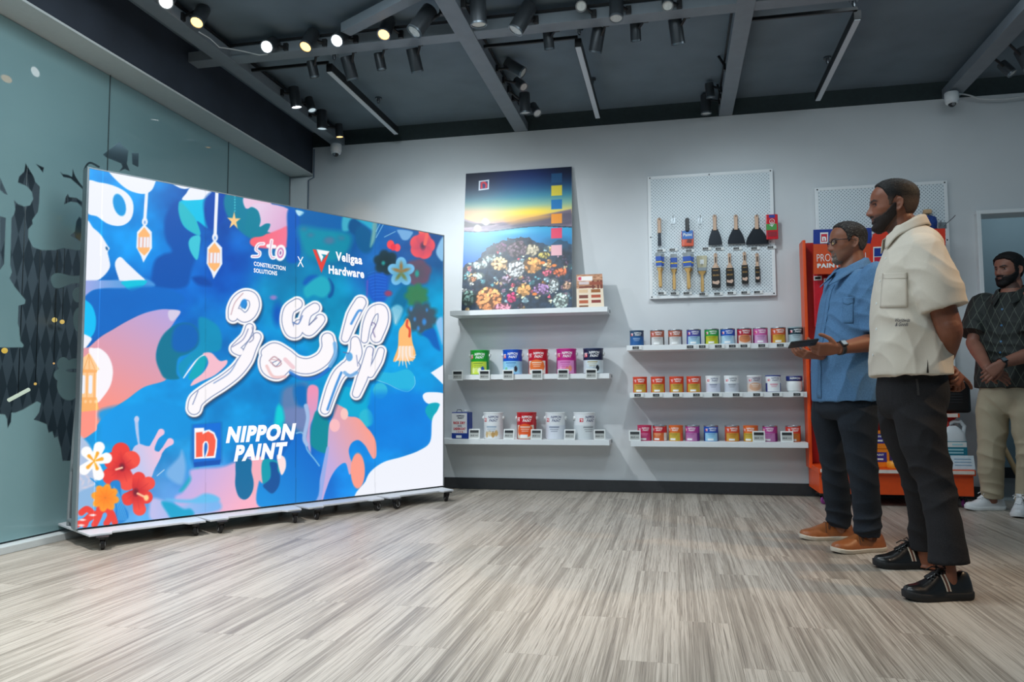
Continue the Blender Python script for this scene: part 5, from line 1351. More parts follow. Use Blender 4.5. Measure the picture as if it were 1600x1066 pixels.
    for x, y in ((848, 412), (866, 417), (836, 459)): c.ell(x, y, 4, 2.2, (240, 130, 50), f=.6)
    for (y0, y1), col in (((275, 290), (30, 84, 130)), ((294, 310), (226, 206, 66)), ((316, 331), (10, 116, 180)), ((338, 353), (236, 146, 36)), ((360, 376), (224, 58, 94)), ((386, 402), (226, 170, 178))):
        c.poly([(861, y0), (878, y0), (878, y1), (861, y1)], col, .5, False)
    c.poly([(743, 279), (760, 278), (760, 293.5), (743, 294.5)], (226, 232, 240), .6, False); c.poly([(745.2, 281), (758, 280.2), (758, 291.5), (745.2, 292.3)], (40, 50, 110), .5, False)
    c.stroke([(748, 290.5), (748, 283), (753, 282.6), (755.5, 286), (755, 290.3)], 3, (220, 40, 60), .5)
zt = SLT[0] + .0035
BL = at(721, 485, 1, 6.375); BR = at(894, 480, 1, 6.375); BL.z = BR.z = zt
TL = at(728, 271, 1, 6.508); TR = at(893.5, 261, 1, 6.508); TL.z = TR.z = (TL.z + TR.z) / 2
lean_sheet('reef_poster', 'large glossy coral reef and sunset poster leaning on the top left shelf', 'poster', BL, BR, TL, TR, 240, 310, reef, px=(721, 893.5, 266, 482))
def woods(c):
    c.C[:] = (224, 206, 182)
    n = vnoise(np.stack([c.X / 6, c.Y / 1.2], -1), 1, 4, 2); k = c.Y < 450; c.C[k] = (np.array([178, 128, 96]) + n[:, None] * 60)[k]
    for x in (926, 934, 939): c.poly([(x, 438), (x + 3, 438), (x + 3, 451), (x, 451)], (110, 46, 34), .5, False)
    c.poly([(903, 431), (927, 431), (927, 438), (903, 438)], (236, 230, 226), .5, False); c.poly([(904, 432), (909, 432), (909, 437), (904, 437)], (210, 60, 90), .4, False)
    c.poly([(905, 439.5), (921, 439.5), (921, 444), (905, 444)], (206, 190, 190), .5, False); c.stroke([(906, 448), (930, 448)], 2.4, (110, 50, 40), .5, False); c.poly([(922, 440), (941, 440), (941, 445), (922, 445)], (150, 74, 52), .6, False)
    for x0, x1, y0, y1, col in ((905, 919, 452, 457, (214, 180, 140)), (924, 938.5, 452, 457, (150, 90, 40)), (905, 919, 460.5, 465.5, (112, 50, 32)), (924, 938.5, 460.5, 465, (168, 66, 34)), (905, 919, 468.5, 473.5, (176, 84, 44)), (924, 938.5, 468.5, 473, (128, 38, 28)), (905, 919, 476.5, 480, (120, 74, 36))):
        c.poly([(x0, y0), (x1, y0), (x1, y1), (x0, y1)], col, .4, False)
BL = at(901, 480, 1, 6.34); BR = at(944, 479, 1, 6.34); BL.z = BR.z = zt; TL = at(900.5, 429, 1, 6.42); TR = at(941, 428, 1, 6.42); TL.z = TR.z
lean_sheet('wood_swatch_board', 'small board of wood stain swatches leaning beside the reef poster', 'swatch board', BL, BR, TL, TR, 70, 84, woods, .008, px=(901, 943, 428, 480))
# ------------------------------------------------------------------ pegboards and tools
def peg_mat():
    m = bpy.data.materials.new('white pegboard with holes'); m.use_nodes = True
    nt = m.node_tree; N = nt.nodes; L = nt.links; b = N['Principled BSDF']
    tc = N.new('ShaderNodeTexCoord'); out = None
    def dots(rot, off):
        mp = N.new('ShaderNodeMapping'); mp.inputs['Scale'].default_value = (36, 0, 36); mp.inputs['Location'].default_value = off
        L.new(tc.outputs['Object'], mp.inputs[0])
        v = N.new('ShaderNodeTexVoronoi'); v.feature = 'F1'; v.inputs['Scale'].default_value = 1; v.inputs['Randomness'].default_value = 0
        L.new(mp.outputs[0], v.inputs['Vector'])
        c = N.new('ShaderNodeMath'); c.operation = 'LESS_THAN'; c.inputs[1].default_value = .17; L.new(v.outputs['Distance'], c.inputs[0]); return c
    a = dots(0, (0, 0, 0)); c = dots(0, (.5, 0, .5))
    s = N.new('ShaderNodeMath'); s.operation = 'MAXIMUM'; L.new(a.outputs[0], s.inputs[0]); L.new(c.outputs[0], s.inputs[1])
    mx = N.new('ShaderNodeMixRGB'); mx.inputs[1].default_value = (*lin((218, 226, 230)), 1); mx.inputs[2].default_value = (*lin((132, 146, 156)), 1)
    L.new(s.outputs[0], mx.inputs[0]); L.new(mx.outputs[0], b.inputs['Base Color']); b.inputs['Roughness'].default_value = .45
    return m
m_peg = peg_mat(); m_screw = mat('dark screw', (50, 52, 56), .4, metal=.6)
YP = 6.487
def pegboard(label, x0, x1, z0, z1, screws):
    t = thing('pegboard', label, 'pegboard', ((x0 + x1) / 2, YP, (z0 + z1) / 2), 0, 'white pegboards')
    W, H = x1 - x0, z1 - z0
    b = MB(); b.box((0, .001, 0), (W - .05, .004, H - .05)); b.build('perforated_panel', m_peg, t, 0)
    b = MB()
    for s in (-1, 1): b.box((s * (W / 2 - .0125), .02, 0), (.025, .044, H)); b.box((0, .02, s * (H / 2 - .0125)), (W - .05, .044, .025))
    b.build('frame', m_white, t, 0, bevel=.002)
    for px, pz in screws:
        MB().cyl((px * (W / 2 - .018), .0, pz * (H / 2 - .016)), (px * (W / 2 - .018), -.004, pz * (H / 2 - .016)), .006, n=10).build('screw', m_screw, t)
    return t
a = at(1011, 274, 1, YP); c = at(1213, 463, 1, YP)
a2 = at(1016, 466, 1, YP)
pegboard('white pegboard hung with scrapers and brushes, between the reef poster and the men', (a.x + a2.x) / 2, c.x, (c.z + a2.z) / 2, (a.z + at(1208, 266, 1, YP).z) / 2, [(-1, 1), (0, 1), (1, 1), (-1, 0), (-1, -1), (1, -1)])
Z2 = at(1480, 284, 1, YP).z; X20, X21 = at(1273, 292, 1, YP).x, at(1484, 380, 1, YP).x
pegboard('white pegboard behind the men above the orange display stand', X20, X21, .42, (Z2 + at(1273, 292, 1, YP).z) / 2, [(-1, 1), (1, 1), (1, .55)])

m_beech = mat('beech handle', (206, 172, 146), .5, scale=10, stretch=(1, 1, .2)); m_pine = mat('pine handle', (200, 160, 96), .5, scale=10, stretch=(1, 1, .2), var=.12)
m_steel = mat('dark steel blade', (44, 48, 54), .3, metal=.7); m_blk = mat('black plastic', (20, 21, 23), .4)
m_wire = MATS['steel wire']; m_ferr = mat('steel ferrule', (150, 156, 160), .3, metal=.8)
def hook(b, z, dy=.05): b.tube([(0, .0255, z), (0, -dy + .03, z), (0, -dy + .025, z + .012)], .002, 6)
YT = YP - .028
def tpos(px, py): p = at(px, py, 1, YT); return p
def oval(w0, w1, h, n=8): return [(-w0 / 2, 0), (w0 / 2, 0), (w1 / 2, h), (-w1 / 2, h)]
FR = Matrix(((1, 0, 0, 0), (0, 0, -1, 0), (0, 1, 0, 0), (0, 0, 0, 1)))   # local XY drawn on the board, extruded towards the room
def scraper(label, px, ytop, ymid, ybot, wb, wt):
    p = tpos(px, ymid); h1 = tpos(px, ytop).z - p.z; h2 = p.z - tpos(px, ybot).z
    t = thing('scraper', label, 'scraper', p, 0, 'scrapers on the pegboard')
    MB().loft([[(x * k, y * .011, z) for x, y in ((-1, -.5), (-.7, -1), (.7, -1), (1, -.5), (1, .5), (.7, 1), (-.7, 1), (-1, .5))] for z, k in ((-.012, .015), (.0, .0155), (h1 * .5, .0135), (h1 * .9, .0165), (h1, .011))]).build('handle', m_beech, t, 50)
    pl = [(-wt / 2, 0)] + [(-wt / 2 - (wb - wt) / 2 * math.sin(k * PI / 10), -h2 * k / 5) for k in range(1, 6)] + [(wt / 2 + (wb - wt) / 2 * math.sin(k * PI / 10), -h2 * k / 5) for k in range(5, 0, -1)] + [(wt / 2, 0)]
    MB().prism(pl, .002, FR).build('blade', m_steel, t, 0)
    MB().cyl((0, -.0125, h1 * .88), (0, .0125, h1 * .88), .004, n=10).build('rivet', m_screw, t)
    b = MB(); hook(b, h1 * .88 + .004); b.build('hook', m_wire, t)
scraper('narrow scraper with beech handle, leftmost tool of the upper row', 1030.4, 341, 362, 384.5, .030, .022)
scraper('wide scraper with flared black blade, leftmost of the three wide ones', 1117, 336, 358, 383, .112, .045)
scraper('wide scraper with flared black blade, middle of the three wide ones', 1150, 336, 357, 381, .138, .045)
scraper('widest scraper, right of the other two wide ones beside the red packet', 1182.5, 336, 356, 382, .178, .05)
for px, lab in ((1052, 'empty wire hook between the narrow scraper and the packaged brush'), (1094, 'empty wire hook right of the packaged brush')):
    p = tpos(px, 348); t = thing('peg_hook', lab, 'hook', p, 0, 'empty hooks on the pegboard')
    b = MB(); b.tube([(0, .03, .03), (0, -.07, .03), (0, -.085, .045)], .0025, 6); b.build('prong', m_wire, t)
    MB().box((0, .024, .02), (.034, .004, .05)).build('plate', m_wire, t, 0)
    b = MB(); b.tube([(-.012, -.02, .0), (-.012, -.02, -.02), (.012, -.02, -.02), (.012, -.02, .0)], .002, 6); b.build('label_clip', m_wire, t)
p = tpos(1074, 361); t = thing('packaged_brush', 'black handled brush in a blue and orange blister pack on the upper row', 'brush', p)
MB().loft([[(x * k, y * .012, z) for x, y in ((-1, -.5), (-.7, -1), (.7, -1), (1, -.5), (1, .5), (.7, 1), (-.7, 1), (-1, .5))] for z, k in ((-.01, .018), (.05, .015), (.1, .016), (.108, .01))]).build('handle', m_blk, t, 50)
MB().box((0, 0, -.065), (.098, .02, .13)).build('blister', mat('blister orange', (222, 84, 48), .25, coat=.4), t, 0, bevel=.006)
MB().box((0, -.011, -.035), (.09, .002, .07)).build('card', mcol('card blue', (40, 110, 190)), t, 0)
b = MB(); put_text(b, 'Paint', lambda x, y: (x - .036, -.0126, y - .045), .03, width=.072, height=.026, slant=.1); b.build('lettering', m_plastic, t, 0)
MB().prism([(.0, -.07), (.035, -.075), (.03, -.105), (-.01, -.1)], .002, Matrix.Translation((0, -.0102, 0)) @ FR).build('picture', mcol('dark red picture', (110, 30, 24)), t, 0)
p = tpos(1205.5, 356); p.y -= .03; t = thing('red_packet', 'red and green packet hanging at the right edge of the upper row', 'packet', p, .0)
MB().box((0, 0, 0), (.092, .022, .205)).build('bag', mat('red film pack', (206, 28, 44), .25, coat=.5), t, 0, bevel=.006)
MB().box((0, -.0115, .085), (.045, .002, .024)).build('header', mcol('card navy', (40, 60, 150)), t, 0)
MB().box((-.005, -.0115, -.002), (.08, .002, .05)).build('panel', mcol('card green', (70, 150, 70)), t, 0)
b = MB()
for k in range(5): b.tube([(0, -.013, .0), (.022 * math.cos(.6 + k), -.0135, .03 + .02 * math.sin(k * 1.3))], .0025, 6)
b.tube([(.018 * math.cos(a), -.0135, .045 + .018 * math.sin(a)) for a in np.linspace(0, 2 * PI, 16)], .0022, 6, cap=False)
b.build('picture', m_plastic, t); MB().box((.0, -.0115, -.06), (.07, .002, .04)).build('panel', mcol('card maroon', (150, 24, 40)), t, 0)

def flat_brush(label, px, yl0, yl1, yb, wl, natural=False, roll=0.0, dx=0.0, dy=0.0):
    """hangs bristles up: label sleeve above, wooden handle below"""
    p = tpos(px, yl1); p.x += dx; p.y += dy; h1 = tpos(px, yl0).z - p.z; h2 = p.z - tpos(px, yb).z; w_ = wl / 195.0
    t = thing('paint_brush', label, 'paint brush', p, 0, 'wooden brushes on the pegboard'); t.rotation_euler = (0, roll, 0)
    prof = [(-h2, .008), (-h2 * .93, .013), (-h2 * .5, .0135), (-h2 * .2, .010), (-.01, w_ * .38), (.006, w_ * .44)]
    MB().loft([[(x * k, y * .008, z) for x, y in ((-1, -.4), (-.8, -1), (.8, -1), (1, -.4), (1, .4), (.8, 1), (-.8, 1), (-1, .4))] for z, k in prof]).build('handle', m_pine, t, 50)
    MB().box((0, 0, .018), (w_ * .92, .022, .034)).build('ferrule', m_ferr, t, 0, bevel=.003)
    if natural:
        MB().loft([[(x * k, y * .012, z) for x, y in ((-1, -1), (1, -1), (1, 1), (-1, 1))] for z, k in ((.03, w_ * .46), (h1 * .95, w_ * .56), (h1, w_ * .5))]).build('bristles', mat('pale bristles', (190, 184, 156), .8, scale=90, stretch=(1, 1, .05), var=.2), t, 0)
        MB().box((0, -.014, h1 * .6), (w_ * .4, .001, h1 * .3)).build('label', m_plastic, t, 0)
    else:
        MB().box((0, 0, h1 * .55), (w_, .024, h1 * .8)).build('sleeve', mcol('sleeve blue', (40, 84, 176)), t, 0, bevel=.003)
        MB().box((0, -.0125, h1 * .48), (w_ * .98, .001, .010)).build('stripe', mcol('sleeve yellow', (230, 200, 40)), t, 0)
        MB().loft([[(x * k, y * .010, z) for x, y in ((-1, -1), (1, -1), (1, 1), (-1, 1))] for z, k in ((h1 * .9, w_ * .46), (h1 * 1.25, w_ * .5))]).build('bristles', mat('grey bristles', (150, 156, 158), .8, scale=90, stretch=(1, 1, .05), var=.2), t, 0)
    b = MB(); hook(b, .05, .05)
    if dy == 0: b.build('hook', m_wire, t)
k = 0
for n, (px, yl0, yl1, yb, wl, cnt, nm) in enumerate([(1031.5, 402, 420.5, 449.5, 9.5, 3, 'narrow'), (1053, 402, 421, 452.5, 10.5, 1, 'medium'), (1075.5, 402, 421, 452, 13, 3, 'broad')]):
    for j in range(cnt):
        nmj = ['front', 'second', 'rearmost'][j] if cnt > 1 else 'only'
        lb = '%s wooden brush with blue sleeve, %s in its bunch on the lower row' % (nm, nmj) if cnt > 1 else 'single wooden brush with blue sleeve between the two bunches on the lower row'
        flat_brush(lb, px, yl0, yl1, yb, wl, roll=(0, .05, -.06)[j], dx=(0, .006, -.006)[j], dy=.0 if j == 0 else -.034 * j)
flat_brush('wooden brush with bare pale bristles, right of the blue sleeved ones', 1097, 400, 424, 456, 15, True)
def boxed_brush(label, px, y0, y1, y2, wl, hx):
    p = tpos(px, y1); h1 = tpos(px, y0).z - p.z; h2 = p.z - tpos(px, y2).z; w_ = wl / 195.0
    t = thing('boxed_brush', label, 'paint brush', p, 0, 'brushes in black sleeves on the pegboard')
    MB().loft([[(x * k, y * .010, z) for x, y in ((-1, -.4), (-.8, -1), (.8, -1), (1, -.4), (1, .4), (.8, 1), (-.8, 1), (-1, .4))] for z, k in ((-.01, w_ * .4), (.012, w_ * .36), (.035, .011), (h1 * .7, .012), (h1 * .95, .014), (h1, .008))]).build('handle', m_beech, t, 50)
    MB().box((0, -.0112, h1 * .55), (.008, .001, h1 * .4)).build('stamp', m_blk, t, 0)
    MB().box((0, 0, -h2 / 2), (w_, .024, h2)).build('sleeve', mat('black card sleeve', (30, 27, 26), .35, var=.1), t, 0, bevel=.002)
    b = MB(); put_text(b, 'PAINT', lambda x, y: (x - w_ * .32, -.0126, y - h2 * .16), .03, width=w_ * .64, height=h2 * .07); put_text(b, 'BRUSH', lambda x, y: (x - w_ * .36, -.0126, y - h2 * .42), .03, width=w_ * .72, height=h2 * .09)
    b.build('lettering', mcol('gold ink', (170, 130, 70)), t, 0)
    MB().prism([(-w_ * .4, -h2 * .8), (w_ * .2, -h2 * .86), (w_ * .42, -h2 * .74), (w_ * .3, -h2 * .64), (-w_ * .1, -h2 * .7), (-w_ * .42, -h2 * .66)], .001, Matrix.Translation((0, -.0122, 0)) @ FR).build('picture', mcol('pale picture', (214, 180, 160)), t, 0)
    b = MB(); hook(b, h1 * .9); b.build('hook', m_wire, t)
boxed_brush('widest brush in a black sleeve, first of four on the lower row', 1118.3, 396, 419, 449.5, 13.5, 0)
boxed_brush('brush in a plain black sleeve, second of four on the lower row', 1140.2, 396, 419, 447, 12, 0)
boxed_brush('brush in a black sleeve, third of four on the lower row', 1163.5, 394, 414.5, 443.5, 9.8, 0)
boxed_brush('narrowest brush in a black sleeve, rightmost on the lower row', 1183.2, 396, 416.5, 441, 7, 0)
g = 'price strips on the pegboard'; Z1 = None
for row_, pts in (('upper', ((1032, 391.8), (1051, 390.3), (1077, 392), (1103, 388.6), (1123, 388.8), (1151, 388.4), (1179, 388), (1204.5, 386.4))), ('lower', ((1033.5, 458.3), (1053, 458.7), (1073, 458.3), (1098, 459.8), (1121, 459), (1142, 457.9), (1163.5, 457.2), (1183.5, 456.6)))):
    for k, (px, py) in enumerate(pts):
        p = at(px, py, 1, YP - .0085); lb = 'small dark price strip, %s from the left under the %s row of tools' % (ords[k], row_)
        if Z1 is None: Z1 = strip_tag(lb, p, g, .05, .024)
        else: dup(Z1, p, lb)

# ------------------------------------------------------------------ orange display stand
m_or = mat('orange painted steel', (226, 78, 20), .4, var=.04); m_rd = mat('red painted steel', (196, 32, 22), .4, var=.04); m_navy = mcol('navy sign', (26, 54, 140))
m_lip = mat('pale ticket strip', (226, 214, 204), .4)
GX0, GX1, GY0, GY1 = 1.02, 2.06, 6.0, 6.46
G = thing('display_stand', 'orange wheeled display stand for paint tools behind the two men', 'display stand', ((GX0 + GX1) / 2, 6.25, 0)); go = Vector(G.location)
def gb(name, m, x0, x1, y0, y1, z0, z1, bev=.003): return MB().box(((x0 + x1) / 2 - go.x, (y0 + y1) / 2 - go.y, (z0 + z1) / 2), (x1 - x0, y1 - y0, z1 - z0)).build(name, m, G, 0, bevel=bev)
zk0, zk1 = .085, .235
gb('base_deck', m_or, GX0, GX1, GY0 - .02, GY1, zk1 - .005, zk1 + .035); gb('kick_panel', m_or, GX0 + .005, GX1 - .01, GY0, GY1, zk0, zk1 - .006)
gb('ticket_rail', m_lip, GX0 + .01, GX1 - .01, GY0 - .026, GY0 - .021, zk1 + .006, zk1 + .03, .001)
gb('back_panel', m_rd, GX0 + .02, GX1 - .12, GY1 - .03, GY1 - .012, .27, 2.02)
gb('side_panel', m_or, GX0 - .012, GX0 + .012, GY1 - .16, GY1, .24, 2.02, .004)
ztop = at(1276, 381, 1, 6.28).z; zbot = at(1276, 428, 1, 6.28).z
for zc, x1, nm in ((.665, 2.02, 1), (1.0, 1.96, 2)):
    s = gb('shelf', m_or, GX0 + .02, x1, 6.12, GY1, zc - .03, zc, .003)
    MB().box(((GX0 + .02 + x1) / 2 - go.x, 6.117 - go.y, zc - .014), (x1 - GX0 - .05, .004, .026)).build('ticket_rail', m_lip, s, 0)
    MB().prism([(6.14 - go.y, zc - .03), (GY1 - .02 - go.y, zc - .03), (GY1 - .02 - go.y, zc - .17), (6.4 - go.y, zc - .16), (6.3 - go.y, zc - .09), (6.2 - go.y, zc - .05)], .006,
               Matrix(((0, 0, 1, x1 - .02 - go.x), (1, 0, 0, 0), (0, 1, 0, 0), (0, 0, 0, 1)))).build('gusset', m_rd, s, 0)
# header: orange fascia, red arch, navy band with the badge, lettering, sticker
P = lambda px, py, y=6.28: at(px, py, 1, y)
def sign(name, pts, y, th, m):
    q = [P(a, b, y) for a, b in pts]
    return MB().prism([(v.x - go.x, v.z) for v in q], th, Matrix(((1, 0, 0, 0), (0, 0, 1, y - go.y), (0, 1, 0, 0), (0, 0, 0, 1)))).build(name, m, G, 0)
sign('header_fascia', [(1271, 381.5), (1362, 380.5), (1362, 427), (1271, 428.5)], 6.28, .02, mat('burnt orange fascia', (206, 74, 26), .4, var=.03))
arch = [(1360, 428)] + [(1360, 400), (1361, 378), (1364, 366), (1372, 362), (1390, 361), (1420, 360), (1450, 358), (1477, 357), (1478, 424)]
sign('header_arch', arch, 6.272, .008, mat('red fascia', (222, 52, 20), .4, var=.03))
sign('header_band', [(1271, 359), (1362, 356), (1362, 382), (1271, 384)], 6.302, .01, m_navy)
b = MB(); fn = lambda px, py, wpx: None
def gtext(b, s, x0, y0, x1, cap, bold, y=6.2665):
    p0 = P(x0, y0, y); p1 = P(x1, y0, y)
    put_text(b, s, lambda x, yy: (x + p0.x - go.x, y - go.y, yy + p0.z), bold, width=p1.x - p0.x, height=cap)
gtext(b, 'PROFESSIONAL', 1276.5, 409, 1357, .062, -.008, 6.2785); gtext(b, 'PAINT TOOLS', 1277, 418.5, 1357, .032, .05, 6.2785)
b.build('lettering', m_plastic, G, 0)
sign('badge', [(1281.5, 363.5), (1294, 363), (1294, 380), (1281.5, 380.5)], 6.2985, .003, m_plastic); sign('badge_mark', [(1283, 366), (1292.5, 365.5), (1292.5, 377.5), (1283, 378)], 6.2975, .001, mcol('badge red', (200, 40, 60)))
b = MB(); gtext(b, 'n', 1284.5, 376, 1291, .045, .05, 6.2968); b.build('lettering', m_plastic, G, 0)
sign('sticker', [(1364.5, 386), (1392, 384.5), (1392, 415), (1364.5, 416)], 6.2685, .003, m_plastic)
sign('sticker_panel', [(1366, 388), (1390, 387), (1390, 400), (1366, 401)], 6.2675, .001, m_navy); sign('sticker_panel', [(1366, 402), (1390, 401), (1390, 413), (1366, 414)], 6.2675, .001, mcol('sticker red', (196, 36, 60)))
m_purp = mat('purple caster tyre', (150, 60, 140), .5)
for px, py, y in ((1285, 785, 6.06), (1505, 797, 6.06)):
    p = at(px, 790, 1, y); caster(p.x - go.x, 0, .6, G, Matrix.Translation((0, y - go.y + SZ, 0)), top=.085, hub=m_purp, r=.03)
for x in (GX0 + .1, GX1 - .1): caster(x - go.x, 0, .2, G, Matrix.Translation((0, 6.4 - go.y + SZ, 0)), top=.085, hub=m_purp, r=.03)
# stock on the stand
p = P(1286, 432, 6.44)
for k, (px, py, lab) in enumerate([(1279, 470, 'red packet with a white tag hanging in the stand, left of the man in blue'), (1295, 474, 'red packet hanging in the stand just behind the man in blue')]):
    p = P(px, py, 6.38); t = thing('hanging_packet', lab, 'packet', p, 0, 'red packets in the stand')
    MB().box((0, 0, 0), (.075, .02, .42)).build('bag', mat('red film pack', (206, 28, 44), .25, coat=.5), t, 0, bevel=.008)
    MB().box((-.003, -.0125, .178), (.06, .004, .035)).build('tag', m_plastic, t, 0); MB().box((-.003, -.0152, .178), (.042, .001, .018)).build('tag_print', mcol('tag black', (34, 36, 38)), t, 0)
    b = MB(); b.tube([(0, .046, .23), (0, -.02, .23), (0, -.02, .205)], .003, 6); b.build('hook', m_wire, t)
p = P(1490, 625, 6.2); t = thing('tool_case', 'black ribbed plastic tool case on the stand shelf behind the clasped hand', 'case', (p.x, 6.25, .6655))
MB().box((0, 0, .117), (.22, .16, .23)).build('body', m_blk, t, 0, bevel=.022, seg=3)
b = MB()
for k in range(5): b.box((0, -.082, .08 + .02 * k), (.1, .004, .007))
b.build('ribs', mat('dark ribs', (40, 42, 46), .5), t, 0); MB().tube([(-.05, 0, .225), (-.05, 0, .262), (.05, 0, .262), (.05, 0, .225)], .01, 8).build('handle', m_blk, t)
p = P(1492, 742, 6.12); zd = zk1 + .0355
t = thing('plastic_jug', 'translucent white jug with a teal label on the stand deck', 'jug', (p.x + .005, 6.16, zd))
m_jug = mat('milky plastic', (206, 212, 216), .35, var=.02)
MB().loft([[(x * a, y * a2, z) for x, y in [(math.copysign(abs(math.cos(q)) ** .5, math.cos(q)), math.copysign(abs(math.sin(q)) ** .5, math.sin(q))) for q in np.linspace(0, 2 * PI, 28, endpoint=False)]] for z, a, a2 in ((0, .075, .055), (.006, .086, .064), (.2, .086, .064), (.25, .078, .058), (.29, .045, .04), (.305, .026, .026))]).build('body', m_jug, t, 40)
MB().tube([(.075, 0, .24), (.085, 0, .30), (.06, 0, .335), (.015, 0, .335), (-.02, 0, .315)], .014, 10).build('handle', m_jug, t); MB().cyl((-.035, 0, .295), (-.035, 0, .335), .022, n=18).build('cap', mcol('red cap', (196, 50, 40)), t)
MB().box((0, -.066, .125), (.15, .003, .14)).build('label', mcol('teal label', (30, 120, 140)), t, 0); MB().box((0, -.0678, .172), (.145, .001, .036)).build('label_head', m_plastic, t, 0); MB().box((0, -.0678, .07), (.148, .001, .03)).build('label_foot', mcol('label navy', (30, 60, 120)), t, 0)
b = MB()
for k in range(2): b.box((0, -.0678, .135 - .022 * k), (.1, .001, .01))
b.box((.012, -.069, .172), (.07, .001, .012)); b.build('print', mcol('label pale', (170, 214, 222)), t, 0)
t = thing('clear_tray', 'clear plastic ticket holder leaning before the white jug', 'ticket holder', (p.x + .03, 6.03, zd)); MB().box((0, 0, .05), (.15, .004, .1), Matrix.Rotation(-.25, 4, 'X')).build('panel', mat('pale ticket', (206, 220, 228), .3), t, 0); b = MB()
for k in range(3): b.box((0, -.003, .03 + .022 * k), (.11, .001, .005), Matrix.Rotation(-.25, 4, 'X'))
b.build('print', mcol('ticket blue', (120, 160, 190)), t, 0); MB().box((0, .02, .003), (.15, .05, .006)).build('foot', m_jug, t, 0)
m_pk = mat('orange carton', (232, 130, 28), .35, var=.04); m_vio = mcol('carton violet', (60, 50, 130))
t0 = None
for k, (px, y, dz, lab) in enumerate([(1374, 6.16, 0, 'orange carton, lower of the left stack seen between the two men'), (1374, 6.16, .135, 'orange carton, upper of the left stack seen between the two men'),
                                      (1399, 6.18, 0, 'orange carton, lower of the right stack half behind the man in white'), (1399, 6.18, .135, 'orange carton, upper of the right stack half behind the man in white')]):
    x = P(px, 720, y).x
    if t0 is None:
        t0 = thing('carton', lab, 'carton', (x, y, zd + dz), 0, 'orange cartons on the stand deck')
        MB().box((0, 0, .066), (.116, .1, .132)).build('box', m_pk, t0, 0, bevel=.003)
        MB().box((-.006, -.0508, .075), (.09, .0016, .07)).build('panel', m_vio, t0, 0)
        b = MB(); put_text(b, 'PAINT', lambda x, y: (x - .04, -.0522, y + .085), .03, width=.06, height=.014); b.box((-.01, -.0522, .06), (.05, .001, .012)); b.build('print', m_plastic, t0, 0)
    else: dup(t0, (x, y, zd + dz), lab)
p = P(1402, 735, 6.06); t = thing('tape_roll', 'yellow-orange roll with a white face lying on the stand deck', 'roll', (p.x, 6.07, zd)); MB().lathe([(.06, 0), (.066, .01), (.066, .04), (.06, .05)], 26).build('roll', mat('amber roll', (240, 160, 40), .35), t); MB().lathe([(.03, .0495), (.03, .0515)], 20).build('face', m_plastic, t)
# things hooked on the second pegboard
p = at(1449, 331, 1, YP - .03); t = thing('tan_sponge', 'small tan sponge hooked on the pegboard behind the man in white', 'sponge', p); MB().box((0, 0, 0), (.06, .035, .035)).build('sponge', mat('tan sponge', (206, 170, 130), .9, scale=60, bump=.3), t, 0, bevel=.008); b = MB(); hook(b, .02); b.build('hook', m_wire, t)
p = at(1452, 348, 1, YP - .05); t = thing('blue_mitten', 'fluffy blue paint mitt hooked beside the tan sponge', 'mitt', p); MB().loft([[(x * k, y * .03 * k / .05, z) for x, y in [(math.cos(q), math.sin(q)) for q in np.linspace(0, 2 * PI, 18, endpoint=False)]] for z, k in ((-.07, .02), (-.05, .052), (0, .058), (.04, .05), (.055, .02))]).build('pile', mat('blue pile', (40, 70, 140), .9, scale=80, bump=.6, var=.3), t, 60); b = MB(); hook(b, .05, .09); b.build('hook', m_wire, t)
for k, (a_, c_, lab) in enumerate([((1476, 352), (1492, 338), 'long wire hook sticking up at the right edge of the rear pegboard'), ((1470, 352), (1470, 346), 'short double wire hook beside the long one on the rear pegboard')]):
    p = at(*a_, 1, YP - .01); q = at(*c_, 1, YP - .14); t = thing('peg_hook', lab, 'hook', p, 0, 'wire hooks on the rear pegboard'); b = MB(); b.tube([(0, .006, 0), tuple((q - p) * .8), tuple(q - p + Vector((.004, 0, .008)))], .003, 6); b.build('prong', m_wire, t)
    MB().box((0, .0075, 0), (.03, .004, .05)).build('plate', m_wire, t, 0)
# ------------------------------------------------------------------ people
def remesh(mb, voxel, smooth=4):
    """union of the closed shapes in mb as one continuous surface -> (vertices, quads)"""
    me = bpy.data.meshes.new('t'); me.from_pydata(mb.v, [], mb.f)
    o = bpy.data.objects.new('t', me); COL.objects.link(o)
    r = o.modifiers.new('r', 'REMESH'); r.mode = 'VOXEL'; r.voxel_size = voxel
    if smooth:
        s = o.modifiers.new('s', 'SMOOTH'); s.factor = .5; s.iterations = smooth
    e = o.evaluated_get(bpy.context.evaluated_depsgraph_get()); m = e.to_mesh()
    V = np.empty(len(m.vertices) * 3, np.float32); m.vertices.foreach_get('co', V)
    n = np.empty(len(m.polygons), np.int32); m.polygons.foreach_get('loop_total', n)
    L = np.empty(len(m.loops), np.int32); m.loops.foreach_get('vertex_index', L)
    e.to_mesh_clear(); bpy.data.objects.remove(o); bpy.data.meshes.remove(me)
    return V.reshape(-1, 3).astype(float), L.reshape(-1, 4)

def normals(V, Q):
    N = np.zeros_like(V); fn = np.cross(V[Q[:, 2]] - V[Q[:, 0]], V[Q[:, 3]] - V[Q[:, 1]])
    for k in range(4): np.add.at(N, Q[:, k], fn)
    return N / (np.linalg.norm(N, axis=1, keepdims=True) + 1e-12)

def smooth1(t): t = np.clip(t, 0, 1); return t * t * (3 - 2 * t)

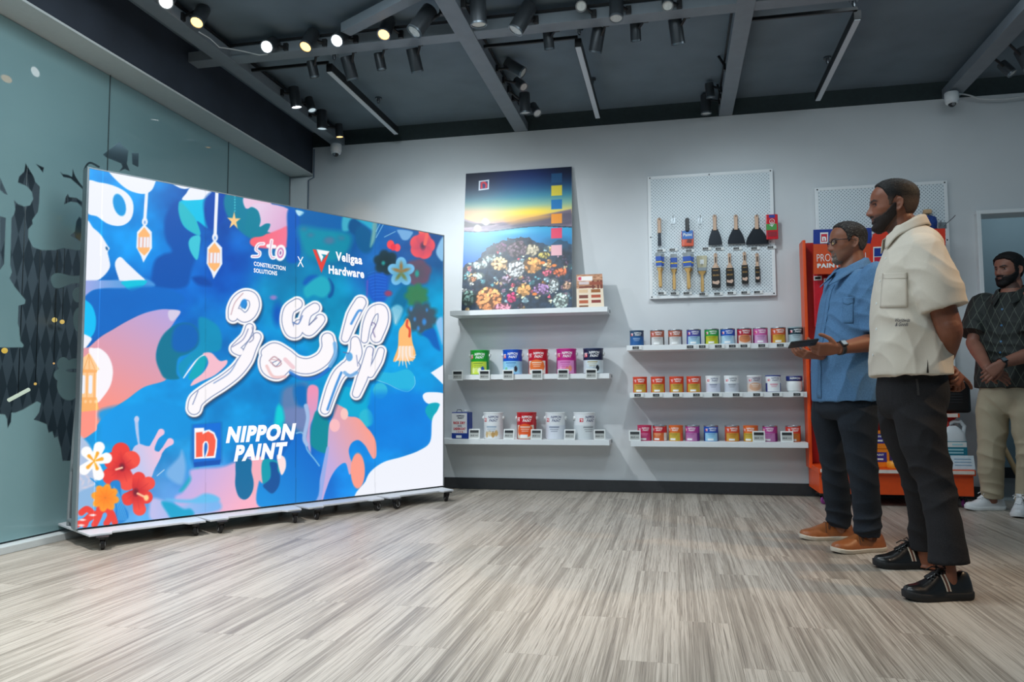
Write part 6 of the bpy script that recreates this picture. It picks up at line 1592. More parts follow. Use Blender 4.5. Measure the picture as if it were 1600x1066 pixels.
# ---- heads: a grid of rows (chin to crown) by columns (round from the face), millimetres; x forward, y left, z up
def head_grid(p, NR=120, NC=168):
    a = np.linspace(0, 1, NR)
    z = np.where(a < .62, 150 * (a / .62) , 150 + 80 * np.sin((a - .62) / .38 * PI / 2))
    kz = [0, 8, 18, 30, 45, 56, 70, 90, 110, 130, 150]
    fr = np.interp(z, kz, [66, 80, 86, 83, 84, 86, 87, 86, 86, 91, 92])
    bk = np.interp(z, kz, [46, 26, 4, -14, -36, -52, -72, -88, -97, -102, -104])
    wd = np.interp(z, kz, [14, 27, 38, 47, 55, 60, 65, 70, 73, 75, 76]) * np.interp(z, [0, 60, 100], [p.get('jaw', 1), p.get('jaw', 1), 1])
    sm = lambda q: np.convolve(np.pad(q, 4, 'edge'), np.ones(9) / 9, 'valid')
    fr, bk, wd = sm(fr), sm(bk), sm(wd)
    f = np.sqrt(np.clip(1 - ((z - 150) / 80) ** 2, 0, 1)); f = np.where(z > 150, f, 1); f[-1] = .02
    cz = np.interp(z, [0, 20, 45, 65, 85], [57, 44, 24, 6, 0])
    s = np.linspace(0, 2 * PI, NC, endpoint=False); t = s - .45 * np.sin(s)
    ct, st = np.cos(t), np.sin(t)
    ef = np.interp(z, [0, 40, 100, 150, 230], [2.0, 2.15, 2.3, 2.2, 2.0])[:, None]
    rf = ((fr - cz) * f)[:, None]; rb = ((cz - bk) * f)[:, None]
    x = np.where(ct > 0, rf * np.abs(ct) ** (2 / ef), -rb * np.abs(ct)) + (cz * np.where(z > 150, f, 1))[:, None]
    y = (wd * f)[:, None] * np.sign(st) * np.abs(st) ** (2 / np.where(ct > 0, ef, 2.1))
    Z = np.repeat(z[:, None], NC, 1)
    front = np.where(ct > 0, smooth1(ct / .35), 0)[None] * np.ones_like(x)
    g = lambda v, s_: np.exp(-(v / s_) ** 2)
    ay = np.abs(y); dx = np.zeros_like(x)
    nz = [66, 70, 75, 80, 85, 90, 97, 106, 115, 123, 131]
    nh = np.interp(Z, nz, [0, 3, 14, 22, 25.5, 25, 21.5, 16, 10.5, 5.5, 0]) * p.get('nose', 1)
    ns = np.interp(Z, nz, [13, 14, 15, 15, 14.5, 13, 11.5, 10, 9, 9, 11])
    dx += nh * np.exp(-np.abs(y / ns) ** 2.4)
    dx += 8 * g(ay - 14.5, 5.5) * g(Z - 81, 6.5)
    dx += 5.5 * g(Z - 135, 7) * g(ay - 22, 22)
    dx -= 9.5 * g(ay - 31, 14) * g(Z - 119, 8.5)
    dx += 3.0 * g(ay - 46, 15) * g(Z - 97, 13)
    dx += (4.8 * g(Z - 61, 4.2) * g(y, 20) + 6.0 * g(Z - 48, 5.5) * g(y, 19)) * p.get('lips', 1) - 3.2 * g(Z - 54.6, 2.0) * g(y, 24)
    dx -= 3.5 * g(Z - 37, 5) * g(y, 22); dx += 5 * g(Z - 18, 11) * g(y, 17)
    dx += 2.4 * g(Z - 68, 4) * g(ay - 9, 6)
    x = x + dx * front
    y = y + np.sign(y) * (2.5 * g(Z - 97, 14) * g(x - 55, 22)) - np.sign(y) * 2.5 * g(Z - 72, 14) * g(x - 50, 20) - np.sign(y) * 3 * g(Z - 138, 16) * g(x - 62, 20)
    G = np.stack([x, y, Z], -1)
    return np.concatenate([np.tile(np.array([[[58., 0, -1.5]]]), (1, NC, 1)) + (G[:1] - np.array([58., 0, 0])) * np.array([.02, .02, 0]), G])

def head_faces(NR, NC):
    i = np.arange(NR - 1)[:, None] * NC + np.arange(NC)[None]; j = np.arange(NR - 1)[:, None] * NC + (np.arange(NC)[None] + 1) % NC
    return np.stack([i, j, j + NC, i + NC], -1).reshape(-1, 4)

def grid_normals(G):
    du = np.roll(G, -1, 1) - np.roll(G, 1, 1); dv = np.gradient(G, axis=0)
    n = np.cross(du, dv); n /= np.linalg.norm(n, axis=-1, keepdims=True) + 1e-9
    return n

def hairline(x, kind):
    if kind == 'short':   # close crop with faded sides, square temples
        return np.interp(x, [-110, -70, -40, -28, -18, -4, 8, 16, 26, 34, 50, 66, 92], [46, 52, 72, 100, 140, 146, 128, 104, 104, 152, 186, 203, 208])
    if kind == 'receding':
        return np.interp(x, [-110, -70, -40, -28, -18, -4, 8, 16, 24, 32, 46, 62, 92], [52, 56, 76, 104, 142, 146, 130, 112, 112, 160, 190, 204, 212])
    return np.interp(x, [-110, -70, -40, -28, -18, -4, 8, 16, 26, 36, 52, 70, 92], [40, 46, 68, 98, 138, 146, 126, 96, 96, 146, 170, 186, 192])

def hand(mb, W, D, Nn, curl, spread=.06, thumb=.5, side=1, scale=1.0, lens=None):
    """one hand: W wrist point, D pointing along the palm, Nn out of the back of the hand, side=+1 when the thumb
    lies towards D x Nn; curl: four finger bends (radians per joint)"""
    D = Vector(D).normalized(); Nn = Vector(Nn); Nn = (Nn - D * Nn.dot(D)).normalized(); S = D.cross(Nn) * side
    k = scale; W = Vector(W)
    # palm: lofted block, thick at the thumb side
    rings = []
    for d, w0, w1, th in ((-.02, -.024, .024, .021), (.0, -.027, .029, .020), (.03, -.037, .036, .0165), (.06, -.041, .040, .014), (.085, -.041, .038, .012), (.096, -.036, .034, .009)):
        r = []
        for q in np.linspace(0, 2 * PI, 20, endpoint=False):
            c, s = math.cos(q), math.sin(q)
            cc = math.copysign(abs(c) ** .7, c); ss = math.copysign(abs(s) ** .8, s)
            r.append(W + D * (d * k) + S * ((w0 + w1) / 2 + (w1 - w0) / 2 * cc) * k + Nn * (ss * th * k))
        rings.append(r)
    if side < 0: rings = [list(reversed(r)) for r in rings]
    mb.loft(rings)
    L = lens or ((.043, .026, .022), (.048, .030, .023), (.045, .028, .023), (.034, .021, .02))
    for i, (off, rad) in enumerate(((.029, .0088), (.0098, .009), (-.0098, .0087), (-.0285, .0076))):
        p = W + D * ((.086 - .004 * abs(i - 1)) * k) + S * off * k; ang = 0; pts = [p - D * .02 * k]; rs = [rad * k]
        pts.append(p); rs.append(rad * 1.06 * k)
        sp = (1.5 - i) * spread
        for j, ln in enumerate(L[i]):
            ang += curl[i] * (.75, 1.1, .8)[j]
            dv = (D * math.cos(ang) - Nn * math.sin(ang) + S * sp * math.cos(ang)).normalized()
            p = p + dv * (ln * k); pts += [p - dv * .008 * k, p]; rs += [rad * (.98 - .06 * j) * k, rad * (1.0 - .08 * j) * k]
        pts[-1] = pts[-1]; rs[-1] *= .62
        mb.tube(pts, rs, 12, ref=Nn)
    p = W + D * .018 * k + S * .024 * k - Nn * .004 * k
    d1 = (D * .62 + S * (.75 * thumb + .15) - Nn * .35).normalized(); d2 = (D * .86 + S * (.45 * thumb) - Nn * .4).normalized(); d3 = (D * .95 + S * (.2 * thumb) - Nn * .35).normalized()
    q1 = p + d1 * .04 * k; q2 = q1 + d2 * .032 * k; q3 = q2 + d3 * .026 * k
    mb.tube([p - d1 * .012 * k, p + d1 * .018 * k, q1, (q1 + q2) / 2, q2, q2.lerp(q3, .7), q3], [.0145 * k, .0145 * k, .0115 * k, .0102 * k, .0104 * k, .0092 * k, .0055 * k], 12, ref=Nn)

def limb(mb, pts, rs, n=18, ref=None):
    """smooth tapered limb through the joints"""
    P = crom([tuple(p) for p in pts], 6, False); m = len(P)
    R = np.interp(np.linspace(0, 1, m), np.linspace(0, 1, len(rs)), rs) if not isinstance(rs[0], tuple) else None
    if R is None:
        a = np.array(rs, float); u = np.linspace(0, 1, m); uu = np.linspace(0, 1, len(rs))
        R = [(float(np.interp(t, uu, a[:, 0])), float(np.interp(t, uu, a[:, 1]))) for t in u]
    else: R = [float(r) for r in R]
    mb.tube([Vector(p) for p in P], R, n, ref=ref)

def torso_rings(mb, rows, F, Lf, n=40, e=2.4):
    """rows: (centre, half depth, half width); F forward, Lf left"""
    rings = []
    for c, hd, hw in rows:
        r = []
        for q in np.linspace(0, 2 * PI, n, endpoint=False):
            cc, ss = math.cos(q), math.sin(q)
            r.append(Vector(c) + F * (hd * math.copysign(abs(cc) ** (2 / e), cc)) + Lf * (hw * math.copysign(abs(ss) ** (2 / e), ss)))
        rings.append(r)
    # refine between the rows
    A = np.array([[tuple(p) for p in r] for r in rings]); m = len(A); out = []
    for i in range(m - 1):
        a, b, c_, d = A[max(i - 1, 0)], A[i], A[i + 1], A[min(i + 2, m - 1)]
        for t in np.arange(5) / 5: out.append(.5 * (2 * b + (c_ - a) * t + (2 * a - 5 * b + 4 * c_ - d) * t * t + (3 * b - a - 3 * c_ + d) * t ** 3))
    out.append(A[-1]); mb.loft([[tuple(p) for p in r] for r in out])

def wrinkle(V, N, amp, seed, folds=(), scale=9):
    """cloth relief: soft noise plus directed folds (point, direction, spacing, reach, height)"""
    d = amp * vnoise(V, scale * .7, seed, 1)
    r = 1 - np.abs(vnoise(V * np.array([1, 1, .55]), scale * .5, seed + 5, 2)) * 2.2
    d += amp * 1.2 * np.clip(r, -.3, 1) ** 3
    for p, dr, sp, reach, h in folds:
        q = V - np.array(p); w = np.exp(-(q ** 2).sum(1) / (2 * reach ** 2))
        ph = q @ np.array(dr) / sp * 2 * PI + 5.0 * vnoise(V, 5, seed + 11, 2)
        d += w * h * .8 * (1 - 2 * np.abs(np.cos(ph * .5)) ** .8 + .4 * np.cos(ph * .53 + 1))
    return V + N * d[:, None]

m_skin = attr_mat('skin', 'col', .48, spec=.35, bump=.12, bscale=320, sss=.04)
m_hair = attr_mat('hair', 'col', .6, spec=.3, bump=.5, bscale=420)
m_eye = attr_mat('eye', 'col', .08, spec=.6)
def cloth(name, c, **k): return mat(name, c, k.pop('rough', .85), var=k.pop('var', .08), scale=k.pop('scale', 300), bump=k.pop('bump', .06), spec=.2, **k)

def build_head(root, body_mb, O, F, U, p):
    """adds the skull to the body's shapes; makes hair, beard and eyes; returns the head frame"""
    F = Vector(F).normalized(); U = Vector(U); U = (U - F * U.dot(F)).normalized(); L = U.cross(F)
    M = np.array([tuple(F), tuple(L), tuple(U)]); O = np.array(O); sc = p.get('size', 1.0) / 1000
    w = lambda G: O + ((G - np.array([0, 0, 105])) * sc) @ M
    G = head_grid(p); NR, NC = G.shape[:2]; Q = head_faces(NR, NC); n = grid_normals(G)
    Wp = w(G).reshape(-1, 3)
    bl = len(body_mb.v)
    body_mb.add([tuple(v) for v in Wp], [tuple(q) for q in Q]); body_mb.f += [tuple(bl + k for k in reversed(range(NC))), tuple(bl + (NR - 1) * NC + k for k in range(NC))]; body_mb.m += [0, 0]
    for s in (1, -1):     # ears: a dished, tilted shell
        e = MB(); e.sphere((0, 0, 0), 1, 28, 20); E = np.array(e.v)
        x, y, z = E[:, 0] * 17.5 * (1 + .22 * E[:, 2]), E[:, 1] * 7.5, E[:, 2] * 31
        rr = np.hypot(E[:, 0] * 1.05 - .1, E[:, 2]); out = np.clip(E[:, 1], 0, 1)
        y = y - out * 8.5 * np.exp(-((rr - .42) / .3) ** 2) + out * 2.5 * np.exp(-((rr - .85) / .18) ** 2)
        a = .22; x2 = x * math.cos(a) - z * math.sin(a); z2 = x * math.sin(a) + z * math.cos(a)
        b_ = .45; x3 = x2 * math.cos(b_) - y * math.sin(b_); y3 = x2 * -math.sin(b_) * 0 + y * math.cos(b_) - x2 * math.sin(b_)
        P = np.stack([x3 - 12, s * (y3 + 76), z2 + 107], 1)
        f = e.f if s > 0 else [tuple(reversed(q)) for q in e.f]
        body_mb.add([tuple(v) for v in w(P)], f)
    # hair
    x, y, z = G[..., 0], G[..., 1], G[..., 2]
    nzz = vnoise(G, 1 / 9, p['seed'], 2)
    hl = hairline(x, p['hair'])
    mask = smooth1((z - hl) / 9 + .5 + nzz * .5)
    up = smooth1((z - 140) / 55)
    thick = p.get('side', 3) * (1 - up) + p.get('top', 9) * up
    tex = vnoise(G * np.array([1, 1.6, 1]), 1 / 4.0, p['seed'] + 3, 3)
    off = mask * (thick * (1 + .28 * tex)) - (1 - mask) * 6
    H = w(G + n * off[..., None])
    hc = np.array(p['haircol'], float); fade = np.array(p.get('fadecol', p['haircol']), float); gr = np.array(p.get('grey', p['haircol']), float)
    k = smooth1((z - p.get('fade', 120)) / 45)[..., None]; gk = np.clip(vnoise(G * np.array([.5, 1.4, 1]), 1 / 2.0, 77, 2) * 1.3 + p.get('greyk', -1), 0, 1)[..., None]
    col = (fade * (1 - k) + hc * k) * (1 - gk) + gr * gk
    arr_mesh('hair', H.reshape(-1, 3) - np.array(root.location), Q, m_hair, root, lin(np.clip(col, 0, 255)).reshape(-1, 3))
    # beard
    if p.get('beard'):
        b0, bc = p['beard'], np.array(p['beardcol'], float)
        zb = np.interp(x, [-6, 4, 14, 26, 40, 56, 70, 100], p.get('beardline', [112, 118, 112, 96, 80, 69, 64, 60]))
        bm = smooth1((zb - z) / 7 + .5 + nzz * .4) * smooth1((x + (8 if True else 0)) / 8)
        bm = bm * smooth1((z - np.interp(x, [-6, 5, 20, 40, 56], [68, 54, 34, 10, -12])) / 6 + .5)
        must = smooth1(1.5 - np.abs((z - 69) / 5.5)) * smooth1(1.6 - np.abs(y / 25)) * (x > 55)
        bm = np.maximum(bm, must)
        lips = np.exp(-((z - 55) / 8.0) ** 4) * np.exp(-(y / 17.5) ** 4) * (x > 60); bm = bm * (1 - lips)
        if p.get('goatee'): bm = bm * smooth1(1 - (np.abs(y) - 26) / 14)
        off = bm * b0 * (1 + .35 * tex) - (1 - bm) * 6
        off = off + bm * p.get('chinbeard', 0) * np.exp(-((z - 8) / 14) ** 2) * smooth1((x - 30) / 30)
        g2 = np.clip(vnoise(G, 1 / 3.0, 55, 2) * 1.2 + p.get('beardgrey', -1), 0, 1)[..., None]
        arr_mesh('beard', w(G + n * off[..., None]).reshape(-1, 3) - np.array(root.location), Q, m_hair, root, lin(np.clip(bc * (1 - g2) + np.array((150, 146, 140)) * g2, 0, 255)).reshape(-1, 3))
    # eyes
    gz = Vector(p.get('gaze', (1, 0, 0))).normalized()
    for s in (1, -1):
        e = MB(); e.sphere((0, 0, 0), 1, 24, 18); E = np.array(e.v); d = E @ np.array(gz)
        c = np.tile((176., 168., 160.), (len(E), 1)); c[d > .84] = (50, 30, 22); c[d > .965] = (8, 8, 8)
        P = E * 12.2 + np.array([64.0, s * 31.5, 119])
        Qe = np.array([q if len(q) == 4 else (q[0], q[1], q[2], q[2]) for q in e.f])
        me = bpy.data.meshes.new('eye'); me.from_pydata([tuple(v) for v in w(P) - np.array(root.location)], [], e.f); me.shade_smooth(); me.materials.append(m_eye)
        a = me.attributes.new('col', 'FLOAT_COLOR', 'POINT'); cc = np.ones((len(E), 4), np.float32); cc[:, :3] = lin(c); a.data.foreach_set('color', cc.ravel())
        o = bpy.data.objects.new('eye', me); COL.objects.link(o); o.parent = root
    return w, M, O, sc

def skin_colours(V, head, tone, lip, p):
    w, M, O, sc = head
    q = ((V - O) @ M.T) / sc + np.array([0, 0, 105]); x, y, z = q.T; ay = np.abs(y)
    c = np.tile(np.array(tone, float), (len(V), 1)); c *= (1 + .07 * vnoise(V, 22, 3, 3))[:, None]
    near = (np.abs(x) < 130) & (ay < 100) & (z > -20) & (z < 240)
    g = lambda v, s_: np.exp(-(v / s_) ** 2)
    lm = (g(z - 61, 3.8) * np.exp(-(y / 22) ** 4) + g(z - 48.5, 4.6) * np.exp(-(y / 20) ** 4)) * (x > 60) * near
    c = c * (1 - np.clip(lm, 0, 1)[:, None] * .75) + np.array(lip) * np.clip(lm, 0, 1)[:, None] * .75
    br = smooth1(1.5 - np.abs((z - (134 + 5 * np.clip((ay - 14) / 26, 0, 1) - 7 * np.clip((ay - 38) / 12, 0, 1))) / p.get('brow', 4.2))) * smooth1(1.6 - np.abs((ay - 30) / 17)) * (x > 45) * near
    br = np.clip(br * (1 + .3 * vnoise(V, 260, 9)), 0, 1)[:, None]
    c = c * (1 - br * .9) + np.array(p.get('browcol', (24, 18, 16))) * br * .9
    lid = (np.exp(-((z - 124.5) / 2.0) ** 2) + .7 * np.exp(-((z - 113.5) / 1.6) ** 2)) * smooth1(1.7 - np.abs((ay - 31.5) / 10)) * (x > 55) * near
    c *= (1 - .72 * np.clip(lid, 0, 1))[:, None]
    c *= (1 - .16 * g(z - 111, 5) * g(ay - 30, 14) * (x > 50) * near)[:, None]
    red = g(z - 84, 8) * g(ay, 18) * (x > 85) * near
    c = c * (1 - .22 * red[:, None]) + np.array((150, 70, 56)) * .22 * red[:, None]
    if p.get('shadow'):
        zb = np.interp(x, [-6, 4, 14, 26, 40, 56, 70, 100], [112, 118, 112, 94, 80, 74, 74, 74])
        s_ = smooth1((zb - z) / 12 + .5) * (x > -4) * near * (1 - np.clip(lm, 0, 1)) * p['shadow']
        c = c * (1 - s_[:, None]) + np.array(p.get('shadowcol', (52, 44, 42))) * s_[:, None]
    return lin(np.clip(c, 0, 255))

def surface_patch(bvh, name, pts_grid, dirv, lift, m, parent, loc, thick=0.0):
    """cloth patch: a grid of points thrown along dirv on to a surface"""
    R, C = len(pts_grid), len(pts_grid[0]); P = np.zeros((R, C, 3)); last = None
    for i in range(R):
        for j in range(C):
            d = Vector(dirv).normalized() if dirv is not None else (Vector(pts_grid[i][j]) - CAMP).normalized()
            h = bvh.ray_cast(Vector(pts_grid[i][j]), d)
            q = h[0] if h[0] is not None else (last or Vector(pts_grid[i][j])); last = q
            P[i, j] = q - d * lift
    o = grid_mesh(name, P - np.array(loc), m, parent)
    if thick:
        s = o.modifiers.new('s', 'SOLIDIFY'); s.thickness = thick; s.offset = 0
    return o

def shoe(root, toe, heel, kind, mats, loc, up0=.0):
    """heel and toe: ground points; returns the shoe object (upper) with its sole and trim as sub-parts"""
    toe, heel = Vector(toe), Vector(heel); F = (toe - heel); Ln = F.length; F.normalize(); L = Vector((0, 0, 1)).cross(F)
    prof = [(0, .62), (.04, .80), (.14, .86), (.3, .80), (.45, .84), (.62, .98), (.74, 1.0), (.86, .88), (.95, .62), (1.0, .26)]   # half width along the sole
    hw = .052 * Ln / .29
    def outline(k=1.0, grow=0.0):
        xs = np.linspace(0, 1, 40); ws = np.interp(xs, *zip(*prof)) * hw * k + grow
        # toes lean inward is ignored: symmetrical last
        a = [heel + F * (Ln * x) + L * w_ for x, w_ in zip(xs, ws)]; b_ = [heel + F * (Ln * x) - L * w_ for x, w_ in zip(xs, ws)]
        return a + list(reversed(b_))
    th = {'sneaker': .030, 'slip': .022, 'white': .028}[kind]
    lift = lambda P, zf: [(p.x - loc[0], p.y - loc[1], zf((p - heel).dot(F) / Ln) - loc[2]) for p in P]
    spring = lambda x: .012 * np.clip((x - .72) / .28, 0, 1) ** 2 + .004 * np.clip((.08 - x) / .08, 0, 1)
    b = MB(); b.loft([lift(outline(.97), lambda x: .0005 + spring(x)), lift(outline(1.0, .002), lambda x: .006 + spring(x)), lift(outline(1.0, .003), lambda x: th * .8 + spring(x)), lift(outline(.98, .0), lambda x: th + spring(x))])
    # upper: sections across the shoe
    N = 26; rings = []
    top = {'sneaker': [(0, .055), (.02, .088), (.1, .098), (.25, .085), (.38, .098), (.5, .094), (.64, .070), (.78, .052), (.9, .043), (.97, .034), (1, .018)],
           'slip': [(0, .05), (.02, .076), (.1, .084), (.25, .074), (.38, .086), (.5, .088), (.64, .070), (.78, .054), (.9, .044), (.97, .034), (1, .018)],
           'white': [(0, .055), (.02, .085), (.1, .095), (.25, .084), (.38, .102), (.5, .094), (.64, .068), (.78, .050), (.9, .042), (.97, .034), (1, .018)]}[kind]
    for x in np.concatenate([[0, .012, .03], np.linspace(.07, .93, 26), [.965, .985, .996]]):
        w_ = np.interp(x, *zip(*prof)) * hw * .97; h = np.interp(x, *zip(*top)) + spring(x) + th * .35; z0 = th * .7 + spring(x); r = []
        nar = np.interp(x, [0, .2, .5, .7, 1], [.62, .62, .55, .75, .9])
        for q in np.linspace(0, PI, N):
            c, s = math.cos(q), math.sin(q); s2 = s ** .75
            ww = w_ * math.copysign(abs(c) ** .62, c) * (1 - (1 - nar) * s2 ** 1.6)
            p = heel + F * (Ln * (.004 + x * .985)) + L * ww; r.append((p.x - loc[0], p.y - loc[1], z0 + (h - z0) * s2 - loc[2]))
        rings.append(r)
    u = MB(); u.loft(rings)
    uo = u.build('shoe', mats['upper'], root, 50)
    b.build('sole', mats['sole'], uo, 40)
    Z = lambda x, s=1: heel + F * (Ln * x)
    def surf(x, q):
        w_ = np.interp(x, *zip(*prof)) * hw * .97; h = np.interp(x, *zip(*top)) + spring(x) + th * .35; z0 = th * .7 + spring(x); nar = np.interp(x, [0, .2, .5, .7, 1], [.62, .62, .55, .75, .9])
        c, s = math.cos(q), math.sin(q); s2 = abs(s) ** .75
        p = heel + F * (Ln * (.004 + x * .985)) + L * (w_ * math.copysign(abs(c) ** .62, c) * (1 - (1 - nar) * s2 ** 1.6))
        return Vector((p.x, p.y, z0 + (h - z0) * s2)) - Vector(loc)
    up = lambda v, k: v + Vector((0, 0, k))
    if kind != 'slip':
        t_ = MB(); t_.tube([up(surf(x, PI / 2), .004) for x in (.66, .58, .5, .42, .38)] + [up(surf(.36, PI / 2), .03)], [(.012, .003), (.016, .004), (.018, .005), (.02, .006), (.02, .006), (.018, .004)], 12, ref=L); t_.build('tongue', mats['upper'], uo, 40)
        lc = MB()
        for i in range(5):
            x = .40 + .055 * i
            lc.tube([up(surf(x, q), .006) for q in np.linspace(.95, PI - .95, 9)], .0032, 6)
            if i < 4: lc.tube([up(surf(x + .055 * (q - .95) / (PI - 1.9), q), .007) for q in np.linspace(.95, PI - .95, 9)], .0028, 6)
        for s in (-1, 1):
            base = up(surf(.40, PI / 2), .012)
            lc.tube([base, base + L * s * .02 + F * .004 + Vector((0, 0, .016)), base + L * s * .038 + F * .012 + Vector((0, 0, .004)), base + L * s * .018 + F * .006, base], .0028, 6)
            lc.tube([base, base + L * s * .022 + F * .03 + Vector((0, 0, .002)), base + L * s * .03 + F * .05 - Vector((0, 0, .012))], .0026, 6)
        lc.build('laces', mats['lace'], uo, 40)
    if kind == 'sneaker':
        for (dx, nm, mm) in ((0, 'stripe', mats['s1']), (.026, 'stripe', mats['s2']), (.052, 'stripe', mats['s1'])):
            for s in (0, 1):
                st = MB(); rows = []
                for q in np.linspace(.12, 1.05, 9):
                    x = .36 + dx + .05 * math.sin(q); qq = q if s == 0 else PI - q
                    rows.append([surf(x, qq) + (surf(x, qq) - surf(.4, PI / 2) + Vector((0, 0, .05))).normalized() * .0016, surf(x + .022, qq) + (surf(x, qq) - surf(.4, PI / 2) + Vector((0, 0, .05))).normalized() * .0016])
                st.add([tuple(v) for r in rows for v in r], [(2 * i, 2 * i + 1, 2 * i + 3, 2 * i + 2) for i in range(8)]); st.build(nm, mm, uo, 60)
    if kind == 'slip':
        for s in (0, 1):
            g_ = MB(); a = [surf(x, q if s == 0 else PI - q) for x, q in ((.40, 1.15), (.44, .75), (.47, .45))]; c_ = [surf(x, q if s == 0 else PI - q) for x, q in ((.47, 1.1), (.5, .72), (.5, .45))]
            o = (a[1] - surf(.42, PI / 2) + Vector((0, 0, .05))).normalized() * .0018
            g_.add([tuple(v + o) for v in a + c_], [(0, 1, 4, 3), (1, 2, 5, 4)]); g_.build('elastic_gore', mats['gore'], uo, 0)
        w_ = MB(); w_.tube([up(surf(x, q), .0015) for x, q in ((.56, .25), (.54, .7), (.52, 1.2), (.51, PI / 2), (.52, PI - 1.2), (.54, PI - .7), (.56, PI - .25))], .0022, 6); w_.build('seam', mats['gore'], uo, 40)
    return uo

def wristband(root, c, axis, r, m, face=None, fm=None, loc=(0, 0, 0), name='watch'):
    axis = Vector(axis).normalized(); c = Vector(c) - Vector(loc); M = Matrix.Translation(c) @ axis.to_track_quat('Z', 'Y').to_matrix().to_4x4()
    b = MB(); b.lathe([(r, -.011), (r + .0035, -.010), (r + .0035, .010), (r, .011)], 28, M, cap=False); o = b.build(name, m, root, 40)
    if face is not None:
        f = Vector(face); f = (f - axis * f.dot(axis)).normalized(); x = f.cross(axis)
        F2 = frame(c + f * (r + .0035), axis, x)
        MB().box((0, 0, .003), (.036, .034, .011), F2).build('case', m_blk, o, 0, bevel=.004)
        MB().box((0, 0, .0088), (.027, .025, .001), F2).build('dial', fm, o, 0)
    return o
def vec(F): v = Vector((F[0], F[1], 0)).normalized(); return v, Vector((0, 0, 1)).cross(v)
def finish(name, V, Q, m, root, cols=None):
    return arr_mesh(name, V - np.array(root.location), Q, m, root, cols)

def garment(root, name, mb, voxel, m, amp, seed, folds=(), smooth=5, scale=9):
    V, Q = remesh(mb, voxel, smooth); N = normals(V, Q)
    V = wrinkle(V, N, amp, seed, folds, scale)
    o = finish(name, V, Q, m, root)
    return o, BVHTree.FromPolygons([tuple(v) for v in V], [tuple(int(k) for k in q) for q in Q])

def collar(root, shirt, c, F, L, rf, rl, zb, zf, gap, flap, m, tip=.03, stand=.035, loc=(0, 0, 0), drop=.0, push=.55):
    """turned-down collar: c centre of the neck hole, zb/zf heights at back and front"""
    n = 46; rows = [[], [], [], []]
    for i in range(n + 1):
        a = gap + (2 * PI - 2 * gap) * i / n; co, si = math.cos(a), math.sin(a); fr = (1 + co) / 2
        z = zb + (zf - zb) * fr ** 1.2; e = abs(i / n - .5) * 2; ex = smooth1((e - .72) / .28)
        P = lambda r, dz: Vector((c[0], c[1], 0)) + F * (co * (rf + r)) + L * (si * (rl + r)) + Vector((0, 0, z + dz))
        rows[0].append(P(-.002, -.012)); rows[1].append(P(-.004 - .006 * (1 - fr), stand * (1 - .35 * ex))); rows[2].append(P(.008, stand * (1 - .35 * ex) - .003)); 
        q = P(flap * .75 + tip * push * ex, -.012 - tip * .9 * ex - drop * fr); q += F * (tip * push * ex); rows[3].append(q)
    A = np.array([[tuple(v) for v in r] for r in rows])
    out = []
    for i in range(3):
        for t in np.arange(4) / 4: out.append(A[i] * (1 - t) + A[i + 1] * t)
    out.append(A[3]); A = np.array(out)
    A[..., 2] += .0025 * vnoise(A, 30, 4)
    o = grid_mesh('collar', A - np.array(loc), m, shirt)
    s = o.modifiers.new('s', 'SOLIDIFY'); s.thickness = .0035; s.offset = 0
    return o

def buttons(bvh, shirt, pts, d, m, loc, r=.0055):
    for p in pts:
        h = bvh.ray_cast(Vector(p), Vector(d))
        if h[0] is None: continue
        q = h[0] - Vector(loc); n = h[1]
        if n.dot(Vector(d)) > 0: n = -n
        M = Matrix.Translation(q) @ n.to_track_quat('Z', 'Y').to_matrix().to_4x4()
        MB().lathe([(r, 0), (r, .002), (r * .8, .0028), (r * .7, .0022), (r * .2, .0022)], 14, M).build('button', m, shirt, 40)

def legs_mb(mb, hips, legs, F, L):
    torso_rings(mb, hips, F, L, 36, 2.2)
    for pts, rs in legs: limb(mb, pts, rs, 26)

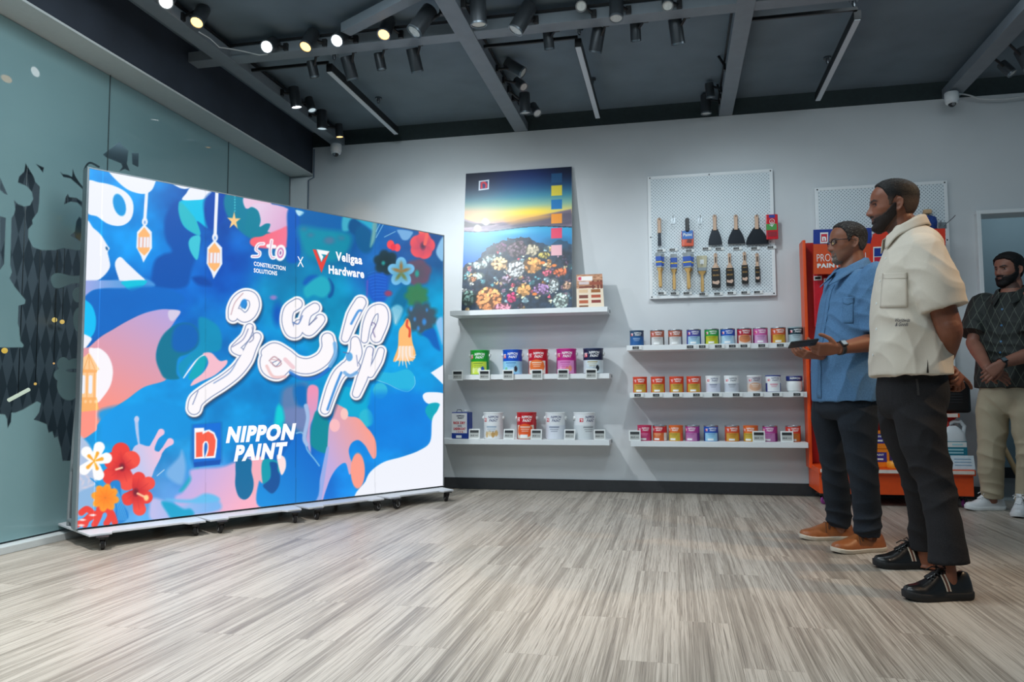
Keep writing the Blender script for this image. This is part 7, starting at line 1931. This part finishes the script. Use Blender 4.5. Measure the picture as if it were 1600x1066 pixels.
# =============================================================== the man in the white shirt
def man_white():
    F, L = vec((-1, .08)); Y = 3.62
    root = thing('person', 'man in a cream short-sleeved shirt and black jeans standing with hands behind his back', 'person', (1.03, 3.66, 0))
    loc = np.array(root.location)
    X = lambda px, py, y=Y: at(px, py, 1, y)
    def row(py, fpx, bpx, hw, dy=0.0, dz=0.0):
        a, b = X(fpx, py), X(bpx, py); c = (a + b) / 2; c.y += dy; c.z += dz; return (c, abs(a.x - b.x) / 2, hw)
    sleeve0 = X(1437, 394, 3.47); elbow = X(1484, 517, 3.40); wrist = X(1474, 574, 3.60)
    ear = X(1405, 319, Y - .078); Fh = Vector((-1, .11, .0)).normalized(); Lh = Vector((0, 0, 1)).cross(Fh)
    O = ear - Lh * .078 + Fh * .012
    # ---- body
    b = MB(); ph = dict(seed=3, hair='short', side=2.2, top=8, haircol=(20, 17, 16), fadecol=(74, 54, 44), fade=118, grey=(72, 66, 60), greyk=-.55, beard=2.4, beardcol=(36, 25, 21), chinbeard=1, brow=4.6, size=1.0, jaw=1.0,
                        nose=1.0, gaze=(1, .32, .02))
    head = build_head(root, b, O, Fh, (0, 0, 1), ph)
    nb = X(1416, 362); limb(b, [O - Fh * .018 + Vector((0, 0, -.005)), O - Fh * .03 + Vector((0, 0, -.085)), nb + Vector((0, 0, .01)), nb + Vector((0.01, 0, -.07))], [.050, .060, .071, .09], 24)
    torso_rings(b, [row(600, 1378, 1474, .165), row(540, 1382, 1462, .16), row(480, 1384, 1456, .165), row(430, 1388, 1462, .175), row(392, 1402, 1464, .16), row(376, 1408, 1462, .11), row(366, 1410, 1450, .07)], F, L)
    limb(b, [X(1440, 392, 3.50), X(1446, 400, 3.455), X(1462, 450, 3.42), elbow], [.05, .06, .055, .049], 20)
    limb(b, [elbow + Vector((-.01, 0, .03)), elbow, elbow.lerp(wrist, .35), elbow.lerp(wrist, .75), wrist], [.046, .048, .045, .034, .029], 20)
    # far arm mirrored
    er = X(1478, 505, 3.86); wr = X(1470, 572, 3.70)
    limb(b, [X(1440, 392, 3.76), X(1450, 410, 3.80), X(1466, 455, 3.85), er], [.05, .06, .055, .048], 16); limb(b, [er, er.lerp(wr, .5), wr], [.048, .042, .03], 16)
    hand(b, wrist, (.62, .06, -.58), (.45, -.80, .25), (.25, .75, .95, 1.05), spread=.09, thumb=.5, side=-1, scale=.98)
    hand(b, wr, (.35, -.75, -.45), (.9, .3, .2), (.5, .6, .6, .6), side=1, scale=.98)
    aN = X(1480, 893, 3.405); aF = X(1447, 872, 3.935)
    for a, kn, hp in ((aN, X(1455, 735, 3.47), X(1430, 625, 3.53)), (aF, X(1428, 745, 3.82), X(1412, 625, 3.74))):
        limb(b, [hp, hp.lerp(kn, .5), kn, kn.lerp(a, .45), a, a + Vector((0, 0, -.05))], [.06, .045, .034, .034, .033, .037], 18)
    V, Q = remesh(b, .0032, 3)
    finish('body', V, Q, m_skin, root, skin_colours(V, head, (128, 78, 57), (106, 60, 52), dict(ph, shadow=.55, shadowcol=(46, 33, 28))))
    # ---- shirt
    m = cloth('cream cotton', (208, 198, 183), var=.03)
    s = MB()
    torso_rings(s, [row(588, 1362, 1487, .232), row(575, 1362, 1486, .23), row(540, 1362, 1482, .225), row(500, 1362, 1470, .215), row(460, 1365, 1464, .215), row(425, 1372, 1466, .215), row(400, 1381, 1468, .205), row(384, 1387, 1468, .178), row(370, 1392, 1462, .13), row(361, 1391, 1452, .095), row(355, 1393, 1442, .085)], F, L, 44, 2.3)
    sl1 = X(1477, 482, 3.385)
    limb(s, [X(1434, 386, 3.53), X(1442, 398, 3.46), X(1458, 430, 3.41), X(1470, 460, 3.39), sl1], [(.06, .07), (.088, .085), (.088, .092), (.084, .09), (.078, .088)], 28)
    limb(s, [X(1438, 388, 3.72), X(1446, 402, 3.79), X(1460, 435, 3.83), X(1470, 478, 3.85)], [.06, .085, .092, .088], 24)
    folds = [(tuple(X(1445, 420, 3.42)), (.5, 0, .8), .09, .10, .007), (tuple(X(1440, 500, 3.45)), (.6, 0, .8), .11, .14, .008), (tuple(X(1470, 545, 3.5)), (.85, 0, -.4), .08, .12, .006), (tuple(X(1390, 545, 3.5)), (.9, 0, .25), .08, .13, .007), (tuple(X(1405, 410, 3.5)), (.8, .2, -.5), .06, .09, .006)]
    sh, bvh = garment(root, 'shirt', s, .0062, m, .0045, 21, folds)
    nh = X(1411, 352)
    collar(root, sh, (nh.x, nh.y), F, L, .082, .082, X(1436, 350).z, X(1394, 381).z, .55, .034, m, tip=.03, loc=loc, drop=.0, push=-.12)
    # breast pocket, its hem, the embroidered words, the side slit, buttons
    def patch(name, c0, c1, c2, c3, y0, mm, lift=.003, n=9, th=.002):
        g = [[(X(*c0, y0).lerp(X(*c1, y0), u)).lerp(X(*c3, y0).lerp(X(*c2, y0), u), v) for u in np.linspace(0, 1, n)] for v in np.linspace(0, 1, n)]
        return surface_patch(bvh, name, g, None, lift, mm, sh, loc, th)
    patch('pocket', (1379, 427), (1417, 426), (1418, 480), (1375, 481), 3.0, m, .0045, 12, .003)
    patch('pocket_hem', (1379, 427), (1417, 426), (1417, 435), (1379, 436), 3.0, m, .007, 9, .002)
    t = MB()
    def emb(sx, px, py, wpx, cap, bold):
        p0 = X(px, py, 3.0); p1 = X(px + wpx, py, 3.0); V_, F_, wd = text2d(sx, bold); k = (p1.x - p0.x) / wd; vs = []
        for x, y in V_:
            o_ = Vector((p0.x + x * k + y * cap * .3, 3.0, p0.z + y * cap)); h = bvh.ray_cast(o_, (o_ - CAMP).normalized()); vs.append((h[0] if h[0] is not None else o_) - Vector((0, .003, 0)) - Vector(loc))
        t.add(vs, F_)
    emb('Worldwide', 1397, 503.5, 24, .014, .0); emb('& Goods', 1398, 510, 20, .014, .0)
    t.build('embroidery', mcol('navy thread', (30, 34, 60)), sh, 0)
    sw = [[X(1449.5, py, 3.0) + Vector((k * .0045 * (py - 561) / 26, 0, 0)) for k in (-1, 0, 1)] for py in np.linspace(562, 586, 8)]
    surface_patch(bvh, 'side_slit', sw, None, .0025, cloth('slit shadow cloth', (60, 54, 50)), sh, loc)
    buttons(bvh, sh, [X(1350, py, 3.56) + Vector((-.2, 0, 0)) for py in (405, 440, 475, 515, 555)], (1, 0, 0), m_plastic, loc)
    # ---- trousers
    j = MB()
    kn = X(1457, 737, 3.47)
    legs_mb(j, [row(566, 1384, 1474, .165), row(590, 1376, 1478, .175), row(615, 1372, 1480, .185), row(640, 1377, 1476, .18), row(655, 1390, 1468, .13)],
            [([X(1434, 610, 3.535), X(1437, 650, 3.52), X(1443, 690, 3.50), kn, X(1468, 790, 3.44), X(1478, 840, 3.41), X(1483, 880, 3.40)], [.094, .103, .093, .075, .067, .065, .073]),
             ([X(1408, 610, 3.73), X(1408, 650, 3.76), X(1414, 690, 3.79), X(1430, 745, 3.83), X(1440, 795, 3.88), X(1446, 855, 3.93)], [.088, .097, .084, .066, .062, .062])], F, L)
    folds = [(tuple(kn), (.45, 0, 1), .10, .08, 0.0112), (tuple(X(1470, 775, 3.44)), (-.5, 0, 1), .09, .06, 0.0096), (tuple(X(1430, 745, 3.8)), (.4, 0, 1), .09, .06, 0.0096), (tuple(X(1480, 865, 3.4)), (.3, 0, 1), .08, .04, 0.0048), (tuple(X(1440, 650, 3.42)), (.7, 0, .6), .10, .09, 0.0080), (tuple(X(1440, 830, 3.9)), (.3, 0, 1), .08, .05, 0.0064)]
    mj = cloth('washed black denim', (37, 36, 38), var=.22, scale=260, bump=.1)
    tr, tb = garment(root, 'trousers', j, .006, mj, .006, 31, folds)
    g = [[X(1432 + 3 * math.sin(v * PI / 2) + 8 * u * 0, 592 + 26 * v, 3.0) + Vector((.004 * u, 0, 0)) for u in (-1, 1)] for v in np.linspace(0, 1, 8)]
    surface_patch(tb, 'pocket_seam', g, None, .002, cloth('seam thread', (62, 60, 60)), tr, loc)
    # ---- shoes
    mats = dict(upper=mat('black leather', (19, 18, 18), .32, var=.2, scale=60, bump=.08, coat=.2), sole=mat('black rubber sole', (15, 15, 16), .6), lace=mat('black laces', (14, 14, 15), .8), s1=mcol('cream stripe', (206, 190, 170)), s2=mcol('brown stripe', (110, 62, 46)))
    shoe(root, (.872, 3.345, 0), (1.135, 3.425, 0), 'sneaker', mats, loc)
    shoe(root, (.90, 3.93, 0), (1.178, 3.975, 0), 'sneaker', mats, loc)
    return root
man_white()

# =============================================================== the man in the blue shirt
def man_blue():
    F, L = vec((-.93, -.34)); Y = 4.36
    root = thing('person', 'man with glasses in a blue short-sleeved shirt and dark jeans holding a phone', 'person', (.9, 4.42, 0))
    loc = np.array(root.location); X = lambda px, py, y=Y: at(px, py, 1, y)
    def row(py, cpx, hd, hw, dy=0.0): c = X(cpx, py); c.y += dy; return (c, hd, hw)
    ear = X(1336.5, 379, Y - .075); Fh = Vector((-.965, -.16, -.03)).normalized(); Lh = Vector((0, 0, 1)).cross(Fh).normalized()
    O = ear - Lh * .074 + Fh * .012
    elbow = X(1374, 533, 4.20); wrist = X(1309, 545, 4.06)
    b = MB(); ph = dict(seed=9, hair='receding', side=5, top=10, haircol=(34, 31, 30), fadecol=(60, 57, 55), fade=100, grey=(140, 136, 130), greyk=-.12, beard=1.6, beardcol=(96, 84, 76), beardgrey=.0, goatee=1, brow=3.4, size=.965, jaw=.98, nose=1.05, gaze=(1, .25, .0))
    head = build_head(root, b, O, Fh, (0, 0, 1), ph)
    nb = X(1331, 424); limb(b, [O - Fh * .018 + Vector((0, 0, -.005)), O - Fh * .03 + Vector((0, 0, -.085)), nb, nb + Vector((0, 0, -.07))], [.046, .056, .064, .085], 24)
    torso_rings(b, [row(620, 1324, .10, .15), row(560, 1324, .10, .15), row(500, 1328, .105, .16), row(460, 1334, .10, .17), row(440, 1337, .08, .15), row(430, 1335, .06, .10), row(424, 1333, .05, .07)], F, L)
    sl = X(1339, 440) + L * .175; sr = X(1339, 440) - L * .175
    limb(b, [sl - L * .05, sl, X(1371, 480, 4.2), elbow], [.05, .056, .05, .044], 18)
    limb(b, [elbow + Vector((0, 0, .02)), elbow, elbow.lerp(wrist, .3), elbow.lerp(wrist, .75), wrist], [.042, .045, .046, .034, .028], 20)
    er = X(1300, 530, 4.62); wr = X(1282, 555, 4.25)
    limb(b, [sr + L * .05, sr, sr.lerp(er, .6), er], [.05, .056, .05, .044], 16); limb(b, [er, er.lerp(wr, .4), wr], [.044, .044, .028], 16)
    hand(b, wrist, (-.96, -.12, -.02), (.08, -.80, -.6), (.55, .62, .68, .72), spread=.05, thumb=.75, side=1, scale=.98)
    hand(b, wr, (-.90, -.30, .02), (.25, -.35, -.9), (.55, .6, .62, .66), spread=.06, thumb=.6, side=-1, scale=.95)
    aN = X(1354, 850, 4.33); aF = X(1312, 832, 4.645)
    for a, kn, hp in ((aN, X(1347, 735, 4.27), X(1338, 640, 4.27)), (aF, X(1303, 735, 4.52), X(1300, 640, 4.46))):
        limb(b, [hp, hp.lerp(kn, .5), kn, kn.lerp(a, .45), a], [.06, .045, .034, .034, .033], 16)
    V, Q = remesh(b, .0034, 3)
    finish('body', V, Q, m_skin, root, skin_colours(V, head, (140, 90, 68), (118, 74, 64), dict(ph, browcol=(44, 36, 32), shadow=.3, shadowcol=(92, 76, 68))))
    m = cloth('blue chambray', (88, 126, 164), var=.16, scale=260, bump=.15, stretch=(1, 1, .5))
    s = MB()
    torso_rings(s, [row(627, 1323, .150, .205), row(600, 1322, .150, .205), row(560, 1321, .148, .2), row(530, 1323, .142, .2), row(490, 1328, .136, .2), row(460, 1333, .130, .205), row(441, 1337, .112, .195), row(432, 1336, .092, .15), row(425, 1332, .08, .11), row(419, 1331, .07, .085)], F, L, 44, 2.3)
    limb(s, [sl - L * .07, sl - Vector((0, 0, .005)), X(1366, 465, 4.19), X(1370, 495, 4.18), X(1373, 518, 4.18)], [(.06, .06), (.078, .08), (.084, .088), (.082, .086), (.08, .084)], 26)
    q1 = sr.lerp(er, .75); limb(s, [sr + L * .07, sr, sr.lerp(q1, .5), q1], [.06, .076, .08, .078], 22)
    folds = [(tuple(X(1330, 500, 4.2)), (.5, 0, .85), .065, .12, .008), (tuple(X(1300, 560, 4.2)), (.8, 0, .3), .07, .12, .007), (tuple(X(1345, 450, 4.2)), (.7, 0, -.7), .05, .08, .007), (tuple(X(1335, 590, 4.2)), (.9, 0, -.3), .07, .12, .007)]
    sh, bvh = garment(root, 'shirt', s, .0062, m, .0045, 41, folds)
    nh = X(1329, 412)
    md = cloth('navy collar lining', (26, 34, 58))
    collar(root, sh, (nh.x, nh.y), F, L, .078, .08, X(1346, 413).z, X(1310, 433).z, .30, .04, m, tip=.05, loc=loc)
    # placket, pocket flap and buttons
    cen = lambda py: X(1323, py) + F * .6
    g = [[Vector(cen(py)) + L * k for k in (-.017, -.006, .006, .017)] for py in np.linspace(446, 622, 22)]
    surface_patch(bvh, 'placket', g, -F, .0028, m, sh, loc, .0022)
    buttons(bvh, sh, [cen(py) for py in (452, 478, 505, 512 + 20, 560, 588, 612)], -F, mcol('dark button', (46, 60, 86)), loc)
    g = [[X(px, py + 4.0 * (1 - abs(u)) * (1 if py > 470 else 0), 3.2) for px, u in zip(np.linspace(1316, 1334, 7), np.linspace(-1, 1, 7))] for py in np.linspace(464, 473, 5)]
    surface_patch(bvh, 'pocket_flap', g, None, .004, m, sh, loc, .003)
    g = [[X(px, py, 3.2) for px in np.linspace(1316.5, 1333.5, 7)] for py in np.linspace(466, 505, 8)]
    surface_patch(bvh, 'pocket', g, None, .0026, m, sh, loc, .002)
    buttons(bvh, sh, [X(1325, 472, 3.2)], X(1325, 472, 3.2) - CAMP, mcol('dark button', (46, 60, 86)), loc)
    j = MB()
    legs_mb(j, [row(606, 1322, .115, .165), row(625, 1321, .125, .175), row(642, 1320, .125, .175), row(655, 1320, .09, .13)],
            [([X(1340, 625, 4.28), X(1340, 655, 4.27), X(1342, 690, 4.265), X(1348, 735, 4.26), X(1354, 790, 4.29), X(1356, 836, 4.32)], [.09, .094, .084, .077, .068, .065]),
             ([X(1297, 625, 4.46), X(1294, 655, 4.48), X(1298, 690, 4.50), X(1304, 735, 4.53), X(1309, 790, 4.60), X(1311, 819, 4.64)], [.088, .090, .074, .067, .064, .064])], F, L)
    folds = [(tuple(X(1352, 730, 4.2)), (.5, 0, 1), .10, .07, 0.0096), (tuple(X(1304, 735, 4.5)), (.4, 0, 1), .10, .07, 0.0096), (tuple(X(1356, 820, 4.25)), (-.4, 0, 1), .075, .06, 0.0128), (tuple(X(1311, 808, 4.6)), (.4, 0, 1), .075, .06, 0.0128), (tuple(X(1335, 655, 4.2)), (.6, 0, .7), .10, .08, 0.0080)]
    garment(root, 'trousers', j, .006, cloth('charcoal denim', (38, 43, 50), var=.2, scale=260, bump=.1), .006, 51, folds)
    mats = dict(upper=mat('tan leather', (150, 86, 44), .42, var=.18, scale=14, bump=.06), sole=mat('pale sole', (196, 186, 170), .6), lace=m_blk, gore=mat('brown elastic', (92, 56, 36), .8))
    shoe(root, (.775, 4.235, 0), (1.045, 4.365, 0), 'slip', mats, loc)
    shoe(root, (.672, 4.60, 0), (.962, 4.665, 0), 'slip', mats, loc)
    # watch and glasses
    wristband(root, wrist.lerp(elbow, .06), elbow - wrist, .031, mat('dark strap', (46, 48, 50), .5), (-.2, -.9, .45), mat('watch glass', (90, 104, 112), .1), loc)
    w, M, O_, sc = head
    gl = None; m_fr = mat('dark brown spectacle frame', (40, 24, 20), .3)
    fr = MB(); P = lambda x, y, z: tuple(w(np.array([x, y, z])) - loc)
    for sgn in (1, -1):
        cy = sgn * 33; ring = []
        for k in range(24):
            a = 2 * PI * k / 24; c_, s_ = math.cos(a), math.sin(a)
            ring.append(P(92 - 5 * abs((cy + 24 * math.copysign(abs(c_) ** .7, c_)) / 57) ** 2, cy + 24 * math.copysign(abs(c_) ** .7, c_), 118 + 15.5 * math.copysign(abs(s_) ** .75, s_) + 1))
        ring.append(ring[0]); fr.tube(ring, .0017, 6, cap=False); fr.tube([P(92 - 5 * abs((cy + 24 * math.copysign(abs(math.cos(a)) ** .7, math.cos(a))) / 57) ** 2, cy + 24 * math.copysign(abs(math.cos(a)) ** .7, math.cos(a)), 119 + 15.5 * math.sin(a) ** .75) for a in np.linspace(.15, PI - .15, 10)], .0026, 6)
    fr.tube([P(92, -9, 124), P(95, 0, 126), P(92, 9, 124)], .0022, 6)
    go_ = fr.build('glasses', m_fr, root, 60)
    for sgn in (1, -1):
        MB().tube([P(87, sgn * 57, 126), P(80, sgn * 68, 127), P(40, sgn * 78.5, 126), P(-8, sgn * 81.5, 124), P(-22, sgn * 80, 112), P(-26, sgn * 78, 98)], [.0026, .0026, .0022, .002, .002, .002], 6).build('temple_arm', m_fr, go_, 60)
        cy = sgn * 33; q = [P(91 - 5 * abs((cy + 22.5 * math.cos(a)) / 57) ** 2, cy + 22.5 * math.copysign(abs(math.cos(a)) ** .7, math.cos(a)), 119 + 14 * math.copysign(abs(math.sin(a)) ** .75, math.sin(a))) for a in np.linspace(0, 2 * PI, 24, endpoint=False)]
        lm = bpy.data.materials.get('spectacle lens')
        if lm is None:
            lm = bpy.data.materials.new('spectacle lens'); lm.use_nodes = True; nt = lm.node_tree; N_ = nt.nodes
            tr = N_.new('ShaderNodeBsdfTransparent'); gs = N_.new('ShaderNodeBsdfGlossy'); gs.inputs['Roughness'].default_value = .03; mx = N_.new('ShaderNodeMixShader'); mx.inputs[0].default_value = .28
            nt.links.new(tr.outputs[0], mx.inputs[1]); nt.links.new(gs.outputs[0], mx.inputs[2]); nt.links.new(mx.outputs[0], N_['Material Output'].inputs['Surface'])
        l = MB(); l.add(q, [tuple(range(24))]); l.build('lens', lm, go_, 0)
    # the phone in his hands
    pc = X(1255, 537, 3.99)
    t = thing('phone', 'dark phone held flat in both hands by the man with glasses', 'phone', pc)
    D = Vector((-.88, -.10, -.10)).normalized(); Up = Vector((.12, -.30, -.92)); Up = (Up - D * Up.dot(D)).normalized()
    M_ = frame((0, 0, 0), D, Up.cross(D), Up)
    MB().box((0, 0, 0), (.136, .076, .009), M_).build('body', mat('dark grey phone case', (34, 37, 40), .4), t, 0, bevel=.004, seg=3)
    MB().box((0, 0, -.0047), (.127, .069, .0006), M_).build('screen', mat('phone glass', (14, 15, 18), .08), t, 0)
    MB().box((-.048, .018, .005), (.026, .03, .002), M_).build('camera_bump', m_blk, t, 0, bevel=.0008)
    return root
man_blue()

# =============================================================== the man by the doorway
def man_green():
    F, L = vec((-.66, -.75)); Y = 5.88
    root = thing('person', 'bearded man in a dark green patterned shirt and khaki trousers with clasped hands', 'person', (2.2, 5.85, 0))
    loc = np.array(root.location); X = lambda px, py, y=Y: at(px, py, 1, y)
    def row(py, cpx, hd, hw, dy=0.0): c = X(cpx, py); c.y += dy; return (c, hd, hw)
    Fh = Vector((-.88, -.475, .0)).normalized(); Lh = Vector((0, 0, 1)).cross(Fh)
    ear = X(1594, 422, Y - .04); O = ear - Lh * .076 + Fh * .012
    b = MB(); ph = dict(seed=15, hair='full', side=7, top=15, haircol=(14, 13, 14), beard=6.0, beardcol=(16, 13, 13), chinbeard=5, brow=5, size=1.0, jaw=1.03, nose=1.0, gaze=(1, .12, .0), beardline=[114, 122, 116, 98, 80, 68, 63, 60])
    head = build_head(root, b, O, Fh, (0, 0, 1), ph)
    nb = X(1580, 458); limb(b, [O - Fh * .018 + Vector((0, 0, -.005)), O - Fh * .03 + Vector((0, 0, -.085)), nb, nb + Vector((0, 0, -.07))], [.048, .058, .066, .09], 24)
    torso_rings(b, [row(600, 1577, .11, .15), row(550, 1577, .11, .15), row(500, 1579, .11, .165), row(475, 1581, .10, .17), row(462, 1583, .08, .14), row(456, 1583, .06, .08)], F, L)
    c = X(1582, 472); sR = c - L * .185; sL = c + L * .185
    eR = X(1521, 537, 5.94); wR = X(1543, 576, 5.66); eL = X(1616, 552, 5.66); wL = X(1562, 569, 5.58)
    for s_, e_, w_ in ((sR, eR, wR), (sL, eL, wL)):
        limb(b, [s_.lerp(c, .3), s_, s_.lerp(e_, .5), e_], [.05, .058, .052, .046], 18); limb(b, [e_ + Vector((0, 0, .02)), e_, e_.lerp(w_, .3), e_.lerp(w_, .75), w_], [.044, .047, .047, .036, .030], 18)
    hand(b, wR, (.80, -.12, -.46), (.1, -.95, .15), (.30, .34, .38, .42), spread=.05, thumb=.3, side=1, scale=1.0)
    hand(b, wL + Vector((0, -.015, 0)), (-.72, -.05, -.62), (-.1, -.95, .15), (.55, .6, .65, .7), spread=.05, thumb=.4, side=-1, scale=1.0)
    aR = X(1550, 785, 5.96); aL = X(1605, 790, 5.80)
    for a, kn, hp in ((aR, X(1548, 700, 5.88), X(1556, 625, 5.90)), (aL, X(1610, 700, 5.76), X(1600, 625, 5.80))):
        limb(b, [hp, hp.lerp(kn, .5), kn, kn.lerp(a, .45), a], [.06, .045, .034, .034, .033], 16)
    V, Q = remesh(b, .0036, 3)
    finish('body', V, Q, m_skin, root, skin_colours(V, head, (138, 94, 78), (118, 74, 66), dict(ph, shadow=.6, shadowcol=(34, 27, 26))))
    # patterned shirt
    m = bpy.data.materials.new('dark green patterned shirt'); m.use_nodes = True; nt = m.node_tree; N_ = nt.nodes; Lk = nt.links; bs = N_['Principled BSDF']
    tc = N_.new('ShaderNodeTexCoord'); mp = N_.new('ShaderNodeMapping'); mp.inputs['Rotation'].default_value = (0, 0, -math.atan2(L.y, L.x)); Lk.new(tc.outputs['Object'], mp.inputs[0])
    mp2 = N_.new('ShaderNodeMapping'); mp2.inputs['Scale'].default_value = (34, .001, 15); Lk.new(mp.outputs[0], mp2.inputs[0])
    sep = N_.new('ShaderNodeSeparateXYZ'); Lk.new(mp2.outputs[0], sep.inputs[0]); cb = N_.new('ShaderNodeCombineXYZ'); Lk.new(sep.outputs[0], cb.inputs[0]); Lk.new(sep.outputs[2], cb.inputs[1])
    # staggered elongated hexagons: distance to the edges of a sheared lattice
    sh_ = N_.new('ShaderNodeMapping'); sh_.inputs['Rotation'].default_value = (0, 0, PI / 4); Lk.new(cb.outputs[0], sh_.inputs[0])
    vo = N_.new('ShaderNodeTexVoronoi'); vo.voronoi_dimensions = '2D'; vo.feature = 'DISTANCE_TO_EDGE'; vo.inputs['Randomness'].default_value = .0; vo.inputs['Scale'].default_value = .72; Lk.new(sh_.outputs[0], vo.inputs['Vector'])
    lt = N_.new('ShaderNodeMath'); lt.operation = 'LESS_THAN'; lt.inputs[1].default_value = .03; Lk.new(vo.outputs['Distance'], lt.inputs[0])
    nz = N_.new('ShaderNodeTexNoise'); nz.inputs['Scale'].default_value = 7; Lk.new(tc.outputs['Object'], nz.inputs['Vector'])
    ml = N_.new('ShaderNodeMath'); ml.operation = 'MULTIPLY'; Lk.new(lt.outputs[0], ml.inputs[0]); Lk.new(nz.outputs['Fac'], ml.inputs[1])
    mx = N_.new('ShaderNodeMixRGB'); mx.inputs[1].default_value = (*lin((26, 32, 30)), 1); mx.inputs[2].default_value = (*lin((112, 120, 106)), 1); Lk.new(ml.outputs[0], mx.inputs[0]); Lk.new(mx.outputs[0], bs.inputs['Base Color']); bs.inputs['Roughness'].default_value = .7
    s = MB()
    torso_rings(s, [row(606, 1577, .150, .215), row(585, 1577, .150, .212), row(550, 1577, .146, .205), row(515, 1578, .14, .205), row(490, 1580, .132, .21), row(475, 1582, .115, .20), row(466, 1582, .095, .16), row(461, 1581, .08, .115), row(457, 1580, .07, .085)], F, L, 44, 2.3)
    for s_, e_ in ((sR, X(1519, 527, 5.93)), (sL, X(1614, 530, 5.70))):
        limb(s, [s_.lerp(c, .35), s_, s_.lerp(e_, .5), e_.lerp(s_, .06)], [(.06, .065), (.084, .088), (.092, .096), (.096, .1)], 26)
    folds = [(tuple(X(1560, 540, 5.7)), (.4, 0, .9), .07, .14, .008), (tuple(X(1535, 500, 5.8)), (.8, 0, .5), .06, .1, .007), (tuple(X(1570, 590, 5.7)), (.9, 0, .2), .08, .12, .007)]
    sh, bvh = garment(root, 'shirt', s, .0068, m, .0045, 61, folds)
    nh = X(1580, 452)
    collar(root, sh, (nh.x, nh.y), F, L, .08, .084, X(1590, 452).z, X(1568, 466).z, .36, .042, m, tip=.055, loc=loc)
    cen = lambda py: X(1577, py) + F * .6
    buttons(bvh, sh, [cen(py) for py in (485, 510, 535, 552, 570, 590)], -F, mcol('blue button', (60, 110, 150)), loc, .007)
    j = MB()
    legs_mb(j, [row(590, 1576, .115, .165), row(612, 1576, .125, .178), row(632, 1576, .125, .178), row(648, 1576, .09, .12)],
            [([X(1553, 615, 5.93), X(1551, 645, 5.92), X(1549, 690, 5.91), X(1548, 715, 5.91), X(1549, 750, 5.94), X(1550, 777, 5.96)], [.092, .105, .086, .080, .072, .066]),
             ([X(1600, 615, 5.80), X(1604, 645, 5.78), X(1608, 690, 5.76), X(1609, 715, 5.75), X(1607, 750, 5.78), X(1606, 785, 5.80)], [.092, .105, .086, .080, .072, .068])], F, L)
    folds = [(tuple(X(1552, 700, 5.85)), (.4, 0, 1), .10, .08, 0.0096), (tuple(X(1550, 765, 5.9)), (.3, 0, 1), .08, .05, 0.0096), (tuple(X(1560, 640, 5.8)), (.7, 0, .7), .10, .08, 0.0096), (tuple(X(1608, 705, 5.7)), (.4, 0, 1), .10, .08, 0.0096)]
    garment(root, 'trousers', j, .0066, cloth('khaki cotton', (172, 160, 136), var=.05, bump=.08), .006, 71, folds)
    mats = dict(upper=mat('white leather', (216, 218, 220), .45, var=.03, scale=20), sole=mat('white rubber sole', (222, 224, 224), .5), lace=mat('white laces', (225, 226, 226), .8), s1=m_plastic, s2=m_plastic)
    shoe(root, (1.965, 5.925, 0), (2.225, 5.99, 0), 'white', mats, loc)
    shoe(root, (2.165, 5.60, 0), (2.285, 5.85, 0), 'white', mats, loc)
    wristband(root, wL.lerp(eL, .06), eL - wL, .034, m_blk, (-.2, -.9, .5), mat('watch glass', (90, 104, 112), .1), loc)
    return root
man_green()
